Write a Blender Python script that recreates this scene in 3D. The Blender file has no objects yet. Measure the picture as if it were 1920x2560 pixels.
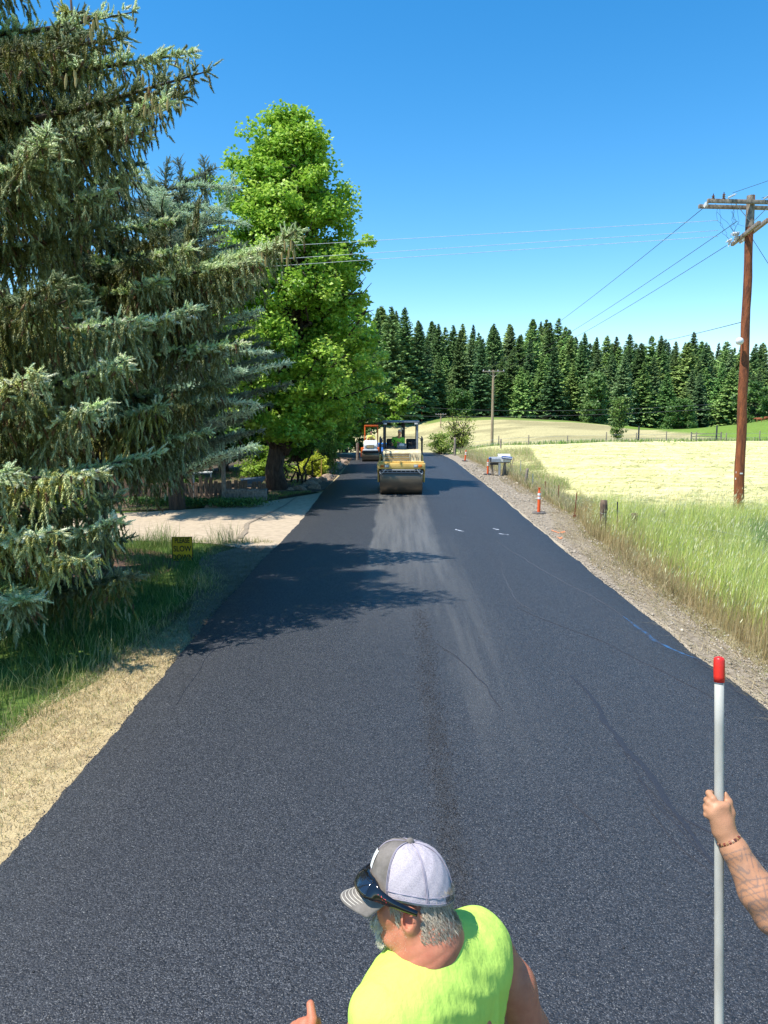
import bpy, bmesh, math, random
import numpy as np
from mathutils import Vector, Matrix, Euler
random.seed(7); R0 = np.random.RandomState(7)
PI = math.pi
scene = bpy.context.scene
COL = scene.collection
# ---------------------------------------------------------------- camera
FPX = 1849.0
PITCH = math.atan(250 / FPX); YAW = math.atan(26 / FPX); CAMZ = 3.4
cam = bpy.data.objects.new('camera', bpy.data.cameras.new('camera'))
COL.objects.link(cam); scene.camera = cam
cam.data.sensor_fit = 'VERTICAL'; cam.data.sensor_height = 36; cam.data.lens = 36 * FPX / 2560
cam.data.clip_end = 6000; cam.data.clip_start = 0.05
cam.location = (0, 0, CAMZ)
cam.rotation_euler = (PI / 2 - PITCH, 0, YAW)
CM = Euler((PI / 2 - PITCH, 0, YAW)).to_matrix()
def at(px, py, Y):
    "world point at distance Y along the road that the photograph shows at (px, py)"
    d = CM @ Vector((px - 960, -(py - 1280), -FPX))
    return Vector((0, 0, CAMZ)) + d * (Y / d.y)
# ---------------------------------------------------------------- light
SUN_EL = math.radians(63); SAZ = math.radians(27)          # sun to the left, a little behind the camera
sdir = Vector((-math.cos(SAZ) * math.cos(SUN_EL), -math.sin(SAZ) * math.cos(SUN_EL), math.sin(SUN_EL)))
sun = bpy.data.objects.new('sun', bpy.data.lights.new('sun', 'SUN')); COL.objects.link(sun)
sun.data.energy = 4.8; sun.data.angle = math.radians(0.53); sun.data.color = (1, 0.95, 0.86)
sun.rotation_euler = sdir.to_track_quat('Z', 'Y').to_euler(); sun.location = (0, 0, 60)
world = bpy.data.worlds.new('World'); scene.world = world; world.use_nodes = True
wn = world.node_tree.nodes; wl = world.node_tree.links
sky = wn.new('ShaderNodeTexSky'); sky.sky_type = 'NISHITA'; sky.sun_disc = False
sky.sun_elevation = SUN_EL; sky.sun_rotation = math.atan2(sdir.x, sdir.y)
sky.air_density = 1.0; sky.dust_density = 0.15; sky.ozone_density = 2.6; sky.altitude = 100
hs = wn.new('ShaderNodeHueSaturation'); hs.inputs['Saturation'].default_value = 1.38; hs.inputs['Value'].default_value = 1.30; hs.inputs['Hue'].default_value = 0.495
bg = wn['Background']; bg.inputs['Strength'].default_value = 0.115
wl.new(sky.outputs[0], hs.inputs['Color']); wl.new(hs.outputs[0], bg.inputs['Color'])
scene.view_settings.view_transform = 'Standard'; scene.view_settings.look = 'None'
scene.view_settings.gamma = 1; scene.view_settings.use_curve_mapping = False
scene.view_settings.exposure = 0.62
# ---------------------------------------------------------------- tagging
def tag(o, label=None, cat=None, group=None, kind=None):
    if label: o['label'] = label
    if cat: o['category'] = cat
    if group: o['group'] = group
    if kind: o['kind'] = kind
    return o
def empty(name, loc=(0, 0, 0), rz=0):
    o = bpy.data.objects.new(name, None); COL.objects.link(o)
    o.empty_display_size = 0.2; o.location = loc; o.rotation_euler = (0, 0, rz); return o
def link(name, me, mat=None, parent=None, loc=None, rot=None):
    o = bpy.data.objects.new(name, me); COL.objects.link(o)
    if mat is not None and len(me.materials) == 0: me.materials.append(mat)
    if parent is not None: o.parent = parent
    if loc is not None: o.location = loc
    if rot is not None: o.rotation_euler = rot
    return o
def children(o): return [c for c in bpy.data.objects if c.parent == o]
def copy_tree(o, parent=None):
    ch = list(o.children)
    c = o.copy(); COL.objects.link(c)
    if parent is not None: c.parent = parent
    for k in ch: copy_tree(k, c)
    return c
# ---------------------------------------------------------------- materials
def nodes(m): return m.node_tree.nodes, m.node_tree.links
def mat(name, col, rough=.8, col2=None, scale=6, bump=.25, bscale=60, metal=0, spec=.4, rnd=0, dist=.01,
        trans=0, vcol=False, detail=6, stretch=None, coat=0, thr=(.35, .65)):
    m = bpy.data.materials.new(name); m.use_nodes = True
    n, l = nodes(m); p = n['Principled BSDF']
    p.inputs['Roughness'].default_value = rough; p.inputs['Metallic'].default_value = metal
    p.inputs['Specular IOR Level'].default_value = spec
    if coat: p.inputs['Coat Weight'].default_value = coat
    tc = n.new('ShaderNodeTexCoord'); vec = tc.outputs['Object']
    if stretch:
        mp = n.new('ShaderNodeMapping'); mp.inputs['Scale'].default_value = stretch
        l.new(vec, mp.inputs[0]); vec = mp.outputs[0]
    nz = n.new('ShaderNodeTexNoise'); nz.inputs['Scale'].default_value = scale; nz.inputs['Detail'].default_value = detail
    nz.inputs['Roughness'].default_value = .6
    l.new(vec, nz.inputs['Vector'])
    rp = n.new('ShaderNodeMapRange'); rp.inputs[1].default_value = thr[0]; rp.inputs[2].default_value = thr[1]
    l.new(nz.outputs[0], rp.inputs[0])
    mx = n.new('ShaderNodeMix'); mx.data_type = 'RGBA'
    if col2 is None: col2 = tuple(c * .72 for c in col)
    mx.inputs[6].default_value = (*col2, 1); mx.inputs[7].default_value = (*col, 1)
    l.new(rp.outputs[0], mx.inputs[0]); out = mx.outputs[2]
    if vcol:
        va = n.new('ShaderNodeAttribute'); va.attribute_name = 'tint'
        mm = n.new('ShaderNodeMix'); mm.data_type = 'RGBA'; mm.blend_type = 'MULTIPLY'; mm.inputs[0].default_value = 1
        l.new(out, mm.inputs[6]); l.new(va.outputs['Color'], mm.inputs[7]); out = mm.outputs[2]
    if rnd:
        oi = n.new('ShaderNodeObjectInfo'); h = n.new('ShaderNodeHueSaturation')
        r1 = n.new('ShaderNodeMapRange'); r1.inputs[3].default_value = 1 - rnd; r1.inputs[4].default_value = 1 + rnd
        l.new(oi.outputs['Random'], r1.inputs[0]); l.new(r1.outputs[0], h.inputs['Value'])
        ml = n.new('ShaderNodeMath'); ml.operation = 'MULTIPLY'; ml.inputs[1].default_value = 7.31
        fr = n.new('ShaderNodeMath'); fr.operation = 'FRACT'
        r2 = n.new('ShaderNodeMapRange'); r2.inputs[3].default_value = .5 - rnd * .06; r2.inputs[4].default_value = .5 + rnd * .06
        l.new(oi.outputs['Random'], ml.inputs[0]); l.new(ml.outputs[0], fr.inputs[0]); l.new(fr.outputs[0], r2.inputs[0])
        l.new(r2.outputs[0], h.inputs['Hue']); l.new(out, h.inputs['Color']); out = h.outputs[0]
    l.new(out, p.inputs['Base Color'])
    if bump:
        b = n.new('ShaderNodeBump'); b.inputs['Strength'].default_value = bump; b.inputs['Distance'].default_value = dist
        n2 = n.new('ShaderNodeTexNoise'); n2.inputs['Scale'].default_value = bscale; n2.inputs['Detail'].default_value = 4
        l.new(vec, n2.inputs['Vector']); l.new(n2.outputs[0], b.inputs['Height']); l.new(b.outputs[0], p.inputs['Normal'])
    if trans:
        tr = n.new('ShaderNodeBsdfTranslucent'); ms = n.new('ShaderNodeMixShader'); ms.inputs[0].default_value = trans
        l.new(out, tr.inputs['Color']); l.new(p.outputs[0], ms.inputs[1]); l.new(tr.outputs[0], ms.inputs[2])
        l.new(ms.outputs[0], n['Material Output'].inputs['Surface'])
    m['p'] = 1
    return m
# ---------------------------------------------------------------- fast meshes
def npmesh(name, verts, quads=None, tris=None, tint=None, smooth=False):
    me = bpy.data.meshes.new(name)
    verts = np.asarray(verts, np.float32).reshape(-1, 3)
    me.vertices.add(len(verts)); me.vertices.foreach_set('co', verts.ravel())
    parts = []; sizes = []
    if quads is not None and len(quads): q = np.asarray(quads, np.int32).reshape(-1, 4); parts.append(q.ravel()); sizes += [4] * len(q)
    if tris is not None and len(tris): t = np.asarray(tris, np.int32).reshape(-1, 3); parts.append(t.ravel()); sizes += [3] * len(t)
    li = np.concatenate(parts); sizes = np.array(sizes, np.int32)
    me.loops.add(len(li)); me.loops.foreach_set('vertex_index', li)
    me.polygons.add(len(sizes))
    me.polygons.foreach_set('loop_start', np.concatenate([[0], np.cumsum(sizes)[:-1]]).astype(np.int32))
    me.polygons.foreach_set('loop_total', sizes)
    if tint is not None:
        ca = me.color_attributes.new('tint', 'FLOAT_COLOR', 'POINT')
        c = np.ones((len(verts), 4), np.float32); c[:, :3] = np.asarray(tint, np.float32).reshape(-1, 3)
        ca.data.foreach_set('color', c.ravel())
    me.update(calc_edges=True)
    if smooth: me.polygons.foreach_set('use_smooth', np.ones(len(sizes), bool))
    return me
def unit(v): return v / np.maximum(np.linalg.norm(v, axis=-1, keepdims=True), 1e-9)
class Soup:
    "collects raw faces of foliage"
    def __init__(s): s.v = []; s.q = []; s.t = []; s.c = []; s.n = 0
    def add(s, v, q=None, t=None, c=None):
        v = np.asarray(v).reshape(-1, 3)
        if q is not None: s.q.append(np.asarray(q).reshape(-1, 4) + s.n)
        if t is not None: s.t.append(np.asarray(t).reshape(-1, 3) + s.n)
        s.v.append(v); s.c.append(np.asarray(c).reshape(-1, 3) if c is not None else np.ones((len(v), 3))); s.n += len(v)
    def mesh(s, name, smooth=False):
        return npmesh(name, np.concatenate(s.v), np.concatenate(s.q) if s.q else None,
                      np.concatenate(s.t) if s.t else None, np.concatenate(s.c), smooth)
def add_leaves(S, pos, up, side, length, width, col):
    "diamond leaves folded on their midrib. up = leaf direction"
    N = len(pos); L = length[:, None]; W = width[:, None]
    nrm = unit(np.cross(up, side)); sd = unit(np.cross(nrm, up))
    v = np.stack([pos, pos + up * L * .45 + sd * W + nrm * W * .35, pos + up * L, pos + up * L * .45 - sd * W + nrm * W * .35], 1)
    q = np.arange(N * 4).reshape(N, 4)
    S.add(v, t=np.concatenate([q[:, [0, 1, 2]], q[:, [0, 2, 3]]]), c=np.repeat(col[:, None], 4, 1))
def rdir(n, rs=R0): return unit(rs.normal(size=(n, 3)))
def add_sprigs(S, pos, d, length, rad, k, col, tipcol=None, rs=R0, wid=.16):
    "needle sprays: k thin triangles round an axis"
    N = len(pos)
    a = unit(np.cross(d, rdir(N, rs))); b = np.cross(d, a)
    t = (np.arange(k) + rs.rand(N, k)) / k
    ang = rs.rand(N, k) * 6.283 + np.arange(k) * 2.4
    radial = a[:, None] * np.cos(ang)[..., None] + b[:, None] * np.sin(ang)[..., None]
    L = length[:, None, None]; Rr = rad[:, None, None]
    base = pos[:, None] + d[:, None] * (t[..., None] * L)
    tip = base + d[:, None] * (.55 * Rr + .18 * L * (t[..., None])) + radial * Rr * (1.05 - .45 * t[..., None])
    sdv = unit(np.cross(tip - base, radial + d[:, None])) * (wid * 1.7 * Rr + .002)
    lead = (tip - base) * .12
    v = np.stack([base - sdv - lead, base + sdv - lead, tip], 2)
    c = np.repeat(np.repeat(col[:, None, None], k, 1), 3, 2).copy()
    if tipcol is not None: c[:, :, 2] = tipcol[:, None]
    S.add(v, t=np.arange(N * k * 3), c=c)
def add_spindles(S, pos, d, length, rad, col, rs=R0):
    "plump three-sided twig bodies under the needles"
    N = len(pos); a = unit(np.cross(d, rdir(N, rs))); b = np.cross(d, a); vs = [pos]
    for k in range(3): an = k * 2.0944; vs.append(pos + d * (length * .38)[:, None] + (a * math.cos(an) + b * math.sin(an)) * rad[:, None])
    vs.append(pos + d * (length * 1.02)[:, None]); v = np.stack(vs, 1); i = (np.arange(N) * 5)[:, None, None]
    t = np.array([[0, 2, 1], [0, 3, 2], [0, 1, 3], [1, 2, 4], [2, 3, 4], [3, 1, 4]])
    S.add(v, t=i + t[None], c=np.repeat(col[:, None], 5, 1))
def add_tubes(S, a, b, ra, rb, n=5, col=(1, 1, 1)):
    "many tapered sticks"
    a = np.asarray(a, float).reshape(-1, 3); b = np.asarray(b, float).reshape(-1, 3); N = len(a)
    ra = np.broadcast_to(ra, (N,)); rb = np.broadcast_to(rb, (N,))
    d = unit(b - a); h = np.tile([0.0, 0.0, 1.0], (N, 1)); h[np.abs(d[:, 2]) > .9] = [1, 0, 0]
    u = unit(np.cross(d, h)); w = np.cross(d, u)
    an = np.arange(n) * 2 * PI / n
    ring = u[:, None] * np.cos(an)[None, :, None] + w[:, None] * np.sin(an)[None, :, None]
    v = np.concatenate([a[:, None] + ring * ra[:, None, None], b[:, None] + ring * rb[:, None, None]], 1)
    i = np.arange(n); q = np.stack([i, (i + 1) % n, (i + 1) % n + n, i + n], 1)
    S.add(v, q=(q[None] + (np.arange(N) * 2 * n)[:, None, None]), c=np.broadcast_to(np.array(col, float), (N * 2 * n, 3)))
def add_path(S, pts, rads, n=8, col=(1, 1, 1), cap=True):
    "one smooth tapered tube along points"
    pts = np.asarray(pts, float); m = len(pts); rads = np.broadcast_to(rads, (m,))
    t = unit(np.gradient(pts, axis=0)); h = np.array([0., 0, 1]) if abs(t[0, 2]) < .9 else np.array([0., 1, 0])
    u = unit(np.cross(t[0], h)); rings = []
    for i in range(m):
        u = u - t[i] * np.dot(u, t[i]); u = u / max(np.linalg.norm(u), 1e-9); w = np.cross(t[i], u)
        an = np.arange(n) * 2 * PI / n
        rings.append(pts[i] + (u[None] * np.cos(an)[:, None] + w[None] * np.sin(an)[:, None]) * rads[i])
    v = np.concatenate(rings + [pts[:1], pts[-1:]]); i = np.arange(n); q = []; tt = []
    for k in range(m - 1): q.append(np.stack([i, (i + 1) % n, (i + 1) % n + n, i + n], 1) + k * n)
    if cap:
        tt = np.concatenate([np.stack([(i + 1) % n, i, np.full(n, m * n)], 1), np.stack([i + (m - 1) * n, (i + 1) % n + (m - 1) * n, np.full(n, m * n + 1)], 1)])
    S.add(v, q=np.concatenate(q), t=tt if cap else None, c=np.broadcast_to(np.array(col, float), (len(v), 3)))
def tube(name, pts, rads, m, parent=None, n=8, smooth=True):
    S = Soup(); add_path(S, pts, rads, n); return link(name, S.mesh(name, smooth), m, parent)
def sheet(name, m, X, Y, Z, parent=None, smooth=True, mask=None):
    ny, nx = X.shape; v = np.stack([X, Y, Z], -1).reshape(-1, 3)
    i = (np.arange(ny - 1)[:, None] * nx + np.arange(nx - 1)[None]).ravel()
    if mask is not None: i = i[mask.ravel()]
    q = np.stack([i, i + 1, i + nx + 1, i + nx], 1)
    return link(name, npmesh(name, v, q, smooth=smooth), m, parent)
def fill_poly(name, m, pts, z, parent=None, thick=0):
    bm = bmesh.new(); vs = [bm.verts.new((x, y, z)) for x, y in pts]; f = bm.faces.new(vs)
    if f.normal.z < 0: f.normal_flip()
    bm.normal_update()
    me = bpy.data.meshes.new(name); bm.to_mesh(me); bm.free(); return link(name, me, m, parent)
def sprig_template(k=24, body=.5, seed=3):
    "one bottle-brush twig along +Z, unit length, unit radius"
    rs = np.random.RandomState(seed); S = Soup(); z = np.array([[0, 0, 1.0]])
    add_spindles(S, np.zeros((1, 3)), z, np.ones(1), np.array([body]), np.full((1, 3), .92), rs)
    t = (np.arange(k) + rs.rand(k)) / k * .97; an = np.arange(k) * 2.4 + rs.rand(k) * .5
    rad = np.stack([np.cos(an), np.sin(an), 0 * an], -1); base = z * t[:, None] + rad * (body * .45 * np.sin(np.pi * np.clip(t + .2, 0, 1)))[:, None]
    tip = z * (t + .16 + .08 * t)[:, None] + rad * (1.05 - .45 * t)[:, None] * rs.uniform(.8, 1.15, (k, 1)); sd = np.cross(rad, z) * .20
    S.add(np.stack([base - sd, base + sd, tip], 1), t=np.arange(3 * k), c=np.repeat(np.array([[.9] * 3, [.9] * 3, [1.35] * 3])[None], k, 0))
    return np.concatenate(S.v), np.concatenate(S.t), np.concatenate(S.c)
def sprig_cloud(name, m, parent, P, D, L, Rd, C, k=24, body=.5, rs=R0):
    "crown part: every twig is an instance of the twig held in the same mesh"
    tv, tt, tc = sprig_template(k, body); nt = len(tv); N = len(P)
    me = npmesh(name, np.concatenate([tv, P]), None, tt, np.concatenate([tc, C])); me.materials.append(m)
    a = unit(np.cross(D, rdir(N, rs))); b = np.cross(D, a); R = np.stack([a, b, D], 2)
    eul = np.stack([np.arctan2(R[:, 2, 1], R[:, 2, 2]), -np.arcsin(np.clip(R[:, 2, 0], -1, 1)), np.arctan2(R[:, 1, 0], R[:, 0, 0])], 1)
    def attr(n_, typ, data, key):
        at_ = me.attributes.new(n_, typ, 'POINT'); at_.data.foreach_set(key, np.ascontiguousarray(data, np.float32).ravel())
    attr('template', 'FLOAT', np.concatenate([np.ones(nt), np.zeros(N)]), 'value')
    attr('turn', 'FLOAT_VECTOR', np.concatenate([np.zeros((nt, 3)), eul]), 'vector')
    attr('size', 'FLOAT_VECTOR', np.concatenate([np.ones((nt, 3)), np.stack([Rd, Rd, L], 1)]), 'vector')
    attr('twig_tint', 'FLOAT_VECTOR', np.concatenate([np.ones((nt, 3)), C]), 'vector')
    o = link(name, me, None, parent); o['kind'] = 'stuff'; g = bpy.data.node_groups.get('twigs')
    if g is None:
        g = bpy.data.node_groups.new('twigs', 'GeometryNodeTree'); g.interface.new_socket('Geometry', in_out='INPUT', socket_type='NodeSocketGeometry'); g.interface.new_socket('Geometry', in_out='OUTPUT', socket_type='NodeSocketGeometry')
        n, l = g.nodes, g.links; gi = n.new('NodeGroupInput'); go = n.new('NodeGroupOutput'); sp = n.new('GeometryNodeSeparateGeometry'); sp.domain = 'POINT'
        def na(nm, ty): q = n.new('GeometryNodeInputNamedAttribute'); q.data_type = ty; q.inputs[0].default_value = nm; return q.outputs[0]
        cm_ = n.new('FunctionNodeCompare'); cm_.data_type = 'FLOAT'; cm_.operation = 'GREATER_THAN'; l.new(na('template', 'FLOAT'), cm_.inputs[0]); cm_.inputs[1].default_value = .5
        l.new(gi.outputs[0], sp.inputs[0]); l.new(cm_.outputs[0], sp.inputs[1]); ip = n.new('GeometryNodeInstanceOnPoints'); e2 = n.new('FunctionNodeEulerToRotation')
        l.new(sp.outputs[1], ip.inputs['Points']); l.new(sp.outputs[0], ip.inputs['Instance']); l.new(na('turn', 'FLOAT_VECTOR'), e2.inputs[0]); l.new(e2.outputs[0], ip.inputs['Rotation']); l.new(na('size', 'FLOAT_VECTOR'), ip.inputs['Scale'])
        l.new(ip.outputs[0], go.inputs[0])
    md = o.modifiers.new('twigs', 'NODES'); md.node_group = g; return o
# bmesh builder for machines
class MB:
    def __init__(s): s.bm = bmesh.new()
    def box(s, c, d, rot=None, bev=0.0, seg=2):
        r = bmesh.ops.create_cube(s.bm, size=1); vs = r['verts']
        M = Matrix.Translation(c) @ (Euler(rot).to_matrix().to_4x4() if rot else Matrix()) @ Matrix.Diagonal((*d, 1))
        bmesh.ops.transform(s.bm, matrix=M, verts=vs)
        if bev:
            es = list({e for v in vs for e in v.link_edges})
            bmesh.ops.bevel(s.bm, geom=es, offset=bev, segments=seg, affect='EDGES', profile=.5)
        return s
    def cyl(s, a, b, r1, r2=None, n=16, cap=True):
        a = Vector(a); b = Vector(b); r2 = r1 if r2 is None else r2; d = b - a
        M = Matrix.Translation((a + b) / 2) @ d.to_track_quat('Z', 'Y').to_matrix().to_4x4()
        bmesh.ops.create_cone(s.bm, cap_ends=cap, segments=n, radius1=r1, radius2=r2, depth=d.length, matrix=M); return s
    def sph(s, c, r, u=16, v=10, rot=None):
        r = (r, r, r) if not hasattr(r, '__len__') else r
        M = Matrix.Translation(c) @ (Euler(rot).to_matrix().to_4x4() if rot else Matrix()) @ Matrix.Diagonal((*r, 1))
        bmesh.ops.create_uvsphere(s.bm, u_segments=u, v_segments=v, radius=1, matrix=M); return s
    def prism(s, prof, x0, x1, axis='x', bev=0):
        "closed profile of (y,z) swept along x"
        A = []; B = []
        for (p, q) in prof:
            A.append(s.bm.verts.new((x0, p, q) if axis == 'x' else (p, x0, q) if axis == 'y' else (p, q, x0)))
            B.append(s.bm.verts.new((x1, p, q) if axis == 'x' else (p, x1, q) if axis == 'y' else (p, q, x1)))
        n = len(A); fs = [s.bm.faces.new(A), s.bm.faces.new(B[::-1])]
        for i in range(n): fs.append(s.bm.faces.new((A[i], B[i], B[(i + 1) % n], A[(i + 1) % n])))
        bmesh.ops.recalc_face_normals(s.bm, faces=fs)
        if bev:
            es = list({e for f in fs for e in f.edges}); bmesh.ops.bevel(s.bm, geom=es, offset=bev, segments=2, affect='EDGES', profile=.5)
        return s
    def torus(s, c, R, r, rot=(0, 0, 0), n=24, k=8):
        M = Matrix.Translation(c) @ Euler(rot).to_matrix().to_4x4(); vs = []
        for i in range(n):
            a = 2 * PI * i / n
            for j in range(k):
                b = 2 * PI * j / k
                vs.append(s.bm.verts.new(M @ Vector(((R + r * math.cos(b)) * math.cos(a), (R + r * math.cos(b)) * math.sin(a), r * math.sin(b)))))
        for i in range(n):
            for j in range(k):
                s.bm.faces.new((vs[i * k + j], vs[((i + 1) % n) * k + j], vs[((i + 1) % n) * k + (j + 1) % k], vs[i * k + (j + 1) % k]))
        return s
    def pipe(s, pts, r, n=8):
        S = Soup(); add_path(S, pts, r, n); me = S.mesh('tmp'); s.bm.from_mesh(me); bpy.data.meshes.remove(me); return s
    def build(s, name, m, parent=None, loc=None, rot=None, smooth=True, ang=35):
        me = bpy.data.meshes.new(name); s.bm.normal_update(); s.bm.to_mesh(me); s.bm.free()
        if smooth:
            me.polygons.foreach_set('use_smooth', np.ones(len(me.polygons), bool))
            try: me.set_sharp_from_angle(angle=math.radians(ang))
            except Exception: pass
        return link(name, me, m, parent, loc, rot)
# ---------------------------------------------------------------- implicit surfaces for bodies
def seg_d(P, a, b, ra, rb, sq=None):
    a = np.array(a, float); b = np.array(b, float); ab = b - a
    t = np.clip(((P - a) @ ab) / max(ab @ ab, 1e-12), 0, 1)
    q = P - (a + t[..., None] * ab)
    return np.sqrt((q * q).sum(-1)) - (ra + (rb - ra) * t)
def ell_d(P, c, r, Rm=None):
    q = P - np.array(c, float)
    if Rm is not None: q = q @ np.array(Rm)
    r = np.array(r, float); k0 = np.sqrt(((q / r) ** 2).sum(-1)); k1 = np.sqrt(((q / (r * r)) ** 2).sum(-1))
    return k0 * (k0 - 1) / np.maximum(k1, 1e-6)
def smin(a, b, k):
    h = np.maximum(k - np.abs(a - b), 0) / k
    return np.minimum(a, b) - h * h * k * .25
def smax(a, b, k): return -smin(-a, -b, k)
def nets(fn, lo, hi, h):
    lo = np.array(lo, float); hi = np.array(hi, float)
    n = np.ceil((hi - lo) / h).astype(int) + 1
    ax = [lo[i] + np.arange(n[i]) * h for i in range(3)]
    P = np.stack(np.meshgrid(*ax, indexing='ij'), -1).astype(np.float32)
    v = fn(P).astype(np.float32); s = v < 0
    m = tuple(k - 1 for k in v.shape)
    acc = np.zeros(m + (3,), np.float32); cnt = np.zeros(m, np.float32)
    for axis in range(3):
        o = [i for i in range(3) if i != axis]
        for da in (0, 1):
            for db in (0, 1):
                off = [0, 0, 0]; off[o[0]] = da; off[o[1]] = db; off2 = list(off); off2[axis] = 1
                A = v[tuple(slice(off[i], off[i] + m[i]) for i in range(3))]; B = v[tuple(slice(off2[i], off2[i] + m[i]) for i in range(3))]
                c = (A < 0) != (B < 0)
                t = np.where(c, A / np.where(c, A - B, 1), 0)
                for i in range(3): acc[..., i] += np.where(c, off[i] + (t if i == axis else 0), 0)
                cnt += c
    act = cnt > 0; idx = -np.ones(m, np.int64); idx[act] = np.arange(act.sum())
    cell = np.stack(np.nonzero(act), -1)
    verts = lo + (cell + acc[act] / cnt[act][:, None]) * h
    Q = []
    for axis in range(3):
        o = [(axis + 1) % 3, (axis + 2) % 3]
        A = s[tuple(slice(0, m[i]) if i == axis else slice(1, m[i]) for i in range(3))]
        B = s[tuple(slice(1, m[i] + 1) if i == axis else slice(1, m[i]) for i in range(3))]
        e = np.stack(np.nonzero(A != B), -1)
        if len(e) == 0: continue
        fl = A[tuple(e.T)]; e = e.copy(); e[:, o[0]] += 1; e[:, o[1]] += 1
        def g(d0, d1):
            k = e.copy(); k[:, o[0]] -= d0; k[:, o[1]] -= d1; return idx[tuple(k.T)]
        q = np.stack([g(1, 1), g(0, 1), g(0, 0), g(1, 0)], 1)
        q[~fl] = q[~fl][:, ::-1]; Q.append(q)
    return verts, np.concatenate(Q)
# ================================================================ TERRAIN
def sst(t): t = np.clip(t, 0, 1); return t * t * (3 - 2 * t)
HY = np.array([-60, 60, 85, 110, 150, 180, 230, 300, 420, 800, 2500.])
HX = np.array([-600, -60, -20, 3, 12, 25, 40, 56, 70, 90, 150, 900.])
HT = np.array([
    # -600 -60  -20   3    12    25    40    56    70    90   150  900
    [0, 0, 0, 0, 0, 0, 0, 0, 0, 0, 0, 0],
    [0, 0, 0, 0, 0, 0, 0, 0, 0, 0, 0, 0],
    [-1, -1, -1.3, -1.7, -.5, -.1, 0, .5, 1.8, 3.4, 5, 7],
    [-1, -2, -3.2, -3.6, -2.2, -.6, -.5, 2.0, 4.4, 6.8, 8.5, 10],
    [0, -1, -2.6, -3.0, -.6, .7, .4, -.6, 1.0, 5, 9, 11],
    [2, 1.5, 1, .8, 2.0, 2.0, 1.3, 0, -2, -1, 4, 10],
    [8, 8, 6, 5, 4.5, 4, 3.5, 2, 0, -1, 0, 6],
    [26, 24, 22, 20, 19, 18, 17, 14, 12, 9, 7, 8],
    [60, 55, 50, 46, 44, 40, 36, 32, 27, 22, 16, 14],
    [70, 65, 60, 56, 50, 46, 42, 38, 32, 26, 22, 20],
    [70, 65, 60, 56, 50, 46, 42, 38, 32, 26, 22, 20.]])
def H(x, y):
    x = np.asarray(x, float); y = np.asarray(y, float); x, y = np.broadcast_arrays(x, y)
    i = np.clip(np.searchsorted(HX, x) - 1, 0, len(HX) - 2); j = np.clip(np.searchsorted(HY, y) - 1, 0, len(HY) - 2)
    u = (x - HX[i]) / (HX[i + 1] - HX[i]); w = (y - HY[j]) / (HY[j + 1] - HY[j])
    u = .55 * u + .45 * sst(u); w = .35 * w + .65 * sst(w); u = np.clip(u, 0, 1); w = np.clip(w, 0, 1)
    return (HT[j, i] * (1 - u) + HT[j, i + 1] * u) * (1 - w) + (HT[j + 1, i] * (1 - u) + HT[j + 1, i + 1] * u) * w
_ng = R0.rand(64, 64)
def vn(x, y):
    "smooth value noise 0..1"
    x = np.asarray(x, float); y = np.asarray(y, float)
    i = np.floor(x).astype(int); j = np.floor(y).astype(int); u = sst(x - i); w = sst(y - j)
    g = lambda a, b: _ng[a % 64, b % 64]
    return (g(i, j) * (1 - u) + g(i + 1, j) * u) * (1 - w) + (g(i, j + 1) * (1 - u) + g(i + 1, j + 1) * u) * w
def fbm(x, y): return (vn(x, y) * .5 + vn(x * 2.1 + 5, y * 2.1 + 9) * .25 + vn(x * 4.3 + 1, y * 4.3 + 7) * .15 + vn(x * 9 + 3, y * 9) * .1)
M_ground = mat('ground', (1, 1, 1), .95, (.62, .62, .6), 3.5, .5, 18, dist=.05, vcol=True, spec=.1)
gx = np.concatenate([np.linspace(-600, -80, 18), np.arange(-76, 160, 2.0), np.linspace(165, 900, 22)])
gy = np.concatenate([np.linspace(-60, -12, 6), np.arange(-10, 250, 2.0), np.arange(254, 440, 6.0), np.linspace(450, 2500, 20)])
GX, GY = np.meshgrid(gx, gy); GZ = H(GX, GY)
c_green = np.array([.10, .16, .035]); c_hay = np.array([.56, .49, .25]); c_dirt = np.array([.13, .10, .065]); c_wood = np.array([.03, .035, .018])
c_lg = np.array([.20, .27, .07])
n = fbm(GX * .07, GY * .07)[..., None]; n2 = fbm(GX * .02 + 9, GY * .25)[..., None]
tint = np.broadcast_to(c_green, GX.shape + (3,)) * (.7 + .6 * n)
m = ((GY > 60) & (GX > np.where(GY > 92, -16, 6)))[..., None]
hay2 = c_hay * (.8 + .35 * n2) * (1 - .25 * (n > .55)) 
tint = np.where(m, hay2, tint)
m = ((GX > 6) & (GY > 83) & (GY < 94))[..., None]; tint = np.where(m, c_lg * (.8 + .4 * n), tint)
m = ((GX > 6) & (GY > 171) & (GY < 215))[..., None]; tint = np.where(m, c_lg * (.9 + .5 * n), tint)
m = ((GX > 42 + .10 * (GY - 90)) & (GY > 86) & (GY < 230))[..., None]; tint = np.where(m, np.array([.19, .29, .05]) * (.7 + .6 * n), tint)
m = (GY > 186 + 6 * (n[..., 0] - .5) - np.clip(GX - 60, 0, 40) * 0)[..., None]; tint = np.where(m, c_wood, tint)
m = ((GX > 2) & (GX < 9.5) & (GY < 62))[..., None]; tint = np.where(m, np.array([.30, .26, .15]) * (.7 + .5 * n), tint)
m = ((GX < -2) & (GY > 27) & (GY < 70))[..., None]; tint = np.where(m, c_dirt * (.6 + .6 * n), tint)
o = sheet('ground', M_ground, GX, GY, GZ); 
ca = o.data.color_attributes.new('tint', 'FLOAT_COLOR', 'POINT'); c4 = np.ones((GX.size, 4), np.float32); c4[:, :3] = tint.reshape(-1, 3); ca.data.foreach_set('color', c4.ravel())
tag(o, kind='structure')
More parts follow.
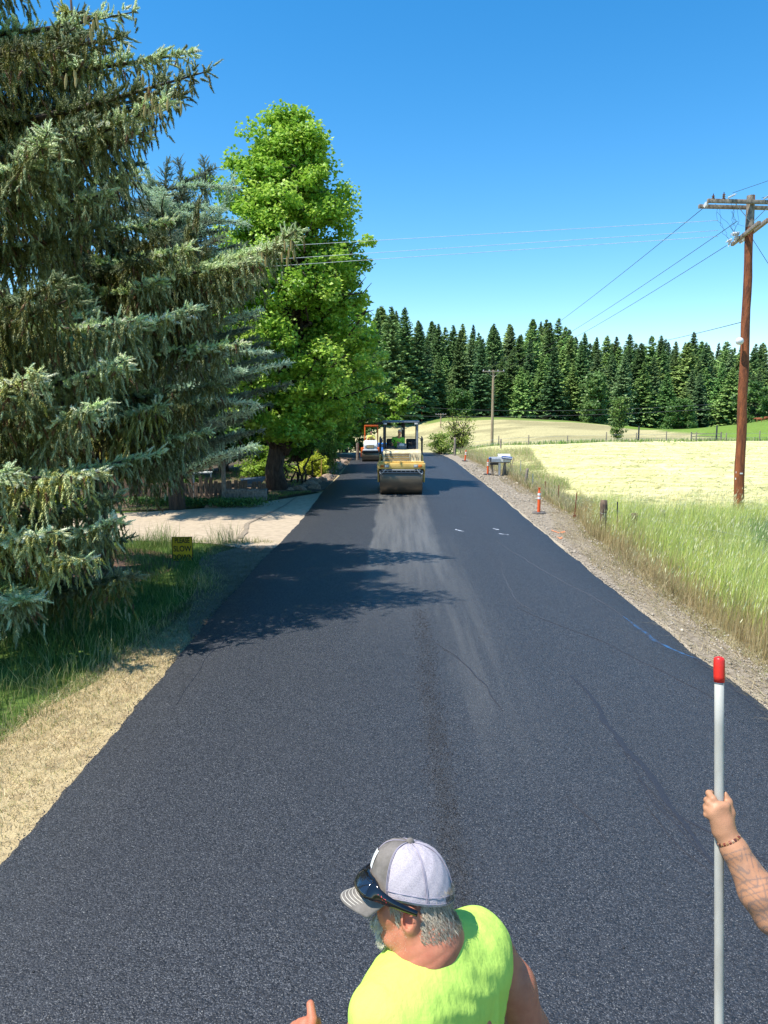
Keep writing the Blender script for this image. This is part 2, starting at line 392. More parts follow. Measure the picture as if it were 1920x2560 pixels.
# ---------------------------------------------------------------- asphalt
def asphalt():
    m = bpy.data.materials.new('fresh_asphalt'); m.use_nodes = True; n, l = nodes(m); p = n['Principled BSDF']
    tc = n.new('ShaderNodeTexCoord'); sx = n.new('ShaderNodeSeparateXYZ'); l.new(tc.outputs['Object'], sx.inputs[0])
    def math_(op, a, b=None, c=None):
        k = n.new('ShaderNodeMath'); k.operation = op
        for i, v in enumerate((a, b, c)):
            if v is None: continue
            if isinstance(v, (int, float)): k.inputs[i].default_value = v
            else: l.new(v, k.inputs[i])
        return k.outputs[0]
    def mr(v, a, b, c=0, d=1, sm=True):
        k = n.new('ShaderNodeMapRange'); k.interpolation_type = 'SMOOTHSTEP' if sm else 'LINEAR'
        l.new(v, k.inputs[0])
        for i, q in enumerate((a, b, c, d)): k.inputs[i + 1].default_value = q
        return k.outputs[0]
    def noise(sc, det=4, vec=None, rough=.6):
        k = n.new('ShaderNodeTexNoise'); k.inputs['Scale'].default_value = sc; k.inputs['Detail'].default_value = det; k.inputs['Roughness'].default_value = rough
        l.new(vec if vec is not None else tc.outputs['Object'], k.inputs['Vector']); return k.outputs[0]
    def mixc(f, a, b):
        k = n.new('ShaderNodeMix'); k.data_type = 'RGBA'
        if isinstance(f, float): k.inputs[0].default_value = f
        else: l.new(f, k.inputs[0])
        for i, v in ((6, a), (7, b)):
            if isinstance(v, tuple): k.inputs[i].default_value = (*v, 1)
            else: l.new(v, k.inputs[i])
        return k.outputs[2]
    x, y = sx.outputs[0], sx.outputs[1]
    # aggregate
    vo = n.new('ShaderNodeTexVoronoi'); vo.inputs['Scale'].default_value = 75; l.new(tc.outputs['Object'], vo.inputs['Vector'])
    v2 = n.new('ShaderNodeTexVoronoi'); v2.inputs['Scale'].default_value = 165; l.new(tc.outputs['Object'], v2.inputs['Vector'])
    sc = n.new('ShaderNodeSeparateColor'); l.new(vo.outputs['Color'], sc.inputs[0])
    s2 = n.new('ShaderNodeSeparateColor'); l.new(v2.outputs['Color'], s2.inputs[0])
    st = n.new('ShaderNodeMapping'); st.inputs['Scale'].default_value = (1.6, .07, 1); l.new(tc.outputs['Object'], st.inputs[0])
    streak = noise(4.0, 5, st.outputs[0]); blot = noise(.55, 4); fine = noise(320, 2)
    # wobbling x for worn band
    xw = math_('ADD', x, math_('MULTIPLY', math_('SUBTRACT', noise(.9, 3), .5), .28))
    band = math_('MULTIPLY', mr(xw, -.66, -.55), mr(xw, 1.28, .98))
    far = mr(y, 9.0, 20.0); band = math_('MULTIPLY', band, mr(y, 34, 29.9))
    strip = math_('MULTIPLY', math_('MULTIPLY', band, far), mr(streak, .25, .6, .72, 1))
    smear = math_('MULTIPLY', math_('MULTIPLY', mr(xw, .55, .95), mr(xw, 1.9, 1.2)), math_('MULTIPLY', mr(y, 5.5, 9), mr(y, 24, 15)))
    smear = math_('MULTIPLY', smear, mr(streak, .35, .65, .15, .8))
    col = mixc(mr(sc.outputs[0], 0, 1, 0, 1, False), (.0055, .0065, .0095), (.033, .037, .046))
    col = mixc(mr(s2.outputs[1], .78, 1, 0, .8), col, (.16, .165, .175))
    col = mixc(mr(fine, .25, .45, .6, 0), col, (.008, .008, .01))
    col = mixc(mr(blot, .35, .7, 0, .3), col, (.03, .031, .036))
    spk = math_('GREATER_THAN', s2.outputs[2], .9965); col = mixc(math_('MULTIPLY', spk, .7), col, (.30, .30, .28))
    col = mixc(math_('MULTIPLY', strip, .62), col, mixc(mr(streak, .3, .7), (.105, .103, .098), (.165, .158, .145)))
    col = mixc(math_('MULTIPLY', smear, .34), col, (.13, .127, .12))
    # coarse segregated seam
    seam = math_('MULTIPLY', math_('MULTIPLY', math_('MULTIPLY', mr(xw, .30, .42), mr(xw, .60, .48)), mr(y, 12, 7.5)), mr(noise(1.3, 4), .35, .6, .35, 1))
    col = mixc(math_('MULTIPLY', seam, .28), col, (.012, .012, .014))
    l.new(col, p.inputs['Base Color'])
    rg = mr(sc.outputs[2], 0, 1, .42, .72, False); l.new(rg, p.inputs['Roughness'])
    p.inputs['Specular IOR Level'].default_value = .55
    h = math_('SUBTRACT', 1.0, math_('MULTIPLY', vo.outputs['Distance'], 1.0)); h = math_('ADD', h, math_('MULTIPLY', sc.outputs[2], .55))
    h = math_('ADD', h, math_('MULTIPLY', math_('SUBTRACT', 1.0, v2.outputs['Distance']), .4))
    h = math_('MULTIPLY', h, math_('ADD', math_('MULTIPLY', seam, 1.3), math_('SUBTRACT', 1.0, math_('MULTIPLY', strip, .75))))
    b = n.new('ShaderNodeBump'); b.inputs['Distance'].default_value = .0055; b.inputs['Strength'].default_value = .8
    l.new(h, b.inputs['Height']); l.new(b.outputs[0], p.inputs['Normal'])
    return m
M_asph = asphalt()
M_asph_edge = mat('asphalt_edge', (.035, .036, .04), .8, (.015, .015, .017), 60, .9, 90, dist=.015)
RY = np.concatenate([np.arange(-6, 3, .5), np.arange(3, 22, .07), np.arange(22, 60, .3), np.arange(60, 150, 1.5)])
def road_edges(y):
    y = np.asarray(y, float)
    l = -2.95 + .05 * np.sin(y * .35) + .03 * (vn(y * 1.3, 3) - .5) + .025 * (vn(y * 5, 8) - .5) + .035 * (vn(y * 13, 28) - .5)
    r = 4.2 + .04 * np.sin(y * .21 + 1) + .05 * (vn(y * 1.1, 13) - .5) + .03 * (vn(y * 4.6, 18) - .5) + .035 * (vn(y * 12, 38) - .5)
    k = np.clip(y - 48, 0, None); b = -.0045 * k ** 2
    return l + b * .75, r + b
le, re_ = road_edges(RY)
cols = [np.stack([le - .07, RY, H(le, RY) + .002], -1), np.stack([le - .02, RY, H(le, RY) + .035 + 0 * RY], -1)]
for u in np.linspace(0, 1, 11):
    x = le + (re_ - le) * u; cols.append(np.stack([x, RY, H(x, RY) + .055 + .03 * np.sin(u * PI) + np.where(RY > 60, .05, 0)], -1))
cols += [np.stack([re_ + .02, RY, H(re_, RY) + .035], -1), np.stack([re_ + .07, RY, H(re_, RY) + .002], -1)]
RD = np.stack(cols, 1); o = sheet('road', M_asph, RD[..., 0], RD[..., 1], RD[..., 2]); tag(o, kind='structure')
def roadz(x, y):
    l, r = road_edges(np.array([y])); u = (x - l[0]) / (r[0] - l[0]); return float(H(x, y)) + .055 + .03 * math.sin(np.clip(u, 0, 1) * PI)
# loose stones of the coarse seam, real geometry
S = Soup(); N = 5200
yy = 3.2 + R0.rand(N) ** 1.2 * 9; xx = .43 + R0.normal(size=N) * .085 + .1 * (vn(yy * .8, 2) - .5)
far_ = R0.rand(N) < .10; xx[far_] = R0.uniform(-2.8, 4, far_.sum())
ee = (R0.rand(N) < .42) & ~far_; yy[ee] = 4 + R0.rand(ee.sum()) * 14; xx[ee] = np.where(R0.rand(ee.sum()) < .5, road_edges(yy[ee])[0] - np.abs(R0.normal(size=ee.sum())) * .04, road_edges(yy[ee])[1] + np.abs(R0.normal(size=ee.sum())) * .04)
sz = R0.uniform(.003, .0085, N); base = np.stack([xx, yy, np.array([roadz(a, b) for a, b in zip(xx, yy)]) + sz * .3], -1)
oct_ = np.array([[1, 0, 0], [0, 1, 0], [-1, 0, 0], [0, -1, 0], [0, 0, 1.], [0, 0, -1]])
v = base[:, None] + oct_[None] * (sz[:, None, None] * R0.uniform(.6, 1.3, (N, 6, 1)))
ft = np.array([[0, 1, 4], [1, 2, 4], [2, 3, 4], [3, 0, 4], [1, 0, 5], [2, 1, 5], [3, 2, 5], [0, 3, 5]])
g = np.where(R0.rand(N, 1) < .03, 4.0, R0.uniform(.5, 1.6, (N, 1))) * np.array([[.035, .036, .04]])
S.add(v, t=(ft[None] + (np.arange(N) * 6)[:, None, None]), c=np.repeat(g[:, None], 6, 1))
M_stone = mat('loose_stone', (1, 1, 1), .7, (.8, .8, .8), 90, 0, vcol=True)
o = link('loose_aggregate', S.mesh('loose_aggregate'), M_stone); tag(o, 'loose dark aggregate stones scattered along the coarse seam of new asphalt', 'aggregate', kind='stuff')
# ribbons on the road: drag lines, scuffs, utility paint
def ribbon(name, pts, w, m, label, cat='mark', z=.004, jit=.006, wob=.06):
    pts = [Vector(p) for p in pts]; P = []
    for i in range(len(pts) - 1):
        k = max(2, int((pts[i + 1] - pts[i]).length / .06))
        for j in range(k): P.append(pts[i].lerp(pts[i + 1], j / k))
    P.append(pts[-1]); P = np.array([[p.x, p.y] for p in P]); 
    for _ in range(12): P[1:-1] = .25 * P[:-2] + .5 * P[1:-1] + .25 * P[2:]
    P[:, 0] += wob * (vn(P[:, 1] * 3, P[:, 0] * 3 + 4) - .5)
    d = unit(np.gradient(P, axis=0)); nr = np.stack([-d[:, 1], d[:, 0]], 1); s = np.linspace(0, 1, len(P))
    ww = w * (.35 + .65 * np.sin(PI * np.clip(s * .96 + .02, 0, 1))) * R0.uniform(.6, 1.3, len(P))
    A = P + nr * ww[:, None] + R0.normal(size=P.shape) * jit * .3; B = P - nr * ww[:, None]
    f = lambda Q, dz: np.array([[a, b, roadz(a, b) + dz] for a, b in Q])
    C = P; X = np.stack([f(A, z * .5), f(C, z * 1.6), f(B, z * .5)], 1)
    o = sheet(name, m, X[..., 0], X[..., 1], X[..., 2], smooth=True); tag(o, label, cat); return o
M_scuff = mat('scuff', (.017, .02, .03), .6, (.03, .033, .042), 60, .6, 120, dist=.006)
M_scuff2 = mat('scuff_pale', (.075, .085, .105), .75, (.05, .055, .07), 25, .4, 120, dist=.004, thr=(.4, .6))
M_bpaint = mat('blue_paint', (.03, .10, .22), .7, (.03, .04, .06), 9, .4, 120, dist=.004, thr=(.42, .6))
def gp(px, py):
    "point on the road plane under a pixel"
    d = CM @ Vector((px - 960, -(py - 1280), -FPX)); t = -(CAMZ - .07) / d.z; return Vector((0, 0, CAMZ)) + d * t
def G(*a): return [gp(x, y) for x, y in a]
ribbon('scuff_mark', G((1430, 1690), (1480, 1745), (1535, 1840), (1590, 1905), (1650, 1975), (1700, 2045), (1760, 2120), (1800, 2190)), .036, M_scuff, 'thick dark drag mark running down the road to the hand on the pole')
ribbon('scuff_mark', G((1690, 2035), (1740, 2070), (1800, 2090), (1860, 2130), (1925, 2160)), .016, M_scuff, 'dark drag line curving right behind the hand')
ribbon('scuff_mark', G((1560, 1880), (1600, 1960), (1640, 2010), (1700, 2070), (1750, 2120), (1795, 2185)), .011, M_scuff, 'thin ragged scratch just left of the thick drag mark')
ribbon('scuff_mark', G((1420, 1990), (1460, 2040), (1520, 2105)), .005, M_scuff, 'short thin scratch in the asphalt right of the white cap')
ribbon('scuff_mark', G((1290, 1520), (1400, 1565), (1500, 1600), (1620, 1660), (1700, 1700), (1800, 1750)), .007, M_scuff, 'long fine dark line slanting towards the red pole cap')
ribbon('scuff_mark', G((1730, 1640), (1800, 1690), (1870, 1745), (1925, 1800)), .012, M_scuff, 'dark smear along the right edge beyond the red cap')
ribbon('scuff_mark', G((1250, 1400), (1265, 1450), (1290, 1500), (1330, 1530)), .007, M_scuff2, 'short pale curved scratch in the middle of the road')
ribbon('scuff_mark', G((1235, 1350), (1330, 1410), (1420, 1460), (1480, 1490), (1560, 1540)), .012, M_scuff2, 'long pale scratch slanting right across the lane')
ribbon('scuff_mark', G((1090, 1610), (1140, 1640), (1200, 1700), (1260, 1780)), .009, M_scuff, 'faint dark seam line beside the worn middle strip')
ribbon('scuff_mark', G((440, 1760), (520, 1640), (600, 1560)), .004, M_scuff, 'thin dark roller line near the left asphalt edge')
ribbon('scuff_mark', G((1590, 1950), (1640, 1985), (1700, 2060), (1745, 2090)), .005, M_scuff, 'thin scratch crossing the thick drag mark left of the hand')
ribbon('scuff_mark', G((1620, 2020), (1680, 2095), (1750, 2165), (1790, 2200)), .006, M_scuff, 'lowest thin dark scratch leading to the foot of the thick drag mark')
ribbon('blue_paint_line', G((1560, 1540), (1610, 1580), (1660, 1612), (1720, 1640), (1750, 1646)), .034, M_bpaint, 'smeared blue utility paint line near the right road edge', 'paint mark')
M_wpaint = mat('white_mark', (.42, .46, .52), .8, (.08, .09, .11), 9, .2, thr=(.4, .62))
for a, b, c, lab in (((1137, 1324), (1160, 1330), .05, 'small white chalk mark in the middle of the road'), ((1232, 1321), (1250, 1325), .045, 'upper of two small chalk marks near the right lane edge'), ((1246, 1334), (1272, 1337), .05, 'lower of two small chalk marks near the right lane edge')):
    ribbon('chalk_mark', G(a, ((a[0] + b[0]) / 2, (a[1] + b[1]) / 2 + 1), b), c, M_wpaint, lab, 'paint mark', jit=.03)
# ---------------------------------------------------------------- flat sheets beside the road
def strip(name, m, ys, left, right, z, nx=10, zn=None):
    u = np.linspace(0, 1, nx); X = left[:, None] * (1 - u) + right[:, None] * u; Y = np.repeat(ys[:, None], nx, 1)
    Z = np.full(X.shape, z); 
    if zn is not None: Z = Z + zn(X, Y)
    o = sheet(name, m, X, Y, Z); tag(o, kind='structure'); return o
ys = np.arange(-6, 62, .3); le, re_ = road_edges(ys)
M_gravel = mat('shoulder_gravel', (.40, .335, .25), .95, (.21, .17, .125), 9, .9, 55, dist=.03, detail=10)
shr = re_ + np.interp(ys, [-6, 8, 12, 21, 24, 40, 62], [.62, .62, .72, 1.1, 1.55, 1.7, 1.0]) + .12 * (vn(ys * .8, 4) - .5)
strip('gravel_shoulder', M_gravel, ys, re_ + .0, shr, .010, 12, lambda X, Y: .012 * fbm(X * 5, Y * 5))
M_sand = mat('sand_edge', (.44, .37, .27), .95, (.36, .29, .2), 14, .5, 90, dist=.01)
strip('sandy_edge', M_sand, ys, re_ + .0, re_ + .03 + .10 * vn(ys * .7, 2) ** 2 + .05 * vn(ys * 3, 5), .028, 3)
M_drive = mat('driveway_gravel', (.50, .40, .28), .95, (.38, .30, .21), 5, .5, 45, dist=.02, detail=10)
dn = [(-2.9, 17.0), (-3.3, 17.6), (-3.8, 18.2), (-4.6, 18.8), (-5.5, 19.0), (-7, 19.3), (-10, 19.6), (-14, 20.0), (-20, 20.6), (-40, 22)]
df = [(-2.9, 31.5), (-3.6, 30.2), (-5, 27.6), (-7.1, 25.6), (-9.5, 24.5), (-12.6, 24.0), (-16, 24.2), (-22, 25.0), (-40, 28)]
xs = np.concatenate([np.arange(-40, -12, 1), np.arange(-12, -2.85, .15)])
yn = np.interp(xs, [p[0] for p in dn][::-1], [p[1] for p in dn][::-1]) + .25 * (fbm(xs * 1.5, 0 * xs) - .5); yf = np.interp(xs, [p[0] for p in df][::-1], [p[1] for p in df][::-1]) + .25 * (fbm(xs * 1.4, 0 * xs + 3) - .5)
u = np.linspace(0, 1, 30)[:, None]; Xg = np.repeat(xs[None], 30, 0); Yg = yn[None] * (1 - u) + yf[None] * u
o = sheet('driveway', M_drive, Xg, Yg, .012 + .02 * fbm(Xg, Yg)); tag(o, kind='structure')
M_strw = mat('dry_verge', (.52, .41, .22), .95, (.30, .22, .12), 5, .9, 50, dist=.03, detail=10, thr=(.3, .6))
wv = np.interp(ys, [-6, 5, 7.3, 10, 13.3, 16, 18.5, 19, 31, 33, 62], [1.9, 1.6, 1.15, .75, .55, .8, .8, .2, .2, .9, .9]) + .35 * (fbm(ys * .9, 0 * ys + 6) - .5)
strip('dry_verge', M_strw, ys, le - wv, le - .0, .006, 8, lambda X, Y: .01 * fbm(X * 4, Y * 4))
M_duff = mat('needle_litter', (.20, .11, .06), .95, (.09, .055, .035), 4, .8, 60, dist=.03)
fill_poly('needle_bed', M_duff, [(-5.6 - 2.9 * math.cos(a) * (1 + .1 * math.sin(3 * a)) - 2.2, 15.3 + 3.3 * math.sin(a)) for a in np.linspace(0, 2 * PI, 40)[:-1]], .004)['kind'] = 'structure'
M_bed = mat('planting_bed', (.20, .14, .09), .95, (.07, .05, .035), 3, 1, 25, dist=.06, detail=9)
ybs = np.arange(24.0, 60, .4)
lb = np.interp(ybs, [24, 26, 32, 60], [-22, -16, -12, -8]); rb = np.interp(ybs, [24, 25.2, 26, 28, 30.4, 31.8, 60], [-20, -8.5, -7, -5.0, -3.9, -3.05, -3.1])
strip('planting_bed', M_bed, ybs, lb, rb, .012, 30, lambda X, Y: .05 * fbm(X * 2, Y * 2) + .12 * sst((rb[:, None] - X) / 2.5) * sst((Y - 30) / 4))
M_dirt = mat('bare_dirt', (.20, .15, .10), .95, (.11, .08, .055), 3, .7, 40, dist=.02, detail=9)
yd = np.arange(10.8, 18.4, .2); ld = np.interp(yd, [10.8, 12.5, 15, 17, 18.4], [.12, .5, 1.15, 1.5, .9]) + .25 * (fbm(yd * 1.4, 0 * yd + 2) - .5)
strip('dirt_patch', M_dirt, yd, road_edges(yd)[0] - ld, road_edges(yd)[0], .024, 8, lambda X, Y: .012 * fbm(X * 4, Y * 4))
# crack / drainage line in the driveway mouth
M_wet = mat('dark_gravel_line', (.36, .29, .21), .95, (.20, .16, .12), 20, .6)
S_ = [(-3.9, 29.3), (-4.0, 26.5), (-4.25, 24.0), (-4.5, 22.2), (-4.25, 20.9), (-4.15, 19.6)]
P = np.array(S_); t_ = np.linspace(0, 1, 60); px_ = np.interp(t_, np.linspace(0, 1, 6), P[:, 0]) + .05 * (vn(t_ * 30, 1) - .5); py_ = np.interp(t_, np.linspace(0, 1, 6), P[:, 1])
for _ in range(6): px_[1:-1] = (px_[:-2] + px_[2:] + 2 * px_[1:-1]) / 4
wd = (.05 + .05 * vn(t_ * 14, 3)) * (.35 + .65 * t_); 
o = sheet('dark_gravel_line', M_wet, np.stack([px_ - wd, px_ + wd], 1), np.stack([py_, py_], 1), np.full((60, 2), .040)); tag(o, 'dark curved rut line across the mouth of the sandy driveway', 'rut')
# ---------------------------------------------------------------- hay field
M_hay = mat('cut_hay', (.76, .68, .35), .95, (.40, .40, .14), 1.0, .8, 14, dist=.06, detail=10, stretch=(.35, 1.6, 1), thr=(.32, .62))
hx = np.concatenate([np.arange(6.3, 50, .45), np.arange(50, 130, 1.6)]); hy = np.arange(21, 84, .4)
HXg, HYg = np.meshgrid(hx, hy)
def hayz(x, y):
    row = np.sin((y + 1.6 * np.sin(x * .11) + .9 * vn(x * .5, y * .15)) * 2 * PI / 2.6)
    ed = sst((np.minimum(x - 6.3, y - 21)) / 1.2)
    return ed * (.05 + .14 * np.clip(row, -.3, 1) * (.4 + vn(x * .3, y * .3 + 30)) + .07 * fbm(x * 1.6, y * 3.0))
sl = 6.9 + 0 * hy
o = sheet('hay_field', M_hay, HXg, HYg, H(HXg, HYg) + hayz(HXg, HYg) + .008); tag(o, kind='structure')
N = 52000
yy = 21.5 + (R0.rand(N) ** 1.8) * 58; xx = 6.6 + R0.rand(N) ** 1.1 * np.minimum(10 + yy * .75, 60)
zz = H(xx, yy) + hayz(xx, yy)
sc_ = (.6 + yy / 60)
ang = R0.normal(size=N) * .5 + .12; ang = np.where(R0.rand(N) < .15, R0.rand(N) * 3.1, ang)
Ln = R0.uniform(.14, .48, N) * sc_; w = R0.uniform(.007, .018, N) * sc_
d = np.stack([np.cos(ang), np.sin(ang), R0.normal(size=N) * .16], -1); sd = np.stack([-np.sin(ang), np.cos(ang), 0 * ang], -1) * w[:, None]
b0 = np.stack([xx, yy, zz + R0.uniform(0, .05, N)], -1)
mid = b0 + d * (Ln * .5)[:, None] + np.stack([0 * xx, 0 * xx, R0.uniform(.0, .06, N) * sc_], -1); tp = b0 + d * Ln[:, None] - np.array([0, 0, .02])
v = np.stack([b0 - sd, b0 + sd, mid + sd, mid - sd, tp], 1); i = np.arange(N) * 5
S = Soup(); k = R0.rand(N, 1); colr = np.where(k < .54, [[.86, .78, .43]], np.where(k < .82, [[.64, .60, .27]], [[.34, .42, .12]])) * R0.uniform(.75, 1.15, (N, 1))
S.add(v, q=np.stack([i, i + 1, i + 2, i + 3], 1), t=np.stack([i + 3, i + 2, i + 4], 1), c=np.repeat(colr[:, None], 5, 1))
M_straw = mat('hay_straw', (1, 1, 1), .7, (.85, .85, .85), 3, 0, vcol=True, trans=.25)
tag(link('cut_hay', S.mesh('cut_hay'), M_straw), 'pale cut hay lying in windrows over the field right of the road', 'hay', kind='stuff')
# ================================================================ GRASS
def blades(S, base, h, w, lean, ldir, col, tipcol=None, curve=1.0, seg=2):
    N = len(base); f = R0.rand(N) * 2 * PI; sd = np.stack([np.cos(f), np.sin(f), 0 * f], -1)
    L = np.stack([np.cos(ldir), np.sin(ldir), 0 * ldir], -1); vs = []; cs = []
    for k in range(seg):
        t = k / seg; c = base + np.array([0, 0, 1.0]) * (h * t * (1 - .25 * lean * t))[:, None] + L * (h * lean * t ** (1 + curve))[:, None]
        ww = (w * (1 - .55 * t))[:, None]; vs += [c - sd * ww, c + sd * ww]; 
        cc = col * (1 - t) + (tipcol if tipcol is not None else col) * t; cs += [cc, cc]
    c = base + np.array([0, 0, 1.0]) * (h * (1 - .25 * lean))[:, None] + L * (h * lean)[:, None]; vs.append(c); cs.append(tipcol if tipcol is not None else col)
    K = 2 * seg + 1; v = np.stack(vs, 1); i = np.arange(N)[:, None] * K; q = []
    for k in range(seg - 1): q.append(i + np.array([[2 * k, 2 * k + 1, 2 * k + 3, 2 * k + 2]]))
    t = i + np.array([[2 * seg - 2, 2 * seg - 1, 2 * seg]])
    S.add(v, q=np.concatenate(q) if q else None, t=t, c=np.stack(cs, 1))
M_grass = mat('grass', (1, 1, 1), .55, (.8, .85, .8), 2, 0, vcol=True, trans=.35, spec=.3)
def P3(x, y, z=0): return np.stack([x, y, z + 0 * x], -1)
def cpick(N, *opts):
    "weighted colours"
    ws = np.array([o[0] for o in opts], float); ws /= ws.sum(); k = R0.choice(len(opts), N, p=ws)
    return np.array([o[1] for o in opts])[k] * R0.uniform(.75, 1.2, (N, 1))
# right verge: tall grass
def shoulder_right(y): return np.interp(y, [-6, 8, 12, 21, 24, 40, 62], [4.8, 4.8, 4.88, 5.25, 5.75, 5.95, 5.2])
S = Soup(); N = 82000
yy = 1.5 + R0.rand(N) * 24.5; s0 = shoulder_right(yy); xx = s0 + .25 + R0.rand(N) ** 1.25 * (np.interp(yy, [1, 6, 10, 26], [5, 5, 9, 11]))
keep = ~((xx > 7.6 + .9 * vn(yy, xx)) & (yy > 23.5 + 1.5 * vn(xx, yy))); xx = xx[keep]; yy = yy[keep]; N = len(xx); s0 = shoulder_right(yy)
e = xx - s0; cl = vn(xx * 1.4, yy * 1.4); c2 = vn(xx * .6 + 9, yy * .6)
h = (.30 + .62 * sst(e / 1.1)) * (.55 + .7 * cl) * R0.uniform(.6, 1.15, N) * np.interp(yy, [0, 20, 26], [1, 1, .75])
dry = R0.rand(N) < (1.15 - 1.05 * sst((e - .25 + .5 * (c2 - .5)) / .95))
cg = cpick(N, (5, (.54, .64, .09)), (3, (.34, .50, .06)), (4, (.72, .74, .24)), (1.2, (.78, .76, .38)))
cd = cpick(N, (4, (.50, .38, .19)), (2, (.34, .24, .12)), (2, (.62, .50, .28)))
lush = (c2 > .62) & (e > 3.0); cg[lush] = cpick(int(lush.sum()), (3, (.10, .26, .05)), (1, (.2, .38, .07)))
c = np.where(dry[:, None], cd, cg); tipc = np.where(dry[:, None], c * 1.1, c * .75 + np.array([[.62, .64, .34]]) * .4)
blades(S, P3(xx, yy), h, np.where(dry, .0035, .005) + 0 * h, np.abs(R0.normal(size=N)) * .22 + .05, R0.normal(size=N) * 1.0 + .35, c, tipc, seg=2)
# seed heads
k = R0.choice(N, 9000); hb = P3(xx[k], yy[k]); hh = h[k] * 1.18; top = hb + np.stack([.10 * hh, .03 * hh, hh], -1) + R0.normal(size=(9000, 3)) * [.05, .05, .02]
add_tubes(S, hb, top, .0016, .001, 3, (.55, .58, .26))
add_leaves(S, top - [0, 0, .02], unit(np.array([.35, .1, 1.]) + R0.normal(size=(9000, 3)) * .15), rdir(9000), R0.uniform(.07, .14, 9000), np.full(9000, .007), cpick(9000, (1, (.78, .74, .48)), (1, (.62, .66, .36))))
tag(link('tall_grass', S.mesh('tall_grass'), M_grass), 'tall yellow-green roadside grass with seed heads round the wooden posts and pole', 'grass', kind='stuff')
# dry weeds at its foot
S = Soup(); N = 34000
yy = 3 + R0.rand(N) ** 1.25 * 55; s0 = shoulder_right(yy); cl = vn(yy * .8, 0 * yy + 40)
xx = s0 + (R0.rand(N) - .55) * (.45 + .8 * cl); h = R0.uniform(.06, .38, N) * (.25 + 1.2 * cl ** 2) * np.clip((xx - s0 + .4) * 1.6, .25, 1.2)
blades(S, P3(xx, yy, .012), h, np.full(N, .0045), np.abs(R0.normal(size=N)) * .7 + .2, R0.rand(N) * 6.28, cpick(N, (4, (.46, .36, .20)), (2, (.30, .21, .11)), (2, (.60, .50, .30)), (.5, (.30, .34, .1))), curve=.3)
N = 2200; yy = 5 + R0.rand(N) * 20; xx = shoulder_right(yy) - .05 - R0.rand(N) * .55; ang = R0.normal(size=N) * .5 + 2.0   # long straws lying over the gravel
blades(S, P3(xx, yy, .03), R0.uniform(.1, .16, N), np.full(N, .004), R0.uniform(1.4, 3.2, N), ang, cpick(N, (1, (.55, .45, .28)), (1, (.32, .25, .15))), curve=.1)
tag(link('dry_weeds', S.mesh('dry_weeds'), M_grass), 'dry brown weeds and straws along the gravel shoulder', 'weeds', kind='stuff')
# far verge + along the fence by the mailboxes
S = Soup(); N = 26000
yy = 25 + R0.rand(N) ** 1.3 * 38; xx = shoulder_right(yy) + .1 + R0.rand(N) * np.interp(yy, [25, 40, 62], [1.3, 2.2, 6]); e = xx - shoulder_right(yy)
h = R0.uniform(.15, .6, N) * (.4 + vn(xx, yy)) * np.interp(yy, [25, 45, 62], [.9, 1, 1.5]); g = R0.rand(N) < .12 + .4 * sst(e / 1.5) * vn(xx * .5, yy * .3)
blades(S, P3(xx, yy), h, np.full(N, .010), np.abs(R0.normal(size=N)) * .3 + .1, R0.rand(N) * 6.28, np.where(g[:, None], cpick(N, (1, (.30, .46, .10)), (1, (.45, .55, .18))), cpick(N, (1, (.68, .58, .36)), (1, (.56, .46, .26)))))
N = 4500; yy = 82.5 + R0.rand(N) * 5; xx = 7 + R0.rand(N) * 80
blades(S, P3(xx, yy, H(xx, yy)), R0.uniform(.25, .7, N), np.full(N, .05), np.abs(R0.normal(size=N)) * .3, R0.rand(N) * 6.28, cpick(N, (1, (.22, .36, .07)), (1, (.40, .48, .16)), (.6, (.60, .56, .32))))
tag(link('verge_grass', S.mesh('verge_grass'), M_grass), 'mixed green and straw-coloured grass along the field fence beyond the mailboxes', 'grass', kind='stuff')
# left verge
def verge_left(y): return -2.98 - np.interp(y, [-6, 5, 7.3, 10, 13.3, 14.5, 16, 18.5, 19, 31, 33, 62], [1.8, 1.5, .95, .6, .4, .5, 1.0, 1.3, .2, .2, .9, .9])
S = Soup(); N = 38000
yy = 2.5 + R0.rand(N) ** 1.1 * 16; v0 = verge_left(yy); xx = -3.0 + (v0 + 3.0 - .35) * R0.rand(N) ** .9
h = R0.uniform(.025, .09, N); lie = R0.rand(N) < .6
blades(S, P3(xx, yy, .006), h, np.full(N, .0034), np.where(lie, R0.uniform(.9, 1.6, N), .4), R0.rand(N) * 6.28, cpick(N, (5, (.62, .48, .25)), (3, (.74, .62, .38)), (2, (.40, .29, .15)), (.9, (.42, .44, .15))) * np.interp(yy, [8.5, 12], [1, .38])[:, None], curve=.3)  # spruce shade put into the straw colour, darker farther along the verge
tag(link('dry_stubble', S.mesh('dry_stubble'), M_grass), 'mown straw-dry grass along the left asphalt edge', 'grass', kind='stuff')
S = Soup(); N = 66000
yy = 3 + R0.rand(N) * 16.2; v0 = verge_left(yy); e = R0.rand(N) ** 1.2 * (10 - 1.5 * (yy > 12)); xx = v0 + .2 - e
cl = vn(xx * 1.1, yy * 1.1); cl2 = vn(xx * 3, yy * 3); keep = (R0.rand(N) < .25 + cl2 * 1.0) & ~(((xx + 7.8) ** 2 + (yy - 15.3) ** 2 < 4.0))
xx = xx[keep]; yy = yy[keep]; e = e[keep]; cl = cl[keep]; N = len(xx)
h = (.05 + .20 * sst(e / .9)) * (.45 + 1.0 * cl) * R0.uniform(.5, 1.3, N)
dry = R0.rand(N) < .75 - .72 * sst(e / (.5 + 1.2 * cl))
c = np.where(dry[:, None], cpick(N, (1, (.55, .46, .22)), (1, (.42, .38, .15))), cpick(N, (3, (.10, .17, .03)), (2, (.17, .25, .05)), (1.3, (.30, .34, .10))))
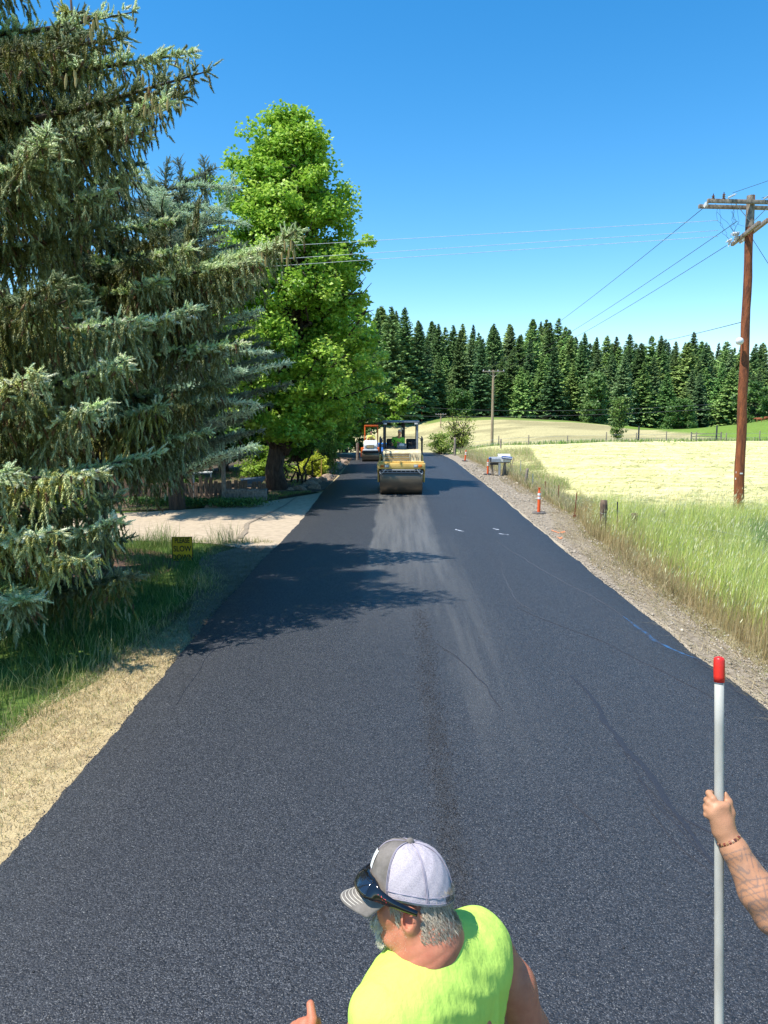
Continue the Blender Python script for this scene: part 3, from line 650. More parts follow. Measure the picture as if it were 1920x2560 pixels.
blades(S, P3(xx, yy), h, np.full(N, .0048), np.abs(R0.normal(size=N)) * .4 + .15, R0.rand(N) * 6.28, c, c * 1.15)
# tall wisps by the driveway edge
N = 1500; xx = -10 + R0.rand(N) * 6; yy = 18.2 + R0.rand(N) * 1.0 + .08 * (-xx - 5); keep = vn(xx * 2, yy) > .4; xx = xx[keep]; yy = yy[keep]; N = len(xx)
blades(S, P3(xx, yy), R0.uniform(.25, .75, N), np.full(N, .005), np.abs(R0.normal(size=N)) * .35 + .1, R0.rand(N) * 6.28, cpick(N, (1, (.45, .42, .2)), (1, (.3, .38, .12))), seg=3)
tag(link('lawn_grass', S.mesh('lawn_grass'), M_grass), 'green unmown grass under the spruces left of the road', 'grass', kind='stuff')
# pebbles of the shoulder, real stones
S = Soup(); N = 4200; yy = 4 + R0.rand(N) ** 1.3 * 44; a_ = road_edges(yy)[1]; xx = a_ + .08 + R0.rand(N) * (shoulder_right(yy) + .25 - a_ - .08)
sz = R0.uniform(.006, .016, N) * (1 + yy / 22) * np.where(R0.rand(N) < .06, 1.8, 1); base = np.stack([xx, yy, .02 + sz * .25], -1)
v = base[:, None] + oct_[None] * (sz[:, None, None] * R0.uniform(.6, 1.3, (N, 6, 1))) * [1, 1, .65]
S.add(v, t=(ft[None] + (np.arange(N) * 6)[:, None, None]), c=np.repeat((cpick(N, (3, (.46, .40, .32)), (2, (.34, .29, .22)), (.6, (.60, .54, .44))))[:, None], 6, 1))
tag(link('shoulder_stones', S.mesh('shoulder_stones'), M_stone), 'loose grey and tan stones on the gravel shoulder', 'gravel', kind='stuff')
# orange survey paint on the right shoulder
M_or = mat('orange_paint', (.85, .22, .06), .8, (.45, .28, .17), 12, .3, thr=(.42, .58))
for pts, lab in ([((1378, 1322), (1395, 1328), (1412, 1326)), 'orange survey paint stripe on the gravel, upper one'], [((1392, 1338), (1398, 1342), (1404, 1340)), 'orange survey paint dab on the gravel, lower one']):
    P = [gp(*q) for q in pts]; X = np.array([[p.x, p.x + .02] for p in P]); Y = np.array([[p.y - .12, p.y + .12] for p in P])
    tag(sheet('orange_paint_mark', M_or, X, Y, np.full(X.shape, .032)), lab, 'paint mark')
# ================================================================ FOREST BEYOND THE FIELD
M_bark = mat('bark', (.11, .08, .06), .95, (.04, .032, .026), 12, 1, 30, dist=.04, stretch=(1, 1, .25))
M_fir = mat('fir_foliage', (1, 1, 1), .75, (.75, .8, .75), .8, 0, vcol=True, rnd=.30, spec=.15)
def fir_mesh(seed, Ht, R, dens=1.0, c0=(.045, .085, .030), c1=(.12, .19, .065), low=.05, bare=0):
    c0 = (c0[0] * 2.1, c0[1] * 1.9, c0[2] * 1.4); c1 = (c1[0] * 2.3, c1[1] * 2.25, c1[2] * 1.9)
    rs = np.random.RandomState(seed); S = Soup()
    nb = int(Ht * 21 * dens); t = rs.rand(nb) ** .9 * (1 - low) + low; z = t * Ht
    prof = (1 - t) ** .92 * (.55 + .6 * np.minimum(t / .25, 1) * .5 + .15); 
    L = 2.05 * R * prof * rs.uniform(.62, 1.22, nb) + .25
    az = rs.rand(nb) * 2 * PI; lean = .10 * Ht * 0
    slope = .25 - .75 * (1 - t) ** .7 + rs.normal(size=nb) * .08
    out = np.stack([np.cos(az), np.sin(az), 0 * az], -1)
    K = 7
    for k in range(K):
        u = (k + .5 + rs.uniform(-.3, .3, nb)) / K
        p = out * (L * u)[:, None]; p[:, 2] = z + L * u * slope + .18 * L * u ** 2
        for s in (-1, 0, 1):
            side = np.stack([-out[:, 1], out[:, 0], 0 * az], -1) * s
            d = unit(out * (.75 if s else 1) + side * .8 + np.array([0, 0, -.30]) + rs.normal(size=(nb, 3)) * .22)
            ln = (.22 + .45 * L * (1 - u * .55) * .55) * rs.uniform(.7, 1.3, nb)
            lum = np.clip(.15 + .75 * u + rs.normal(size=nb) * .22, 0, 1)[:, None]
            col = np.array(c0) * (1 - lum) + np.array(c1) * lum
            sd = unit(np.cross(d, np.array([0, 0, 1.]) + rs.normal(size=(nb, 3)) * .5))
            add_leaves(S, p, d, sd, ln, ln * rs.uniform(.22, .40, nb), col)
    # leader
    add_leaves(S, np.tile([0, 0, Ht * .965], (5, 1)), unit(np.array([0, 0, 1.]) + rs.normal(size=(5, 3)) * .15), rdir(5, rs), np.full(5, Ht * .05), np.full(5, .10), np.tile(c0, (5, 1)))
    add_tubes(S, [[0, 0, -1.5]], [[0, 0, Ht * .96]], .012 * Ht, .02, 7, (.05, .04, .03))
    me = S.mesh('fir_tree'); me.materials.append(M_fir); return me
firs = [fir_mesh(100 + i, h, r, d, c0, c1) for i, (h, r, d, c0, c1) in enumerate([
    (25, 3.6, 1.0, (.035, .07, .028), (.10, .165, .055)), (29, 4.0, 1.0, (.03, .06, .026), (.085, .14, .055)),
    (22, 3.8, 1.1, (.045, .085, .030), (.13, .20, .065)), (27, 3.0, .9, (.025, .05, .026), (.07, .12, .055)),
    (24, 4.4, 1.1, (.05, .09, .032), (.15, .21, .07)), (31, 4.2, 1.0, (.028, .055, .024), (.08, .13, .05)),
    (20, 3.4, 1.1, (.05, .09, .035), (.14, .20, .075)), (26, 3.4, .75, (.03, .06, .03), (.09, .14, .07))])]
M_wfloor = 0
GF = 'firs of the wood beyond the hay field'; looks_f = ['mid green', 'tall dark', 'stocky', 'narrow dark', 'broad', 'very tall', 'short pale', 'sparse']
def fl(mi, ri, px):
    row = 'front' if ri < 2 else 'middle' if ri < 5 else 'back'
    zone = 'left of the pale utility pole' if px < 1215 else 'right of the pale utility pole' if px < 1380 else 'above the slender field tree' if px < 1560 else 'right of the slender field tree' if px < 1700 else 'left of the near utility pole' if px < 1850 else 'at the right frame edge'
    return f'{looks_f[mi]} fir in the {row} of the wood {zone}'
rf = random.Random(5); rows = [(190, 6.5), (199, 6.2), (210, 6.5), (222, 6.5), (236, 7), (252, 7.5), (270, 8), (290, 8.5), (312, 9.5)]
cnt = 0
for ri, (Y, sp) in enumerate(rows):
    x = -14 + rf.uniform(0, 4) - (0 if ri < 2 else 0); xmax = 124 if ri < 3 else 150
    while x < xmax:
        xx = x + rf.uniform(-1.2, 1.2); yy = Y + rf.uniform(-4, 4) + (5 if 45 < xx < 100 and ri < 3 else 0)
        m = firs[rf.randrange(8)]; s = rf.uniform(.50, .74) + .045 * min(ri, 6)
        if ri >= 5 and rf.random() < .25: s *= 1.22
        # keep the photographed skyline: high on the left, falling to the right
        pxl = 986 + xx / yy * 1849
        top = np.interp(pxl, [880, 980, 1050, 1200, 1370, 1440, 1530, 1680, 1800, 1930, 2200], [790, 775, 832, 822, 806, 845, 846, 850, 872, 888, 905])
        zmax = 3.4 + (1030 - top - rf.uniform(-26, 30)) / 1849 * yy
        hb = float(H(xx, yy)); hm = [25, 29, 22, 27, 24, 31, 20, 26][firs.index(m)]
        smax_ = (zmax - hb) / hm
        if ri >= 3: s = min(max(s, smax_ * .93), smax_)
        else: s = min(s, smax_)
        if s < .3: x += sp; continue
        o = link('fir_tree', m, None, loc=(xx, yy, hb - .3), rot=(rf.uniform(-.02, .02), rf.uniform(-.02, .02), rf.uniform(0, 6.28)))
        o.scale = (s * rf.uniform(.85, 1.15), s * rf.uniform(.85, 1.15), s); tag(o, fl(firs.index(m), ri, pxl), 'fir tree', GF); cnt += 1
        x += sp * .85 * rf.uniform(.8, 1.25)
# twin taller firs at the left end
for (px, topy, Y, mi, lab) in ((978, 768, 176, 1, 'left and taller of two dark firs at the left end of the wood'), (1012, 770, 180, 5, 'right one of two tall firs at the left end of the wood'), (1050, 806, 181, 3, 'slim dark fir right of the two tall ones at the left end of the wood')):
    p = at(px, topy, Y); hb = float(H(p.x, Y)) - .5; s = (p.z - hb) / [25, 29, 22, 27, 24, 31, 20, 26][mi]
    o = link('fir_tree', firs[mi], None, loc=(p.x, Y, hb), rot=(0, 0, px)); o.scale = (s, s, s); tag(o, lab, 'fir tree', GF)
# ================================================================ BROADLEAF TREES
M_leaf = mat('maple_leaf', (1, 1, 1), .45, (.8, .88, .8), 1.5, 0, vcol=True, trans=.38, spec=.35)
def limb_curve(a, b, sag, n=8, rs=R0, wob=.1):
    a = np.array(a, float); b = np.array(b, float); t = np.linspace(0, 1, n)[:, None]
    p = a * (1 - t) + b * t; p[:, 2] += (sag * 4 * t * (1 - t))[:, 0]
    w = rs.normal(size=(n, 3)) * wob * np.linalg.norm(b - a) * .1; w[0] = 0; w[-1] = 0; return p + w
def broadleaf(name, base, Ht, prof, rs, nl=60, leaves=45000, lsz=.13, c=((.10, .24, .03), (.20, .38, .05), (.32, .48, .08)), trunk_r=.28, z0=2.0,
              extra=(), label='', cat='tree', clump=.55, center=None, parent_tag=True, stems=None, dark=(.05, .12, .02), tw=.5, flat=.6):
    "prof: list of (z, radius, dx, dy) of the crown"
    root = empty(name, base); tag(root, label, cat)
    P = np.array(prof, float); pr = lambda z: [np.interp(z, P[:, 0], P[:, i]) for i in (1, 2, 3)]
    ST = Soup(); top = pr(Ht * .93)
    tp = limb_curve((0, 0, -.1), (top[1], top[2], Ht * .93), 0, 14, rs, .05)
    if stems: 
        for s in stems: add_path(ST, limb_curve((s[0], s[1], -.1), s[2], s[3], 9, rs, .6), np.linspace(s[4], s[4] * .35, 9), 8)
    else: add_path(ST, tp, trunk_r * (1 - np.linspace(0, 1, 14) * .9) * np.where(np.arange(14) == 0, 1.25, 1), 14)
    ends = []; 
    for i in range(nl):
        z = z0 + (Ht * .97 - z0) * ((i + rs.rand()) / nl) ** .92; r, dx, dy = pr(z); az = i * 2.4 + rs.normal() * .3
        ends.append((np.array([dx + r * math.cos(az) * rs.uniform(.72, 1.0), dy + r * math.sin(az) * rs.uniform(.72, 1.0), z]), 0))
    for e in extra: ends.append((np.array(e, float), 1))
    clumps = []
    for e, ex in ends:
        hz = max(z0 * .55, e[2] - np.hypot(e[0], e[1]) * rs.uniform(.45, .8)); k = np.clip(hz / (Ht * .93), 0, 1)
        a = tp[0] * (1 - k) + tp[-1] * k if not stems else np.array([rs.normal() * .1, rs.normal() * .1, z0 * .8])
        lc = limb_curve(a, e, .25, 9, rs, .6); Ln = np.linalg.norm(e - a)
        add_path(ST, lc, np.linspace(.025 * Ln + .015, .010, 9), 6)
        for q in range(7 if ex else 5):
            t = rs.uniform(.35, 1.03); j = min(int(t * 8), 7); c0 = lc[j] * (1 - (t * 8 - j)) + lc[j + 1] * (t * 8 - j)
            off = rs.normal(size=3) * np.array([1, 1, .45]) * clump * (.5 if ex else .6) * (.5 + .5 * t); c1 = c0 + off
            if rs.rand() < .5: add_tubes(ST, [c0], [c1], .012, .005, 4)
            clumps.append((c1, clump * rs.uniform(.5, 1.15) * (.85 if ex else 1), t))
    link('trunk', ST.mesh('trunk', True), M_bark, root)
    S = Soup(); per = max(10, leaves // len(clumps)); C = np.array([k[0] for k in clumps]); Rr = np.array([k[1] for k in clumps])
    idx = np.repeat(np.arange(len(C)), per); N = len(idx)
    cdir = C.copy(); cdir[:, 2] = 0; cdir = unit(cdir + 1e-6)
    off = rdir(N, rs) * (rs.rand(N, 1) ** .45) * np.array([1, 1, flat]); off[:, 2] = np.where(off[:, 2] < 0, off[:, 2] * .6, off[:, 2])
    pos = C[idx] + off * Rr[idx][:, None]; pos -= np.array([0, 0, 1.]) * (.12 * (off ** 2)[:, :2].sum(1) * Rr[idx])[:, None]
    up = unit(cdir[idx] * .5 + off * .5 + rs.normal(size=(N, 3)) * .55 + np.array([0, 0, -.45])); sd = unit(np.cross(up, np.array([0, 0, 1.]) + rs.normal(size=(N, 3)) * .45))
    ck = rs.rand(len(C)); cc = np.array(c)
    w = np.clip(ck[idx] * .6 + rs.rand(N) * .5 + off[:, 2] * .25, 0, 1)[:, None]
    col = np.where(w < .5, cc[0] * (1 - w * 2) + cc[1] * w * 2, cc[1] * (2 - 2 * w) + cc[2] * (2 * w - 1)) * rs.uniform(.8, 1.2, (N, 1))
    ln = lsz * rs.uniform(.7, 1.3, N); add_leaves(S, pos, up, sd, ln, ln * tw, col)
    me = S.mesh('crown'); link('crown', me, M_leaf, root); return root
rs = np.random.RandomState(11)
broadleaf('sweetgum_tree', (-5.1, 32, 0), 15.2, [(3.2, 2.3, .6, -.4), (4.6, 3.7, .9, -.3), (7, 3.9, .9, 0), (9, 3.4, .8, 0), (10.5, 3.0, .7, 0), (12, 2.4, .7, 0), (13, 1.8, .8, 0), (14.2, .9, .9, 0), (15.2, .3, .9, 0)], rs,
          nl=175, leaves=108000, lsz=.135, extra=[(4.3, -.6, 10.1), (3.9, 0, 9.0), (4.0, .5, 6.6), (3.7, 0, 8.0), (-2.5, -.5, 12.6), (.9, -2.8, 3.0), (-.4, -3.6, 3.4), (-1.3, -3.2, 4.0), (1.6, -3.2, 4.2), (2.2, -2.6, 3.3), (1.9, -2.9, 5.1), (1.1, -3.6, 2.7), (2.6, -1.6, 2.7), (1.5, 0, 15.2), (.4, 0, 15.5), (2.1, 0, 14.6), (-1.6, 0, 13.6)],
          label='tall bright green star-leaved tree with a thick dark trunk beyond the driveway', trunk_r=.42, z0=3.4, clump=.66, c=((.15, .31, .03), (.35, .55, .06), (.58, .74, .14)), flat=.85, tw=.62)
broadleaf('maple_tree', (-5.4, 43, 0), 11.5, [(2.0, 2.6, .3, 0), (4, 3.6, .8, 0), (7, 3.7, 1.1, 0), (9.5, 2.6, 1.0, 0), (11.5, .6, .7, 0)], rs, nl=70, leaves=34000, lsz=.20, label='dense green broadleaf tree behind the tall star-leaved tree, left of the road',
          c=((.09, .20, .025), (.23, .40, .045), (.46, .62, .10)), clump=.7, z0=1.5, extra=[(4.6, 0, 6.9), (3.9, 0, 8.0), (4.4, -.5, 7.6)])
broadleaf('maple_tree', (-6.0, 57, 0), 10.5, [(1.8, 3.4, 0, 0), (4.5, 4.4, .8, 0), (7, 4.0, .8, 0), (9, 2.6, .6, 0), (10.5, .7, .4, 0)], rs, nl=70, leaves=30000, lsz=.22, label='broadleaf tree whose lit lowest branch reaches over the road behind the rollers',
          c=((.07, .17, .025), (.20, .36, .04), (.48, .62, .10)), clump=.85, z0=1.3, extra=[(7.2, 0, 4.6), (6.4, 0, 5.0), (7.7, .4, 4.3), (5.6, 0, 5.2), (8.3, 0, 4.5)])
broadleaf('alder_tree', (-4.8, 72, float(H(-4.8, 72))), 8.5, [(1.0, 2.6, 0, 0), (4.5, 3.0, 0, 0), (7, 2.2, 0, 0), (8.5, .5, 0, 0)], rs, nl=34, leaves=9000, lsz=.28, label='small shaded tree at the bend behind the orange roller',
          c=((.04, .10, .02), (.09, .19, .03), (.20, .33, .05)), clump=.9, z0=.8)
broadleaf('hedge_tree', (-9.5, 41, 0), 10.5, [(1, 3.2, 0, 0), (5, 3.6, 0, 0), (8, 2.6, 0, 0), (10.5, .6, 0, 0)], rs, nl=50, leaves=15000, lsz=.22, label='dark green tree filling the garden behind the tall star-leaved tree', c=((.03, .08, .015), (.07, .16, .025), (.16, .30, .04)), clump=.9, z0=1.0)
broadleaf('hedge_tree', (-14, 36, 0), 10.2, [(.8, 3.4, 0, 0), (5, 3.8, 0, 0), (8, 2.8, 0, 0), (10.2, .6, 0, 0)], rs, nl=50, leaves=15000, lsz=.22, label='leafy tree in the garden seen through the spruce branches', c=((.03, .08, .015), (.08, .17, .025), (.20, .36, .04)), clump=.9, z0=.8)
broadleaf('hedge_tree', (-19.5, 33, 0), 10.8, [(.8, 3.6, 0, 0), (5, 4.2, 0, 0), (8, 3.0, 0, 0), (10.8, .6, 0, 0)], rs, nl=50, leaves=13000, lsz=.24, label='leafy tree at the far left behind the big spruce', c=((.04, .10, .015), (.10, .22, .025), (.24, .42, .05)), clump=.95, z0=.8)
broadleaf('ornamental_maple', (-4.55, 34.6, 0), 3.3, [(1.5, .9, 0, 0), (2.4, 1.4, 0, 0), (3.3, .6, 0, 0)], rs, nl=26, leaves=6500, lsz=.11, label='small many-stemmed tree with pale twisted trunks in the rock bed', z0=1.4, clump=.38,
          stems=[(-.35, 0, (-.9, -.1, 1.6), .05, .055), (-.15, .1, (-.35, 0, 1.9), .0, .06), (0, 0, (.1, .1, 2.0), -.05, .07), (.2, 0, (.7, 0, 1.7), .1, .075), (.28, .1, (1.4, 0, 1.5), .3, .05), (-.3, -.1, (-.6, -.3, 1.0), 0, .04)], c=((.05, .13, .02), (.12, .26, .04), (.24, .40, .07)))
broadleaf('yellow_shrub', (-4.15, 38.2, 0), 1.0, [(.1, .75, 0, 0), (.5, .8, 0, 0), (1.0, .3, 0, 0)], rs, nl=26, leaves=5200, lsz=.09, label='rounded yellow-leaved shrub in the rock bed', cat='shrub', z0=.15, clump=.25, trunk_r=.04, c=((.30, .36, .03), (.50, .54, .05), (.68, .68, .10)))
broadleaf('green_shrub', (-6.4, 36.6, 0), 1.6, [(.1, 1.2, 0, 0), (.8, 1.3, 0, 0), (1.6, .5, 0, 0)], rs, nl=26, leaves=5200, lsz=.10, label='bright green shrub behind the thick dark trunk', cat='shrub', z0=.15, clump=.35, trunk_r=.04, c=((.14, .26, .03), (.26, .42, .05), (.42, .55, .08)))
broadleaf('green_shrub', (-9.4, 31.0, 0), 1.7, [(.1, 1.2, 0, 0), (.8, 1.2, 0, 0), (1.7, .5, 0, 0)], rs, nl=24, leaves=4200, lsz=.10, label='shrub in the shade behind the plank fence', cat='shrub', z0=.15, clump=.35, trunk_r=.04, c=((.05, .12, .03), (.10, .22, .05), (.24, .38, .08)))
broadleaf('green_shrub', (-12.6, 26.6, 0), 1.2, [(.1, 1.3, 0, 0), (.6, 1.2, 0, 0), (1.2, .5, 0, 0)], rs, nl=24, leaves=4200, lsz=.10, label='sunlit yellow-green shrub beyond the driveway, seen under the spruce', cat='shrub', z0=.15, clump=.35, trunk_r=.04, c=((.16, .26, .03), (.32, .42, .05), (.52, .58, .10)))
# field trees
p = at(1543, 1098, 96); hz = float(H(p.x, 96))
r_ = broadleaf('field_tree', (p.x, 96, hz), 5.6, [(.4, .7, 0, 0), (1.6, .95, 0, 0), (3.0, .9, 0, 0), (4.2, 1.0, .1, 0), (5.6, .5, .1, 0)], rs, nl=40, leaves=2600, lsz=.20, label='slender lone tree with pale bare upper twigs in the middle of the field', z0=.4, clump=.45, trunk_r=.12, c=((.06, .13, .03), (.14, .24, .05), (.26, .36, .08)))
p = at(1148, 1112, 66); hz = float(H(p.x, 66))
broadleaf('thin_tree', (p.x, 66, hz), 3.6, [(.3, .8, 0, 0), (1.5, 1.3, 0, 0), (2.6, 1.4, 0, 0), (3.6, .8, 0, 0)], rs, nl=44, leaves=1700, lsz=.12, label='sparse multi-stemmed young tree beside the bend, left of the pale utility pole', z0=.5, clump=.5, stems=[(-.5, 0, (-1.0, 0, 2.8), 0, .035), (-.15, 0, (-.3, 0, 3.3), 0, .04), (.2, 0, (.3, 0, 3.4), 0, .05), (.5, 0, (.9, 0, 3.0), 0, .045)], c=((.16, .22, .04), (.32, .38, .08), (.48, .52, .12)))
p = at(1485, 1062, 184); hz = float(H(p.x, 184)) - .5
broadleaf('alder_tree', (p.x, 184, hz), 13, [(1, 2.8, 0, 0), (6, 3.6, 0, 0), (10, 2.6, 0, 0), (13, .6, 0, 0)], rs, nl=40, leaves=5000, lsz=.6, label='pale green rounded tree at the foot of the wood', z0=1, clump=1.1, c=((.08, .16, .05), (.16, .27, .08), (.25, .36, .12)))
p = at(1470, 1063, 186); 
for px, w_, h_, lab in ((1150, 3.2, 7, 'low leafy tree at the left foot of the wood, above the thin young tree'), (1700, 4.0, 9, 'low leafy tree at the foot of the wood by the white shed'), (1890, 5, 12, 'broad leafy tree at the foot of the wood right of the near utility pole')):
    p = at(px, 1050, 182); hz = float(H(p.x, 182)) - .5
    broadleaf('alder_tree', (p.x, 182, hz), h_, [(.5, w_ * .8, 0, 0), (h_ * .5, w_, 0, 0), (h_ * .8, w_ * .7, 0, 0), (h_, .6, 0, 0)], rs, nl=34, leaves=3600, lsz=.6, label=lab, z0=.6, clump=1.0, c=((.05, .12, .03), (.10, .20, .05), (.18, .30, .08)))
p = at(1150, 1000, 178); 
# green roadside bush at the bend
p = at(1095, 1130, 60.5); broadleaf('roadside_bush', (p.x + .2, 60.5, 0), 1.6, [(.1, .9, 0, 0), (.8, 1.0, 0, 0), (1.6, .5, 0, 0)], rs, nl=22, leaves=2200, lsz=.13, label='yellow-green bush at the bend just right of the yellow roller', cat='bush', z0=.1, clump=.35, trunk_r=.03, c=((.16, .24, .04), (.30, .40, .08), (.46, .52, .14)))
# ================================================================ SPRUCES AND CEDAR
M_twig = mat('spruce_twigs', (1, 1, 1), .6, (.78, .8, .78), 1.2, 0, vcol=True, trans=.10, spec=.3)
_n, _l = nodes(M_twig); _a = _n.new('ShaderNodeAttribute'); _a.attribute_type = 'INSTANCER'; _a.attribute_name = 'twig_tint'; _m = _n.new('ShaderNodeMix'); _m.data_type = 'RGBA'; _m.blend_type = 'MULTIPLY'; _m.inputs[0].default_value = 1
_b = _n['Principled BSDF'].inputs['Base Color']; _s = _b.links[0].from_socket; _l.new(_s, _m.inputs[6]); _l.new(_a.outputs['Vector'], _m.inputs[7]); _l.new(_m.outputs[2], _b); _l.new(_m.outputs[2], [q for q in _n if q.type == 'BSDF_TRANSLUCENT'][0].inputs['Color'])
M_needle = mat('spruce_needles', (1, 1, 1), .6, (.75, .78, .75), 1.2, 0, vcol=True, trans=.12, spec=.3)
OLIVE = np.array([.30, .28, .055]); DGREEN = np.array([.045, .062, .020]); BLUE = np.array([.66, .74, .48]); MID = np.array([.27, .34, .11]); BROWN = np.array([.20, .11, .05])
def conifer(name, base, Ht, prof, rs, nl, label, tips=(), hang=1.0, sprig=.13, rad=.045, k=9, dens=1.0, blue=.5, z0=.6, trunk_r=.25, leaders=(), mat_=None, tilt=0.12, dip=.32, thin=.16, cols=None, body=0, inst=0):
    root = empty(name, base); tag(root, label, 'tree'); P = np.array(prof, float); ST = Soup(); S = Soup()
    add_path(ST, limb_curve((0, 0, -.1), (0, 0, Ht), 0, 12, rs, .03), trunk_r * np.linspace(1, .08, 12), 12)
    limbs = []
    for i in range(nl):
        z = z0 + (Ht * .985 - z0) * ((i + rs.rand()) / nl) ** .95; r = np.interp(z, P[:, 0], P[:, 1]) * rs.uniform(.62, 1.08); az = i * 2.4 + rs.normal() * .25
        e = np.array([r * math.cos(az), r * math.sin(az), z]); a = np.array([0, 0, min(z + r * tilt, Ht * .98)]); limbs.append((a, e, .0, dip))
    for e in tips:
        e = np.array(e[:3], float) - np.array(base); r = np.hypot(e[0], e[1]); limbs.append((np.array([0, 0, min(e[2] + r * rs.uniform(-.05, .18), Ht * .97)]), e, 1.0, dip * .6))
    for a, e in leaders: limbs.append((np.array(a, float) - np.array(base), np.array(e, float) - np.array(base), 2.0, 0))
    O = []; D = []; C = []; TC = []; Ln = []; Rd = []
    cO, cD, cB, cM = cols or (OLIVE, DGREEN, BLUE, MID)
    for a, e, ex, dp in limbs:
        L = np.linalg.norm(e - a); n = max(5, int(L / .115 * dens)); t = (np.arange(n) + rs.rand(n)) / n; t = t[t > .10]; n = len(t)
        w = rs.normal(size=3) * .05 * L; w[2] = 0
        cur = lambda q: a * (1 - q)[:, None] + e * q[:, None] + w * (q * (1 - q) * 4)[:, None] - np.array([0, 0, 1.]) * (dp * L * .5 * np.sin(PI * q ** .8))[:, None]
        q = np.linspace(0, 1, 9); lp = cur(q); add_path(ST, lp, np.linspace(.018 * L + .012, .008, 9), 5)
        p = cur(t); d = unit(cur(t + .03) - p); side = unit(np.cross(d, [0, 0, 1.])); lc = rs.uniform(1.35, 1.9) if ((ex == 1 and rs.rand() < .6) or rs.rand() < .30) else rs.uniform(.28, .62)  # lc: some boughs tinted as if sunlit, the rest as if shaded
        warm = rs.rand() < .35
        # branchlets: side sprays, tips, and hanging curtains
        for kind in ('side', 'side', 'side', 'up', 'up', 'hang', 'hang', 'hang'):
            if kind == 'hang' and hang <= 0: continue
            if kind == 'up' and rs.rand() < .0: continue
            sel = rs.rand(n) < (min(1, hang) if kind == 'hang' else .95 if kind == 'side' else .5); pp = p[sel]; dd = d[sel]; ss = side[sel] * np.where(rs.rand(sel.sum()) < .5, 1, -1)[:, None]; tt = t[sel]; m_ = len(tt)
            if m_ == 0: continue
            env = np.sin(PI * np.clip(tt, .05, .97) ** 1.1)
            if kind == 'side': bl = (.18 + .34 * L ** .5 * (1 - tt) ** .6 * .8) * rs.uniform(.5, 1.2, m_); bd = unit(dd * .75 + ss * .85 + rs.normal(size=(m_, 3)) * .12 + [0, 0, .06])
            elif kind == 'up': bl = rs.uniform(.10, .24, m_); bd = unit(dd * .8 + [0, 0, .6] + rs.normal(size=(m_, 3)) * .3)
            else: bl = (.14 + .62 * hang * env) * rs.uniform(.35, 1.25, m_); bd = unit(dd * .15 + ss * rs.uniform(0, .45, (m_, 1)) + [0, 0, -1.] + rs.normal(size=(m_, 3)) * .12); pp = pp + ss * rs.uniform(0, .25, (m_, 1)) * np.minimum(1, L / 3)
            ns = np.maximum(1, (bl / (sprig * .72)).astype(int)); idx = np.repeat(np.arange(m_), ns); fr = np.concatenate([np.arange(x) / x for x in ns]) 
            o = pp[idx] + bd[idx] * (bl[idx] * fr)[:, None] - np.array([0, 0, 1.]) * (.25 * bl[idx] * fr ** 2 * (kind == 'side'))[:, None]
            dr = unit(bd[idx] + rs.normal(size=(len(idx), 3)) * (.28 if kind != 'hang' else .22))
            tipf = np.clip((fr * .6 + tt[idx] * .7 - .35), 0, 1) * (1.0 if kind != 'hang' else .32)
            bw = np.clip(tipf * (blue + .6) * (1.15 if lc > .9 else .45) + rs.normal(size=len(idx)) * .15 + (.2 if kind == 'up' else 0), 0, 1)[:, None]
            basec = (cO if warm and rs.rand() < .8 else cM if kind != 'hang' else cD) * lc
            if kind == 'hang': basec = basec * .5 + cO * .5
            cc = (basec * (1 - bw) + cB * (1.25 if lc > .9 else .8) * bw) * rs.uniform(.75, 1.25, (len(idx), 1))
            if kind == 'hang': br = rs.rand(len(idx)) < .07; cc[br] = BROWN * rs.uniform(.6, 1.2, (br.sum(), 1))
            O.append(o); D.append(dr); C.append(cc); TC.append(cc * 1.18 + .01); Ln.append(sprig * rs.uniform(.8, 1.4, len(idx))); Rd.append(rad * rs.uniform(.75, 1.25, len(idx)))
    O, D, C, TC, Ln, Rd = map(np.concatenate, (O, D, C, TC, Ln, Rd))
    if inst:
        link('trunk', ST.mesh('trunk', True), M_bark, root); sprig_cloud('crown', M_twig, root, O, D, Ln, Rd, np.minimum(C * 1.12, .95), inst, body or .3, rs); return root
    add_sprigs(S, O, D, Ln, Rd, k, C, TC, rs, wid=thin)
    if body: add_spindles(S, O, D, Ln * 1.05, Rd * body, C * .9, rs)
    link('trunk', ST.mesh('trunk', True), M_bark, root); link('crown', S.mesh('crown'), mat_ or M_needle, root)
    root['n'] = len(O); print(name, len(O) * k, 'tris'); return root
def A_(*t): return [tuple(at(*q)) for q in t]
rs = np.random.RandomState(21)
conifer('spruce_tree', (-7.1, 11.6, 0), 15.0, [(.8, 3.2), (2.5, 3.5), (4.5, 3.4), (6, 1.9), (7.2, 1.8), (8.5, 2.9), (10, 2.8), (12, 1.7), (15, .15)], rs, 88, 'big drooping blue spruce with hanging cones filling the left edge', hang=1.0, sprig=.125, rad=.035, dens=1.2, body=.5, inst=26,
        tips=A_((520, 178, 11.0), (490, 130, 11.4), (420, 250, 10.8), (335, 30, 11.6), (320, 90, 11.2), (358, 330, 11.2), (285, 480, 11.3), (270, 560, 11.4), (470, 235, 11.3), (160, 120, 10.2), (120, 330, 9.6), (230, 300, 10.2),
                (485, 775, 11.2), (345, 800, 10.2), (200, 740, 9.8), (310, 900, 9.9), (150, 700, 9.6), (100, 930, 9.2), (250, 1010, 9.6), (290, 1300, 9.8), (330, 1440, 10.2), (215, 1400, 9.6), (130, 1330, 9.0), (60, 1500, 9.2), (20, 1180, 8.8), (250, 1180, 9.4)), trunk_r=.3, z0=1.2)
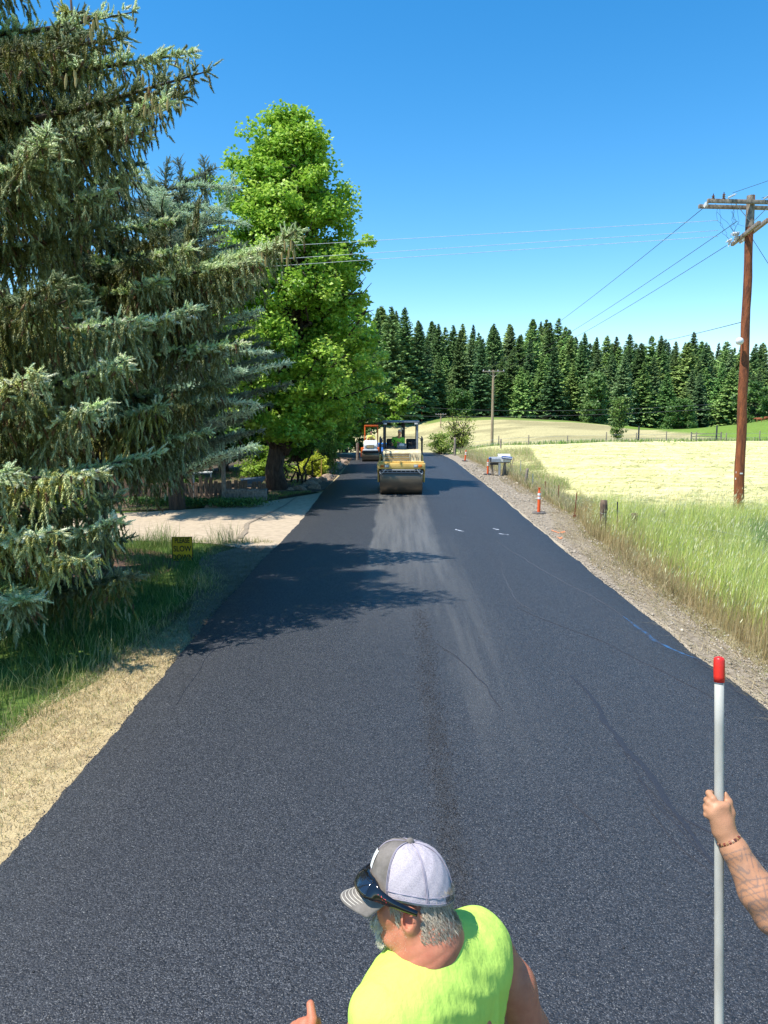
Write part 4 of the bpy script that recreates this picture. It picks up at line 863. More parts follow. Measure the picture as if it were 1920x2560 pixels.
conifer('spruce_tree', (-6.35, 15.6, 0), 11.5, [(2.2, 1.9), (3.4, 2.4), (5, 2.5), (7, 2.2), (8.5, 1.3), (11.5, .1)], rs, 56, 'darker drooping spruce whose lit bough reaches right across the bright green tree', hang=1.35, sprig=.14, rad=.040, dens=1.35, body=.5, inst=24,
        tips=A_((742, 575, 15.0), (700, 610, 15.1), (650, 650, 14.8), (620, 700, 15.0), (600, 860, 14.6), (560, 960, 14.4), (500, 1010, 14.2), (520, 1080, 14.5), (400, 700, 13.6), (560, 790, 15.0), (480, 620, 14.4), (400, 1010, 13.4), (350, 640, 13.9)),
        leaders=[(at(440, 820, 15.4), at(497, 500, 15.4)), (at(400, 900, 15.2), at(470, 560, 15.2)), (at(470, 900, 15.2), at(520, 620, 15.2))], blue=.30, trunk_r=.24, z0=2.4)
# cedar: pale blue, layered, several leaders
cedar_cols = (np.array([.30, .37, .24]), np.array([.20, .27, .18]), np.array([.46, .56, .42]), np.array([.36, .45, .30]))
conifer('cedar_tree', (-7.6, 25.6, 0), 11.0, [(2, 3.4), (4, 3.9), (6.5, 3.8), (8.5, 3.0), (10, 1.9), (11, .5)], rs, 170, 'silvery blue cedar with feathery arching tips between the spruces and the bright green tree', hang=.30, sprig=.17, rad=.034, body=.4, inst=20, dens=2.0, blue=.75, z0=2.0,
        tips=A_((365, 440, 25.5), (420, 400, 25.5), (290, 460, 25.5), (540, 420, 25.6), (600, 470, 25.4), (250, 540, 25), (620, 560, 25), (660, 640, 25), (671, 880, 24), (610, 930, 23.6), (640, 1010, 24), (500, 540, 24.6), (400, 560, 24.4), (560, 520, 24.8)),
        leaders=[(at(400, 560, 25.6), at(352, 395, 25.6)), (at(470, 560, 25.6), at(445, 400, 25.6)), (at(500, 600, 25.6), at(510, 395, 25.6)), (at(540, 560, 25.6), at(585, 440, 25.6))], trunk_r=.3, cols=cedar_cols, tilt=-.35, dip=-.10, thin=.13)
conifer('weeping_conifer', (-3.75, 40.5, 0), 3.0, [(.2, .6), (1.5, .75), (2.6, .6), (3.0, .3)], rs, 30, 'weeping bright green conifer at the left road edge before the orange roller', hang=2.0, sprig=.20, rad=.055, k=7, blue=.1, z0=.8, trunk_r=.07, dip=-.3, cols=(np.array([.17, .27, .04]), np.array([.10, .20, .03]), np.array([.26, .38, .07]), np.array([.15, .26, .04])))
conifer('dark_conifer', (-6.6, 51, 0), 8.5, [(.5, 2.4), (3, 2.4), (6, 1.4), (8.5, .1)], rs, 46, 'dark conifer in shade behind the orange roller', hang=.5, sprig=.34, rad=.12, k=7, dens=.55, blue=.0, z0=.4, trunk_r=.15)
conifer('dark_conifer', (-11.5, 30.5, 0), 9.6, [(.5, 2.6), (3, 2.8), (6, 2.0), (9.6, .1)], rs, 56, 'shaded conifer in the garden beyond the driveway', hang=.9, sprig=.30, rad=.10, k=7, dens=.6, blue=.1, z0=.8, trunk_r=.2)
conifer('spruce_tree', (-9.7, 6.8, 0), 12.5, [(1.0, 2.9), (4, 3.0), (8, 2.2), (12.5, .1)], np.random.RandomState(5), 60, 'spruce just outside the left frame edge, shading the lawn', hang=.9, sprig=.26, rad=.09, k=6, dens=.5, z0=1.2)
# cones hanging from the spruces
M_cone_ = mat('spruce_cone', (.50, .40, .16), .6, (.36, .26, .10), 90, .5, 160, dist=.004)
mb = MB(); 
for k_ in range(9): mb.cyl((0, 0, -.012 * k_), (0, 0, -.012 * k_ - .016), .004 + .012 * math.sin(PI * (k_ + .8) / 9.6), .003 + .010 * math.sin(PI * (k_ + .8) / 9.6), 8)
cm = mb.build('spruce_cone', M_cone_)
cm.location = at(372, 215, 10.9); tag(cm, 'pale yellow cone hanging from the end of the upper spruce bough', 'cone', 'cones hanging in the spruces'); cm.scale = (1.3, 1.3, 1.45)
for (px, py, Y) in [(364, 232, 10.9), (380, 244, 10.95), (388, 262, 10.9), (372, 270, 10.9), (400, 262, 10.9), (382, 285, 10.92), (364, 262, 10.88), (357, 185, 10.9), (376, 318, 10.9), (453, 255, 11), (240, 35, 10.4), (226, 72, 10.2), (234, 50, 10.3), (214, 35, 10.2), (186, 176, 10), (166, 184, 10), (190, 190, 10), (420, 245, 10.95)]:
    c = cm.copy(); COL.objects.link(c); c.location = at(px, py, Y - .25); c.scale = [v * rf.uniform(.85, 1.15) for v in cm.scale]; c.rotation_euler = (rf.uniform(-.15, .15), rf.uniform(-.15, .15), rf.uniform(0, 6))
for (px, py, Y) in [(712, 602, 15), (722, 618, 15), (728, 600, 14.95), (718, 640, 15), (735, 622, 15), (655, 630, 15), (664, 642, 15), (705, 630, 15)]:
    c = cm.copy(); COL.objects.link(c); c.location = at(px, py, Y - .25); c.scale = (1.6, 1.6, 1.8); c['label'] = 'tan cone hanging near the tip of the right-reaching spruce bough'
for o in [o for o in COL.objects if o.name.startswith('spruce_cone') and o.location.y < 12 and o is not cm]: o['label'] = 'pale yellow cone hanging among needles of the big left spruce'
cm['label'] = 'pale yellow cone hanging among needles of the big left spruce'
# ================================================================ ROADSIDE THINGS
M_wood_red = mat('creosoted_wood', (.30, .095, .035), .85, (.13, .045, .022), 5, .9, 22, dist=.03, stretch=(2.2, 2.2, .35), thr=(.38, .6))
M_wood_grey = mat('weathered_wood', (.36, .31, .25), .9, (.15, .12, .095), 9, .8, 40, dist=.02, stretch=(1.5, 1.5, .6))
M_wood_pole = mat('pale_pole_wood', (.42, .31, .20), .9, (.28, .20, .13), 5, .5, 30, stretch=(1, 1, .3))
M_post = mat('fence_post_wood', (.22, .15, .10), .95, (.07, .055, .045), 16, 1, 40, dist=.03, stretch=(1.6, 1.6, .25), thr=(.35, .6))
M_porc = mat('porcelain', (.72, .74, .76), .2, (.6, .62, .65), 9, 0, spec=.6)
M_steel = mat('galvanised_steel', (.45, .47, .48), .45, (.33, .35, .36), 20, .1, metal=.6)
M_rust = mat('rusty_steel', (.30, .11, .05), .9, (.16, .07, .04), 30, .5)
M_black = mat('black_rubber', (.02, .02, .022), .6, (.03, .03, .03), 30, .2)
M_wire = mat('wire', (.04, .045, .05), .6, bump=0)
M_wirel = mat('aluminium_wire', (.60, .68, .74), .45, bump=0)
M_white = mat('white_enamel', (.78, .79, .78), .35, (.66, .67, .66), 8, .05)
M_dark = mat('dark_metal', (.03, .032, .036), .5, (.05, .05, .055), 12, .1)
# ---- the near utility pole
B0 = at(1845, 1288, 24.4); T0 = at(1881, 487, 24.4); T0.y = 24.5
pole = empty('utility_pole', (B0.x, B0.y, 0)); tag(pole, 'tall reddish-brown wooden utility pole with doubled crossarms standing in the grass at right', 'utility pole')
bx0 = Vector((B0.x, B0.y, 0)); top = T0 - bx0
def pp(z): return Vector((0, 0, 0)).lerp(top, z / top.z)
S = Soup(); zs = np.linspace(-.3, top.z, 22); pts = [pp(z) for z in zs]; add_path(S, [(p.x + .012 * math.sin(i * 1.3), p.y, p.z) for i, p in enumerate(pts)], np.linspace(.165, .115, 22) + .004 * np.sin(np.arange(22) * 2.1), 20)
link('shaft', S.mesh('shaft', True), M_wood_red, pole)
mb = MB(); q = pp(top.z - .05); mb.cyl(pp(top.z - .95), pp(top.z) + Vector((0, 0, .004)), .129, .119, 20); mb.build('bleached_top', M_wood_grey, pole)
za = top.z - .24; ca_ = pp(za)
ax = Vector((1, .10, 0)).normalized(); ay = Vector((-ax.y, ax.x, 0))
rz = math.atan2(ax.y, ax.x)
for s, dz in ((-1, .01), (1, -.07)):
    c = ca_ + ay * (.165 * s) + Vector((-.1 if s > 0 else 0, 0, dz)); mb = MB(); mb.box((0, 0, 0), (3.0, .09, .115), bev=.006); mb.build('crossarm', M_wood_grey, pole, loc=c, rot=(0, 0, rz))
# lower pair of buckarms pointing along the sight line
bxr = Vector((-.17, -.985, 0)); brz = math.atan2(bxr.y, bxr.x); nb = Vector((-bxr.y, bxr.x, 0))
cb = pp(top.z - 1.12)
for s, dz, sh in ((-1, -.06, -.1), (1, .07, .15)):
    mb = MB(); mb.box((0, 0, 0), (2.9, .09, .115), bev=.006); mb.build('crossarm', M_wood_grey, pole, loc=cb + nb * .155 * s + Vector((0, 0, dz)) - bxr * sh, rot=(0, 0, brz))
def insul(p0, d, n, r, name='insulator', parent=pole, m=M_porc):
    mb = MB(); p0 = Vector(p0); d = Vector(d).normalized(); L = .055
    mb.cyl(p0, p0 + d * (n * L + .05), .014, n=8)
    for i in range(n): c = p0 + d * (L * (i + .6)); mb.cyl(c - d * .016, c + d * .02, r, r * .45, 14)
    return mb.build(name, m, parent), p0 + d * (n * L + .05)
endL = ca_ - ax * 1.48 - ay * .12 + Vector((0, 0, -.05))
wd = (at(1500, 730, 60) - (bx0 + endL)).normalized()
_, w1 = insul(endL - ax * .02 + Vector((0, 0, 0)), wd + Vector((0, 0, -.25)), 4, .06)
# standing pin insulators on the top arm
for x in (-1.32, -.98): 
    p = ca_ + ax * x - ay * .165 + Vector((0, 0, .065)); insul(p, (0, 0, 1), 2 if x < -1.1 else 3, .055, 'pin_insulator', m=mat('brown_glaze', (.09, .025, .015), .2, bump=0))
for x, n_ in ((-.86, 4), (.3, 3)): insul(ca_ + ax * x - ay * .19 + Vector((0, 0, .10)), (.75, -.2, .35), n_, .042)
for k, (t_, dz) in enumerate([(-1.25, 0), (-.9, .02), (-.35, .06), (-.15, .12), (-.55, .03)]):
    c = cb + bxr * t_ + nb * (.12 if k % 2 else -.2)
    c.z = cb.z + .08; insul(c, (-.95, .1, -.05 - .4 * (k == 0)), 3 + (k == 2), .055)
    insul(c + Vector((-.05, 0, -.02)), (-.25, 0, -1), 3, .05, 'cutout')
mb = MB()
for s in (-1, 1): mb.cyl(ca_ + ax * .62 * s - ay * .15, pp(za - .62) - ay * .1, .011, n=6)
mb.build('crossarm_brace', M_steel, pole)
mb = MB(); rr_ = random.Random(3)
for k in range(8):
    a = ca_ + Vector((rr_.uniform(-1.5, -.2), -.2, rr_.uniform(-.3, .15))); b = cb - bxr * rr_.uniform(-.3, 1.3) + Vector((-.3, 0, rr_.uniform(-.1, .2))); P = []
    for i in range(9): t_ = i / 8; P.append(a.lerp(b, t_) + Vector((.06 * math.sin(i * 1.7 + k), 0, -.12 * math.sin(PI * t_) + .03 * math.sin(i * 2.3))))
    mb.pipe(P, .004, 5)
mb.build('jumper_wire', M_wire, pole)
lp = at(1849, 853, 24.2) - bx0; mb = MB(); mb.sph((lp.x, lp.y, lp.z), (.125, .10, .12)); mb.cyl((lp.x, lp.y + .05, lp.z), pp(lp.z) + Vector((0, 0, -.0)), .02, n=8); mb.build('round_white_lamp', M_white, pole)
tg = pp(at(1857, 1184, 24.2).z); mb = MB(); mb.box(tg + Vector((-.02, -.158, 0)), (.09, .012, .045)); mb.build('number_tag', M_white, pole)
mb = MB(); mb.box(tg + Vector((-.145, -.06, .03)), (.02, .04, .06)); mb.box(tg + Vector((-.15, -.06, -.18)), (.02, .04, .06)); mb.build('cable_clip', M_white, pole)
# ---- wires
def wire(name, a, b, sag, r, m, label, n=40):
    a = Vector(a); b = Vector(b); P = [a.lerp(b, i / n) - Vector((0, 0, sag * 4 * (i / n) * (1 - i / n))) for i in range(n + 1)]
    S = Soup(); add_path(S, P, r, 5); o = link(name, S.mesh(name, True), m); tag(o, label, 'wire'); return o
# ---- further poles
def tpole(base, Ht, arm, m, label, rz=0, r=.13):
    e = empty('utility_pole', base, rz); tag(e, label, 'utility pole')
    mb = MB(); mb.cyl((0, 0, -.4), (0, 0, Ht), r, r * .7, 12); mb.build('shaft', m, e)
    mb = MB(); mb.box((0, -.15, Ht - .18), (arm, .10, .13), bev=.01); mb.build('crossarm', M_wood_grey, e)
    for x in (-.46, -.2, .2, .46):
        mb = MB(); mb.cyl((x * arm, -.15, Ht - .11), (x * arm, -.15, Ht + .03), .05, .03, 8); mb.build('insulator', M_porc, e)
    mb = MB(); mb.cyl((-arm * .3, -.1, Ht - .2), (0, -.1, Ht - .9), .02, n=5); mb.cyl((arm * .3, -.1, Ht - .2), (0, -.1, Ht - .9), .02, n=5); mb.build('crossarm_brace', M_steel, e)
    return e
p2 = at(1232, 1000, 92); z2 = at(1232, 925, 92).z; p2h = float(H(p2.x, 92)); tpole((p2.x, 92, p2h), z2 - p2h, 2.7, M_wood_pole, 'pale utility pole standing in the field behind the mailboxes', .05, .19)
p3 = at(1102.5, 1000, 162); z3 = at(1102.5, 1034, 162).z; h3 = float(H(p3.x, 162)); tpole((p3.x, 162, h3), z3 - h3, 2.3, M_wood_pole, 'small distant utility pole above the bend, right one of two', 0, .15)
p4 = at(1054.5, 1000, 178); z4 = at(1054.5, 1016, 178).z; h4 = float(H(p4.x, 178)); tpole((p4.x, 178, h4), z4 - h4, 1.9, M_wood_red, 'small distant reddish utility pole above the yellow roller canopy', 0, .15)
wA = bx0 + w1
far_y = 92
wire('power_line', wA, (p2.x - 1.2, 92, z2 + .05), .55, .010, M_wire, 'topmost wire from the left crossarm end down to the distant pole')
wire('power_line', bx0 + ca_ + ax * .1 + Vector((-.35, .3, -.45)), (p2.x + .5, 92, z2 + .05), .55, .010, M_wire, 'middle wire from the near pole down to the distant pole')
wire('power_line', bx0 + cb - bxr * 1.35 + Vector((-.35, 0, -.1)), (p2.x + 1.2, 92, z2 + .05), .55, .010, M_wire, 'lowest of three wires from the near pole to the distant pole')
wire('power_line', bx0 + ca_ - ax * .7 + Vector((0, -.2, .25)), bx0 + ca_ - ax * .7 + Vector((3.8, -5.6, .95)), .05, .007, M_wire, 'wire climbing to the top right corner of the photo')
wire('power_line', bx0 + ca_ + ax * .25 + Vector((0, -.2, .12)), bx0 + ca_ + ax * .25 + Vector((3.6, -5.6, .25)), .05, .007, M_wire, 'wire leaving the pole top towards the right edge')
wire('guy_wire', bx0 + pp(top.z - 1.3) + Vector((.1, 0, 0)), bx0 + Vector((4.6, -1.0, 1.5)), .02, .008, M_wire, 'taut guy wire running down right from the near pole')
wire('telephone_line', bx0 + pp(at(1853, 802, 24.4).z) , at(1560, 865, 120), .25, .012, M_wire, 'low dark cable from the near pole towards the wood')
for (ya, yb, lab) in ((613, 565, 'upper of three thin bright wires crossing above the road'), (645, 590, 'middle of three thin bright wires crossing above the road'), (662, 605, 'lowest of three thin bright wires crossing above the road')):
    b = at(1795, yb - 14, 24.2); a = at(736, ya, 27); d = (a - b); wire('service_line', b, b + d * 1.9, .0, .0075, M_wirel, lab)
wire('telephone_line', (p4.x + .3, 178, z4 - .2), at(1790, 1010, 130), 1.0, .035, M_wire, 'dark cable low across the foot of the wood, upper one')
wire('telephone_line', (p4.x - 22, 178, z4 - 1.4), at(1790, 1022, 130), 1.2, .035, M_wire, 'dark cable low across the foot of the wood, lower one')
# ---- wooden fence posts, steel posts
def post(px, pyt, pyb, Y, w, label, lean=0, m=M_post, z0=0):
    b = at(px, pyb, Y); t = at(px, pyt, Y); e = empty('fence_post', (b.x, Y, z0)); tag(e, label, 'fence post'); Ht = t.z - z0
    S = Soup(); rs_ = np.random.RandomState(int(px)); n = 9; add_path(S, [(lean * k / (n - 1) * Ht + rs_.normal() * .004, 0, -.15 + (Ht + .15) * k / (n - 1)) for k in range(n)], w / 2 * (1 + rs_.normal(size=n) * .05), 11)
    link('timber', S.mesh('timber', True), m, e)
    mb = MB(); mb.torus((lean * Ht * .62, 0, Ht * .62), w / 2 + .004, .004, rot=(.25, .1, 0), n=16, k=5); mb.build('wire_tie', M_steel, e); return e
post(1505.6, 1250.7, 1329, 20.9, .20, 'thick dark weathered fence post at the edge of the gravel', .02)
post(1584, 1283, 1340, 20.0, .16, 'lower dark fence post half sunk in tall grass right of the thick one')
post(1655, 1275, 1320, 21.2, .15, 'grey post top barely showing above the grass left of the utility pole', m=M_wood_grey)
post(1312.7, 1171, 1208, 34.5, .13, 'small grey leaning fence post between the mailboxes and the near marker', .12, m=M_wood_grey)
post(1137, 1094, 1120, 58, .17, 'grey wooden post in the grass behind the far orange marker', m=M_wood_grey)
post(1252, 1097, 1112, 70, .17, 'grey wooden post right of the pale utility pole foot', m=M_wood_grey, z0=float(H(10, 70)))
for i, (px, pyt, pyb, Y, ln, mm, lab) in enumerate([(1362, 1203, 1248, 29.5, 0, M_rust, 'rusty steel fence rod just right of the near orange marker'), (1394, 1213, 1264, 27.2, .04, M_rust, 'dark steel fence rod, second right of the near orange marker'), (1436, 1231, 1297, 23.8, .06, M_rust, 'reddish rod leaning slightly, left of the thick fence post'),
                                      (1543, 1254, 1330, 20.6, -.03, M_dark, 'thin dark steel rod right of the thick fence post'), (1332, 1184, 1222, 32.5, -.02, M_steel, 'pale thin rod right of the small leaning post'), (1301, 1152, 1193, 38.0, 0, M_steel, 'pale rod left of the small leaning post'), (1276, 1143, 1188, 39.6, 0, M_wood_pole, 'orange-brown rod right behind the mailboxes'), (1206, 1128, 1141, 56, 0, M_steel, 'short steel rod in the dry grass left of the mailboxes')]):
    b = at(px, pyb, Y); t = at(px, pyt, Y); mb = MB(); mb.box((0, 0, t.z / 2), (.035, .006, t.z)); mb.box((0, .015, t.z / 2), (.006, .03, t.z)); mb.box((0, 0, .05), (.10, .004, .1))
    tag(mb.build('steel_post', mm, loc=(b.x, Y, 0), rot=(0, ln, 0)), lab, 'steel post')
# fence wires along the field
P = [(9.0, 14), (6.35, 20.3), (6.12, 23.5), (6.1, 28), (6.2, 34.5), (6.2, 39), (5.9, 48), (5.3, 58)]
for z_, lab in ((.62, 'upper thin fence wire along the field edge'), (.38, 'lower thin fence wire along the field edge')):
    tag(tube('fence_wire', [(x, y, z_) for x, y in P], .0022, M_steel, n=4), lab, 'wire')
# far fence across the field
e = empty('field_fence', (40, 84, 0)); tag(e, 'low post and wire fence across the field before the wood', 'fence')
x = 8
fps = MB(); fpm = None
while x < 78:
    Y = 84 + .02 * x; hz = float(H(x, Y)); 
    if fpm is None:
        mb = MB(); mb.cyl((0, 0, -.1), (0, 0, 1.15), .07, .06, 8); o0 = mb.build('fence_post', M_wood_grey, e); fpm = o0; o = o0
    else: o = fpm.copy(); COL.objects.link(o)
    o.location = (x - 40, Y - 84, hz); o.scale = (1, 1, rf.uniform(.85, 1.15)); x += rf.choice([3.4, 3.8, 4.4])
for z_ in (.5, .95): tube('fence_wire', [(x - 40, .02 * x, float(H(x, 84 + .02 * x)) + z_) for x in range(8, 79, 5)], .012, M_steel, e, n=4)
# gate + dark posts on the right part
for px, lab in ((1805, 'dark tall post in the far fence beyond the hay field'), (1607, 'dark post in the far fence in the middle of the field')):
    p = at(px, 1100, 84); hz = float(H(p.x, 84)); mb = MB(); mb.cyl((0, 0, 0), (0, 0, 1.9), .10, .09, 8); tag(mb.build('fence_post', M_dark, loc=(p.x, 85.5, hz)), lab, 'fence post')
p = at(1765, 1100, 86); hz = float(H(p.x, 86)); e = empty('field_gate', (p.x, 86, hz)); tag(e, 'low rail gate in the far fence left of the near utility pole', 'gate')
for z_ in (.35, .65, .95): mb = MB(); mb.box((0, 0, z_), (3.4, .05, .07)); mb.build('rail', M_wood_grey, e)
for x in (-1.7, 1.7): mb = MB(); mb.box((x, 0, .55), (.12, .12, 1.2)); mb.build('gate_post', M_wood_grey, e)
# white shed / trailer by the wood
p = at(1722, 1090, 150); hz = float(H(p.x, 150)); zt = at(1722, 1088, 150).z; e = empty('white_shed', (p.x, 150, zt - 1.0)); tag(e, 'small white shed at the foot of the wood', 'shed')
mb = MB(); mb.box((0, 0, .2), (1.7, 1.6, 1.6)); mb.build('wall', M_white, e); mb = MB(); mb.prism([(-1.0, 1.0), (1.0, 1.0), (0, 1.35)], -.95, .95); mb.build('roof', M_steel, e)
# cows on the right hill
def cow(px, py, Y, label, rz):
    p = at(px, py, Y); z0 = float(H(p.x, Y))
    def f(P):
        d = ell_d(P, (0, 0, 1.0), (.85, .33, .38)); d = smin(d, seg_d(P, (.7, 0, 1.15), (1.15, 0, 1.1), .2, .14), .15); d = smin(d, seg_d(P, (1.12, 0, 1.1), (1.42, 0, .92), .14, .09), .08)
        for x in (-.62, .58):
            for y in (-.18, .18): d = smin(d, seg_d(P, (x, y, .8), (x + .03, y, .42), .13, .07), .1); d = smin(d, seg_d(P, (x + .03, y, .42), (x, y, .03), .06, .05), .05)
        return smin(d, seg_d(P, (-.82, 0, 1.2), (-.9, 0, .6), .04, .03), .03)
    v, q = nets(f, (-1.05, -.45, -.05), (1.6, .45, 1.5), .06); o = link('cow', npmesh('cow', v, q, smooth=True), mat('cow_hide', (.35, .10, .04), .8, bump=0), loc=(p.x, Y, z0), rot=(0, 0, rz)); o.scale = (.55, .55, .55); tag(o, label, 'cow')
cow(1915, 1047, 118, 'reddish-brown cow near the crest of the green hill, at the right frame edge', .4); cow(1898, 1052, 116, 'reddish-brown cow left of the other on the green hill', 2.8)
# ---- tubular markers
M_orange = mat('orange_plastic', (.85, .13, .03), .5, (.72, .10, .025), 14, .1)
M_refl = mat('white_reflective_band', (.82, .82, .80), .35, (.70, .70, .68), 30, .05)
def marker(px, Y, label, lean=(0, 0), Ht=.86):
    p = at(px, 1100, Y); z0 = .03; e = empty('traffic_marker', (p.x, Y, z0)); tag(e, label, 'traffic marker', 'orange tubular markers along the right road edge')
    mb = MB(); mb.cyl((0, 0, 0), (0, 0, .045), .24, .22, 8); mb.build('rubber_base', M_black if Y > 30 else mat('dusty_rubber', (.20, .18, .16), .9, (.07, .065, .06), 12, .4), e)
    mb = MB(); mb.cyl((0, 0, .045), (0, 0, .70 * Ht / .86), .055, .050, 16); mb.cyl((0, 0, .69 * Ht / .86), (0, 0, .76 * Ht / .86), .050, .032, 16); mb.cyl((0, 0, .76 * Ht / .86), (0, 0, .81 * Ht / .86), .032, .030, 12); mb.cyl((0, 0, .81 * Ht / .86), (0, 0, Ht), .030, .048, 12)
    mb.build('tube', M_orange, e)
    for z_ in (.48, .60): mb = MB(); mb.cyl((0, 0, z_ * Ht / .86), (0, 0, (z_ + .085) * Ht / .86), .0565, .0545, 16, cap=False); mb.build('reflective_band', M_refl, e)
    e.rotation_euler = (lean[0], lean[1], .3); return e
marker(1352, 24.7, 'nearest orange and white marker tube on the gravel, with a wide dusty base')
marker(1221, 40.2, 'orange marker tube standing just left of the mailboxes', (0, .0))
marker(1163, 51.3, 'orange marker tube leaning right, beyond the mailboxes', (0, .10), .8)
marker(1098, 61.0, 'farthest orange marker tube at the bend by the yellow-green bush')
# ---- mailboxes
e = empty('mailbox_stand', (5.62, 39.6, 0)); tag(e, 'weathered wooden stand with slanting legs carrying the row of mailboxes', 'stand')
for x0, x1, y_, nm, mm in ((-.34, -.42, .1, 'leg', M_wood_grey), (.18, .28, -.08, 'leg', M_wood_grey), (-.02, -.03, -.14, 'leg', M_white), (.36, .30, .2, 'leg', M_wood_grey)):
    mb = MB(); mb.cyl((x0, y_, 0), (x1, y_, .72), .055, .07, 8); mb.build(nm, mm, e)
mb = MB(); mb.box((0, -.05, .74), (1.05, .30, .05)); mb.build('shelf', M_wood_grey, e); mb = MB(); mb.box((-.3, -.05, .66), (.45, .24, .10)); mb.build('bracket', M_dark, e)
def mailbox(x, y, z, w, l, h, m, label, doorm=None, flag=False):
    b = empty('mailbox', (5.62 + x, 39.6 + y, z)); tag(b, label, 'mailbox')
    prof = [(-w / 2, 0), (w / 2, 0), (w / 2, h - w / 2)] + [(w / 2 * math.cos(a), h - w / 2 + w / 2 * math.sin(a)) for a in np.linspace(.2, PI - .2, 8)] + [(-w / 2, h - w / 2)]
    mb = MB(); mb.prism(prof, -l / 2, l / 2, 'x'); mb.build('box', m, b)
    mb = MB(); mb.prism([(p * 1.06, q * 1.03 - .003) for p, q in prof], -l / 2 - .02, -l / 2 + .005, 'x'); d = mb.build('door', doorm or m, b)
    mb = MB(); mb.box((-l / 2 - .03, 0, h * .8), (.02, .03, .04)); mb.build('handle', M_dark, d)
    if flag: mb = MB(); mb.box((.02, -w / 2 - .01, h * .7), (.14, .01, .05)); mb.build('flag', mat('red_flag', (.7, .04, .03), .5, bump=0), b)
    return b
M_galv = mat('dull_zinc', (.42, .45, .48), .45, (.28, .30, .33), 8, .1, metal=.4)
mailbox(-.30, .06, .77, .17, .45, .26, M_galv, 'dull grey mailbox at the left end of the stand, farthest from the camera')
mailbox(-.26, -.14, .77, .17, .45, .24, M_galv, 'grey mailbox beside the white one, its dark door facing the road', M_dark)
mailbox(-.22, -.30, .77, .14, .44, .22, M_galv, 'narrow grey mailbox nearest the camera on the left half of the stand')
mailbox(.22, -.06, .77, .34, .62, .42, M_white, 'large white mailbox with a red flag at the right end of the stand', flag=True)
mb = MB(); mb.box((0, 0, 0), (.55, .16, .15), bev=.02); t = mb.build('newspaper_tube', mat('blue_plastic', (.02, .10, .42), .5, bump=0), loc=(5.62 + .34, 39.6 - .34, 1.0), rot=(0, .10, 0)); tag(t, 'blue newspaper tube with white lettering hung on the white mailbox', 'newspaper box')
fc = bpy.data.curves.new('lettering', 'FONT'); fc.body = 'news'; fc.size = .12; fc.align_x = 'CENTER'; fc.align_y = 'CENTER'; fc.extrude = .001; fo = bpy.data.objects.new('tmp', fc); COL.objects.link(fo)
def text_mesh(body, size, m, parent, loc, rot, name='lettering', ext=.001, bold=0, sx=1):
    c = bpy.data.curves.new('t', 'FONT'); c.body = body; c.size = size; c.align_x = 'CENTER'; c.align_y = 'CENTER'; c.extrude = ext; c.offset = bold
    o = bpy.data.objects.new('t', c); COL.objects.link(o); bpy.context.view_layer.update()
    me = bpy.data.meshes.new_from_object(o.evaluated_get(bpy.context.evaluated_depsgraph_get())); bpy.data.objects.remove(o); bpy.data.curves.remove(c)
    r = link(name, me, m, parent, loc, rot); r.scale = (sx, 1, 1); return r
bpy.data.objects.remove(fo)
mb = MB(); mb.box((0, -.082, 0), (.50, .006, .05)); mb.build('label_strip', M_white, t)
mb = MB(); mb.sph((0, 0, 0), (.07, .05, .06), 10, 6); tag(mb.build('reflector', mat('blue_reflector', (.02, .15, .55), .3, bump=0), loc=(5.62 - .53, 39.5, .95)), 'small blue reflector at the road end of the grey mailboxes', 'reflector')
mb = MB(); mb.box((0, 0, .55), (.035, .02, 1.1)); tag(mb.build('wooden_stake', M_wood_pole, loc=(6.0, 38.6, 0), rot=(0, .19, 0)), 'pale stake leaning in front of the mailboxes', 'stake')
# ---- PLEASE SLOW sign
sp_ = at(457, 1400, 16.7); e = empty('yard_sign', (sp_.x, 16.7, -.10), .06); tag(e, 'yellow yard sign reading PLEASE SLOW DOWN in the shaded grass', 'sign')
M_yel = mat('sign_yellow', (.75, .50, .02), .6, (.66, .43, .02), 10, .05); M_ink = mat('sign_ink', (.02, .02, .02), .6, bump=0)
mb = MB(); mb.box((0, 0, .36), (.47, .008, .60)); mb.build('sign_border', M_ink, e)
mb = MB(); mb.box((0, -.003, .36), (.44, .008, .57)); mb.build('sign_panel', M_yel, e)
for txt, z_, s_ in (('PLEASE', .565, .165), ('SLOW', .375, .185), ('DOWN', .175, .185)): text_mesh(txt, s_, M_ink, e, (0, -.0085, z_), (PI / 2, 0, 0), bold=.004, sx=.66 if txt == 'PLEASE' else .78)
for x in (-.16, .16): mb = MB(); mb.cyl((x, .01, -.1), (x, .01, .12), .005, n=6); mb.build('wire_leg', M_steel, e)
# ---- garden across the driveway: plank fence, planter, post with board, tray, rocks
e = empty('plank_fence', (-8.2, 28.6, 0)); tag(e, 'broken dark plank fence of uneven boards in the shade beyond the driveway', 'fence')
bm_me = None; x = -3.6
while x < 3.2:
    w_ = rf.uniform(.14, .20); h_ = rf.uniform(.65, 1.0) * (1 if x < 1.2 else .8)
    mb = MB(); mb.box((0, 0, h_ / 2), (w_, .025, h_), bev=.004, seg=1); mb.build('plank', M_post, e, loc=(x, rf.uniform(-.02, .02), 0), rot=(rf.uniform(-.04, .04), rf.uniform(-.05, .05) + (.25 if rf.random() < .12 else 0), 0)); x += w_ + rf.uniform(.01, .06)
for z_ in (.3, .6): mb = MB(); mb.box((-.2, .04, z_), (6.8, .04, .07)); mb.build('rail', M_wood_grey, e)
e = empty('timber_planter', (-5.75, 28.3, 0), .05); tag(e, 'low carved timber planter box between the plank fence and the thick trunk', 'planter')
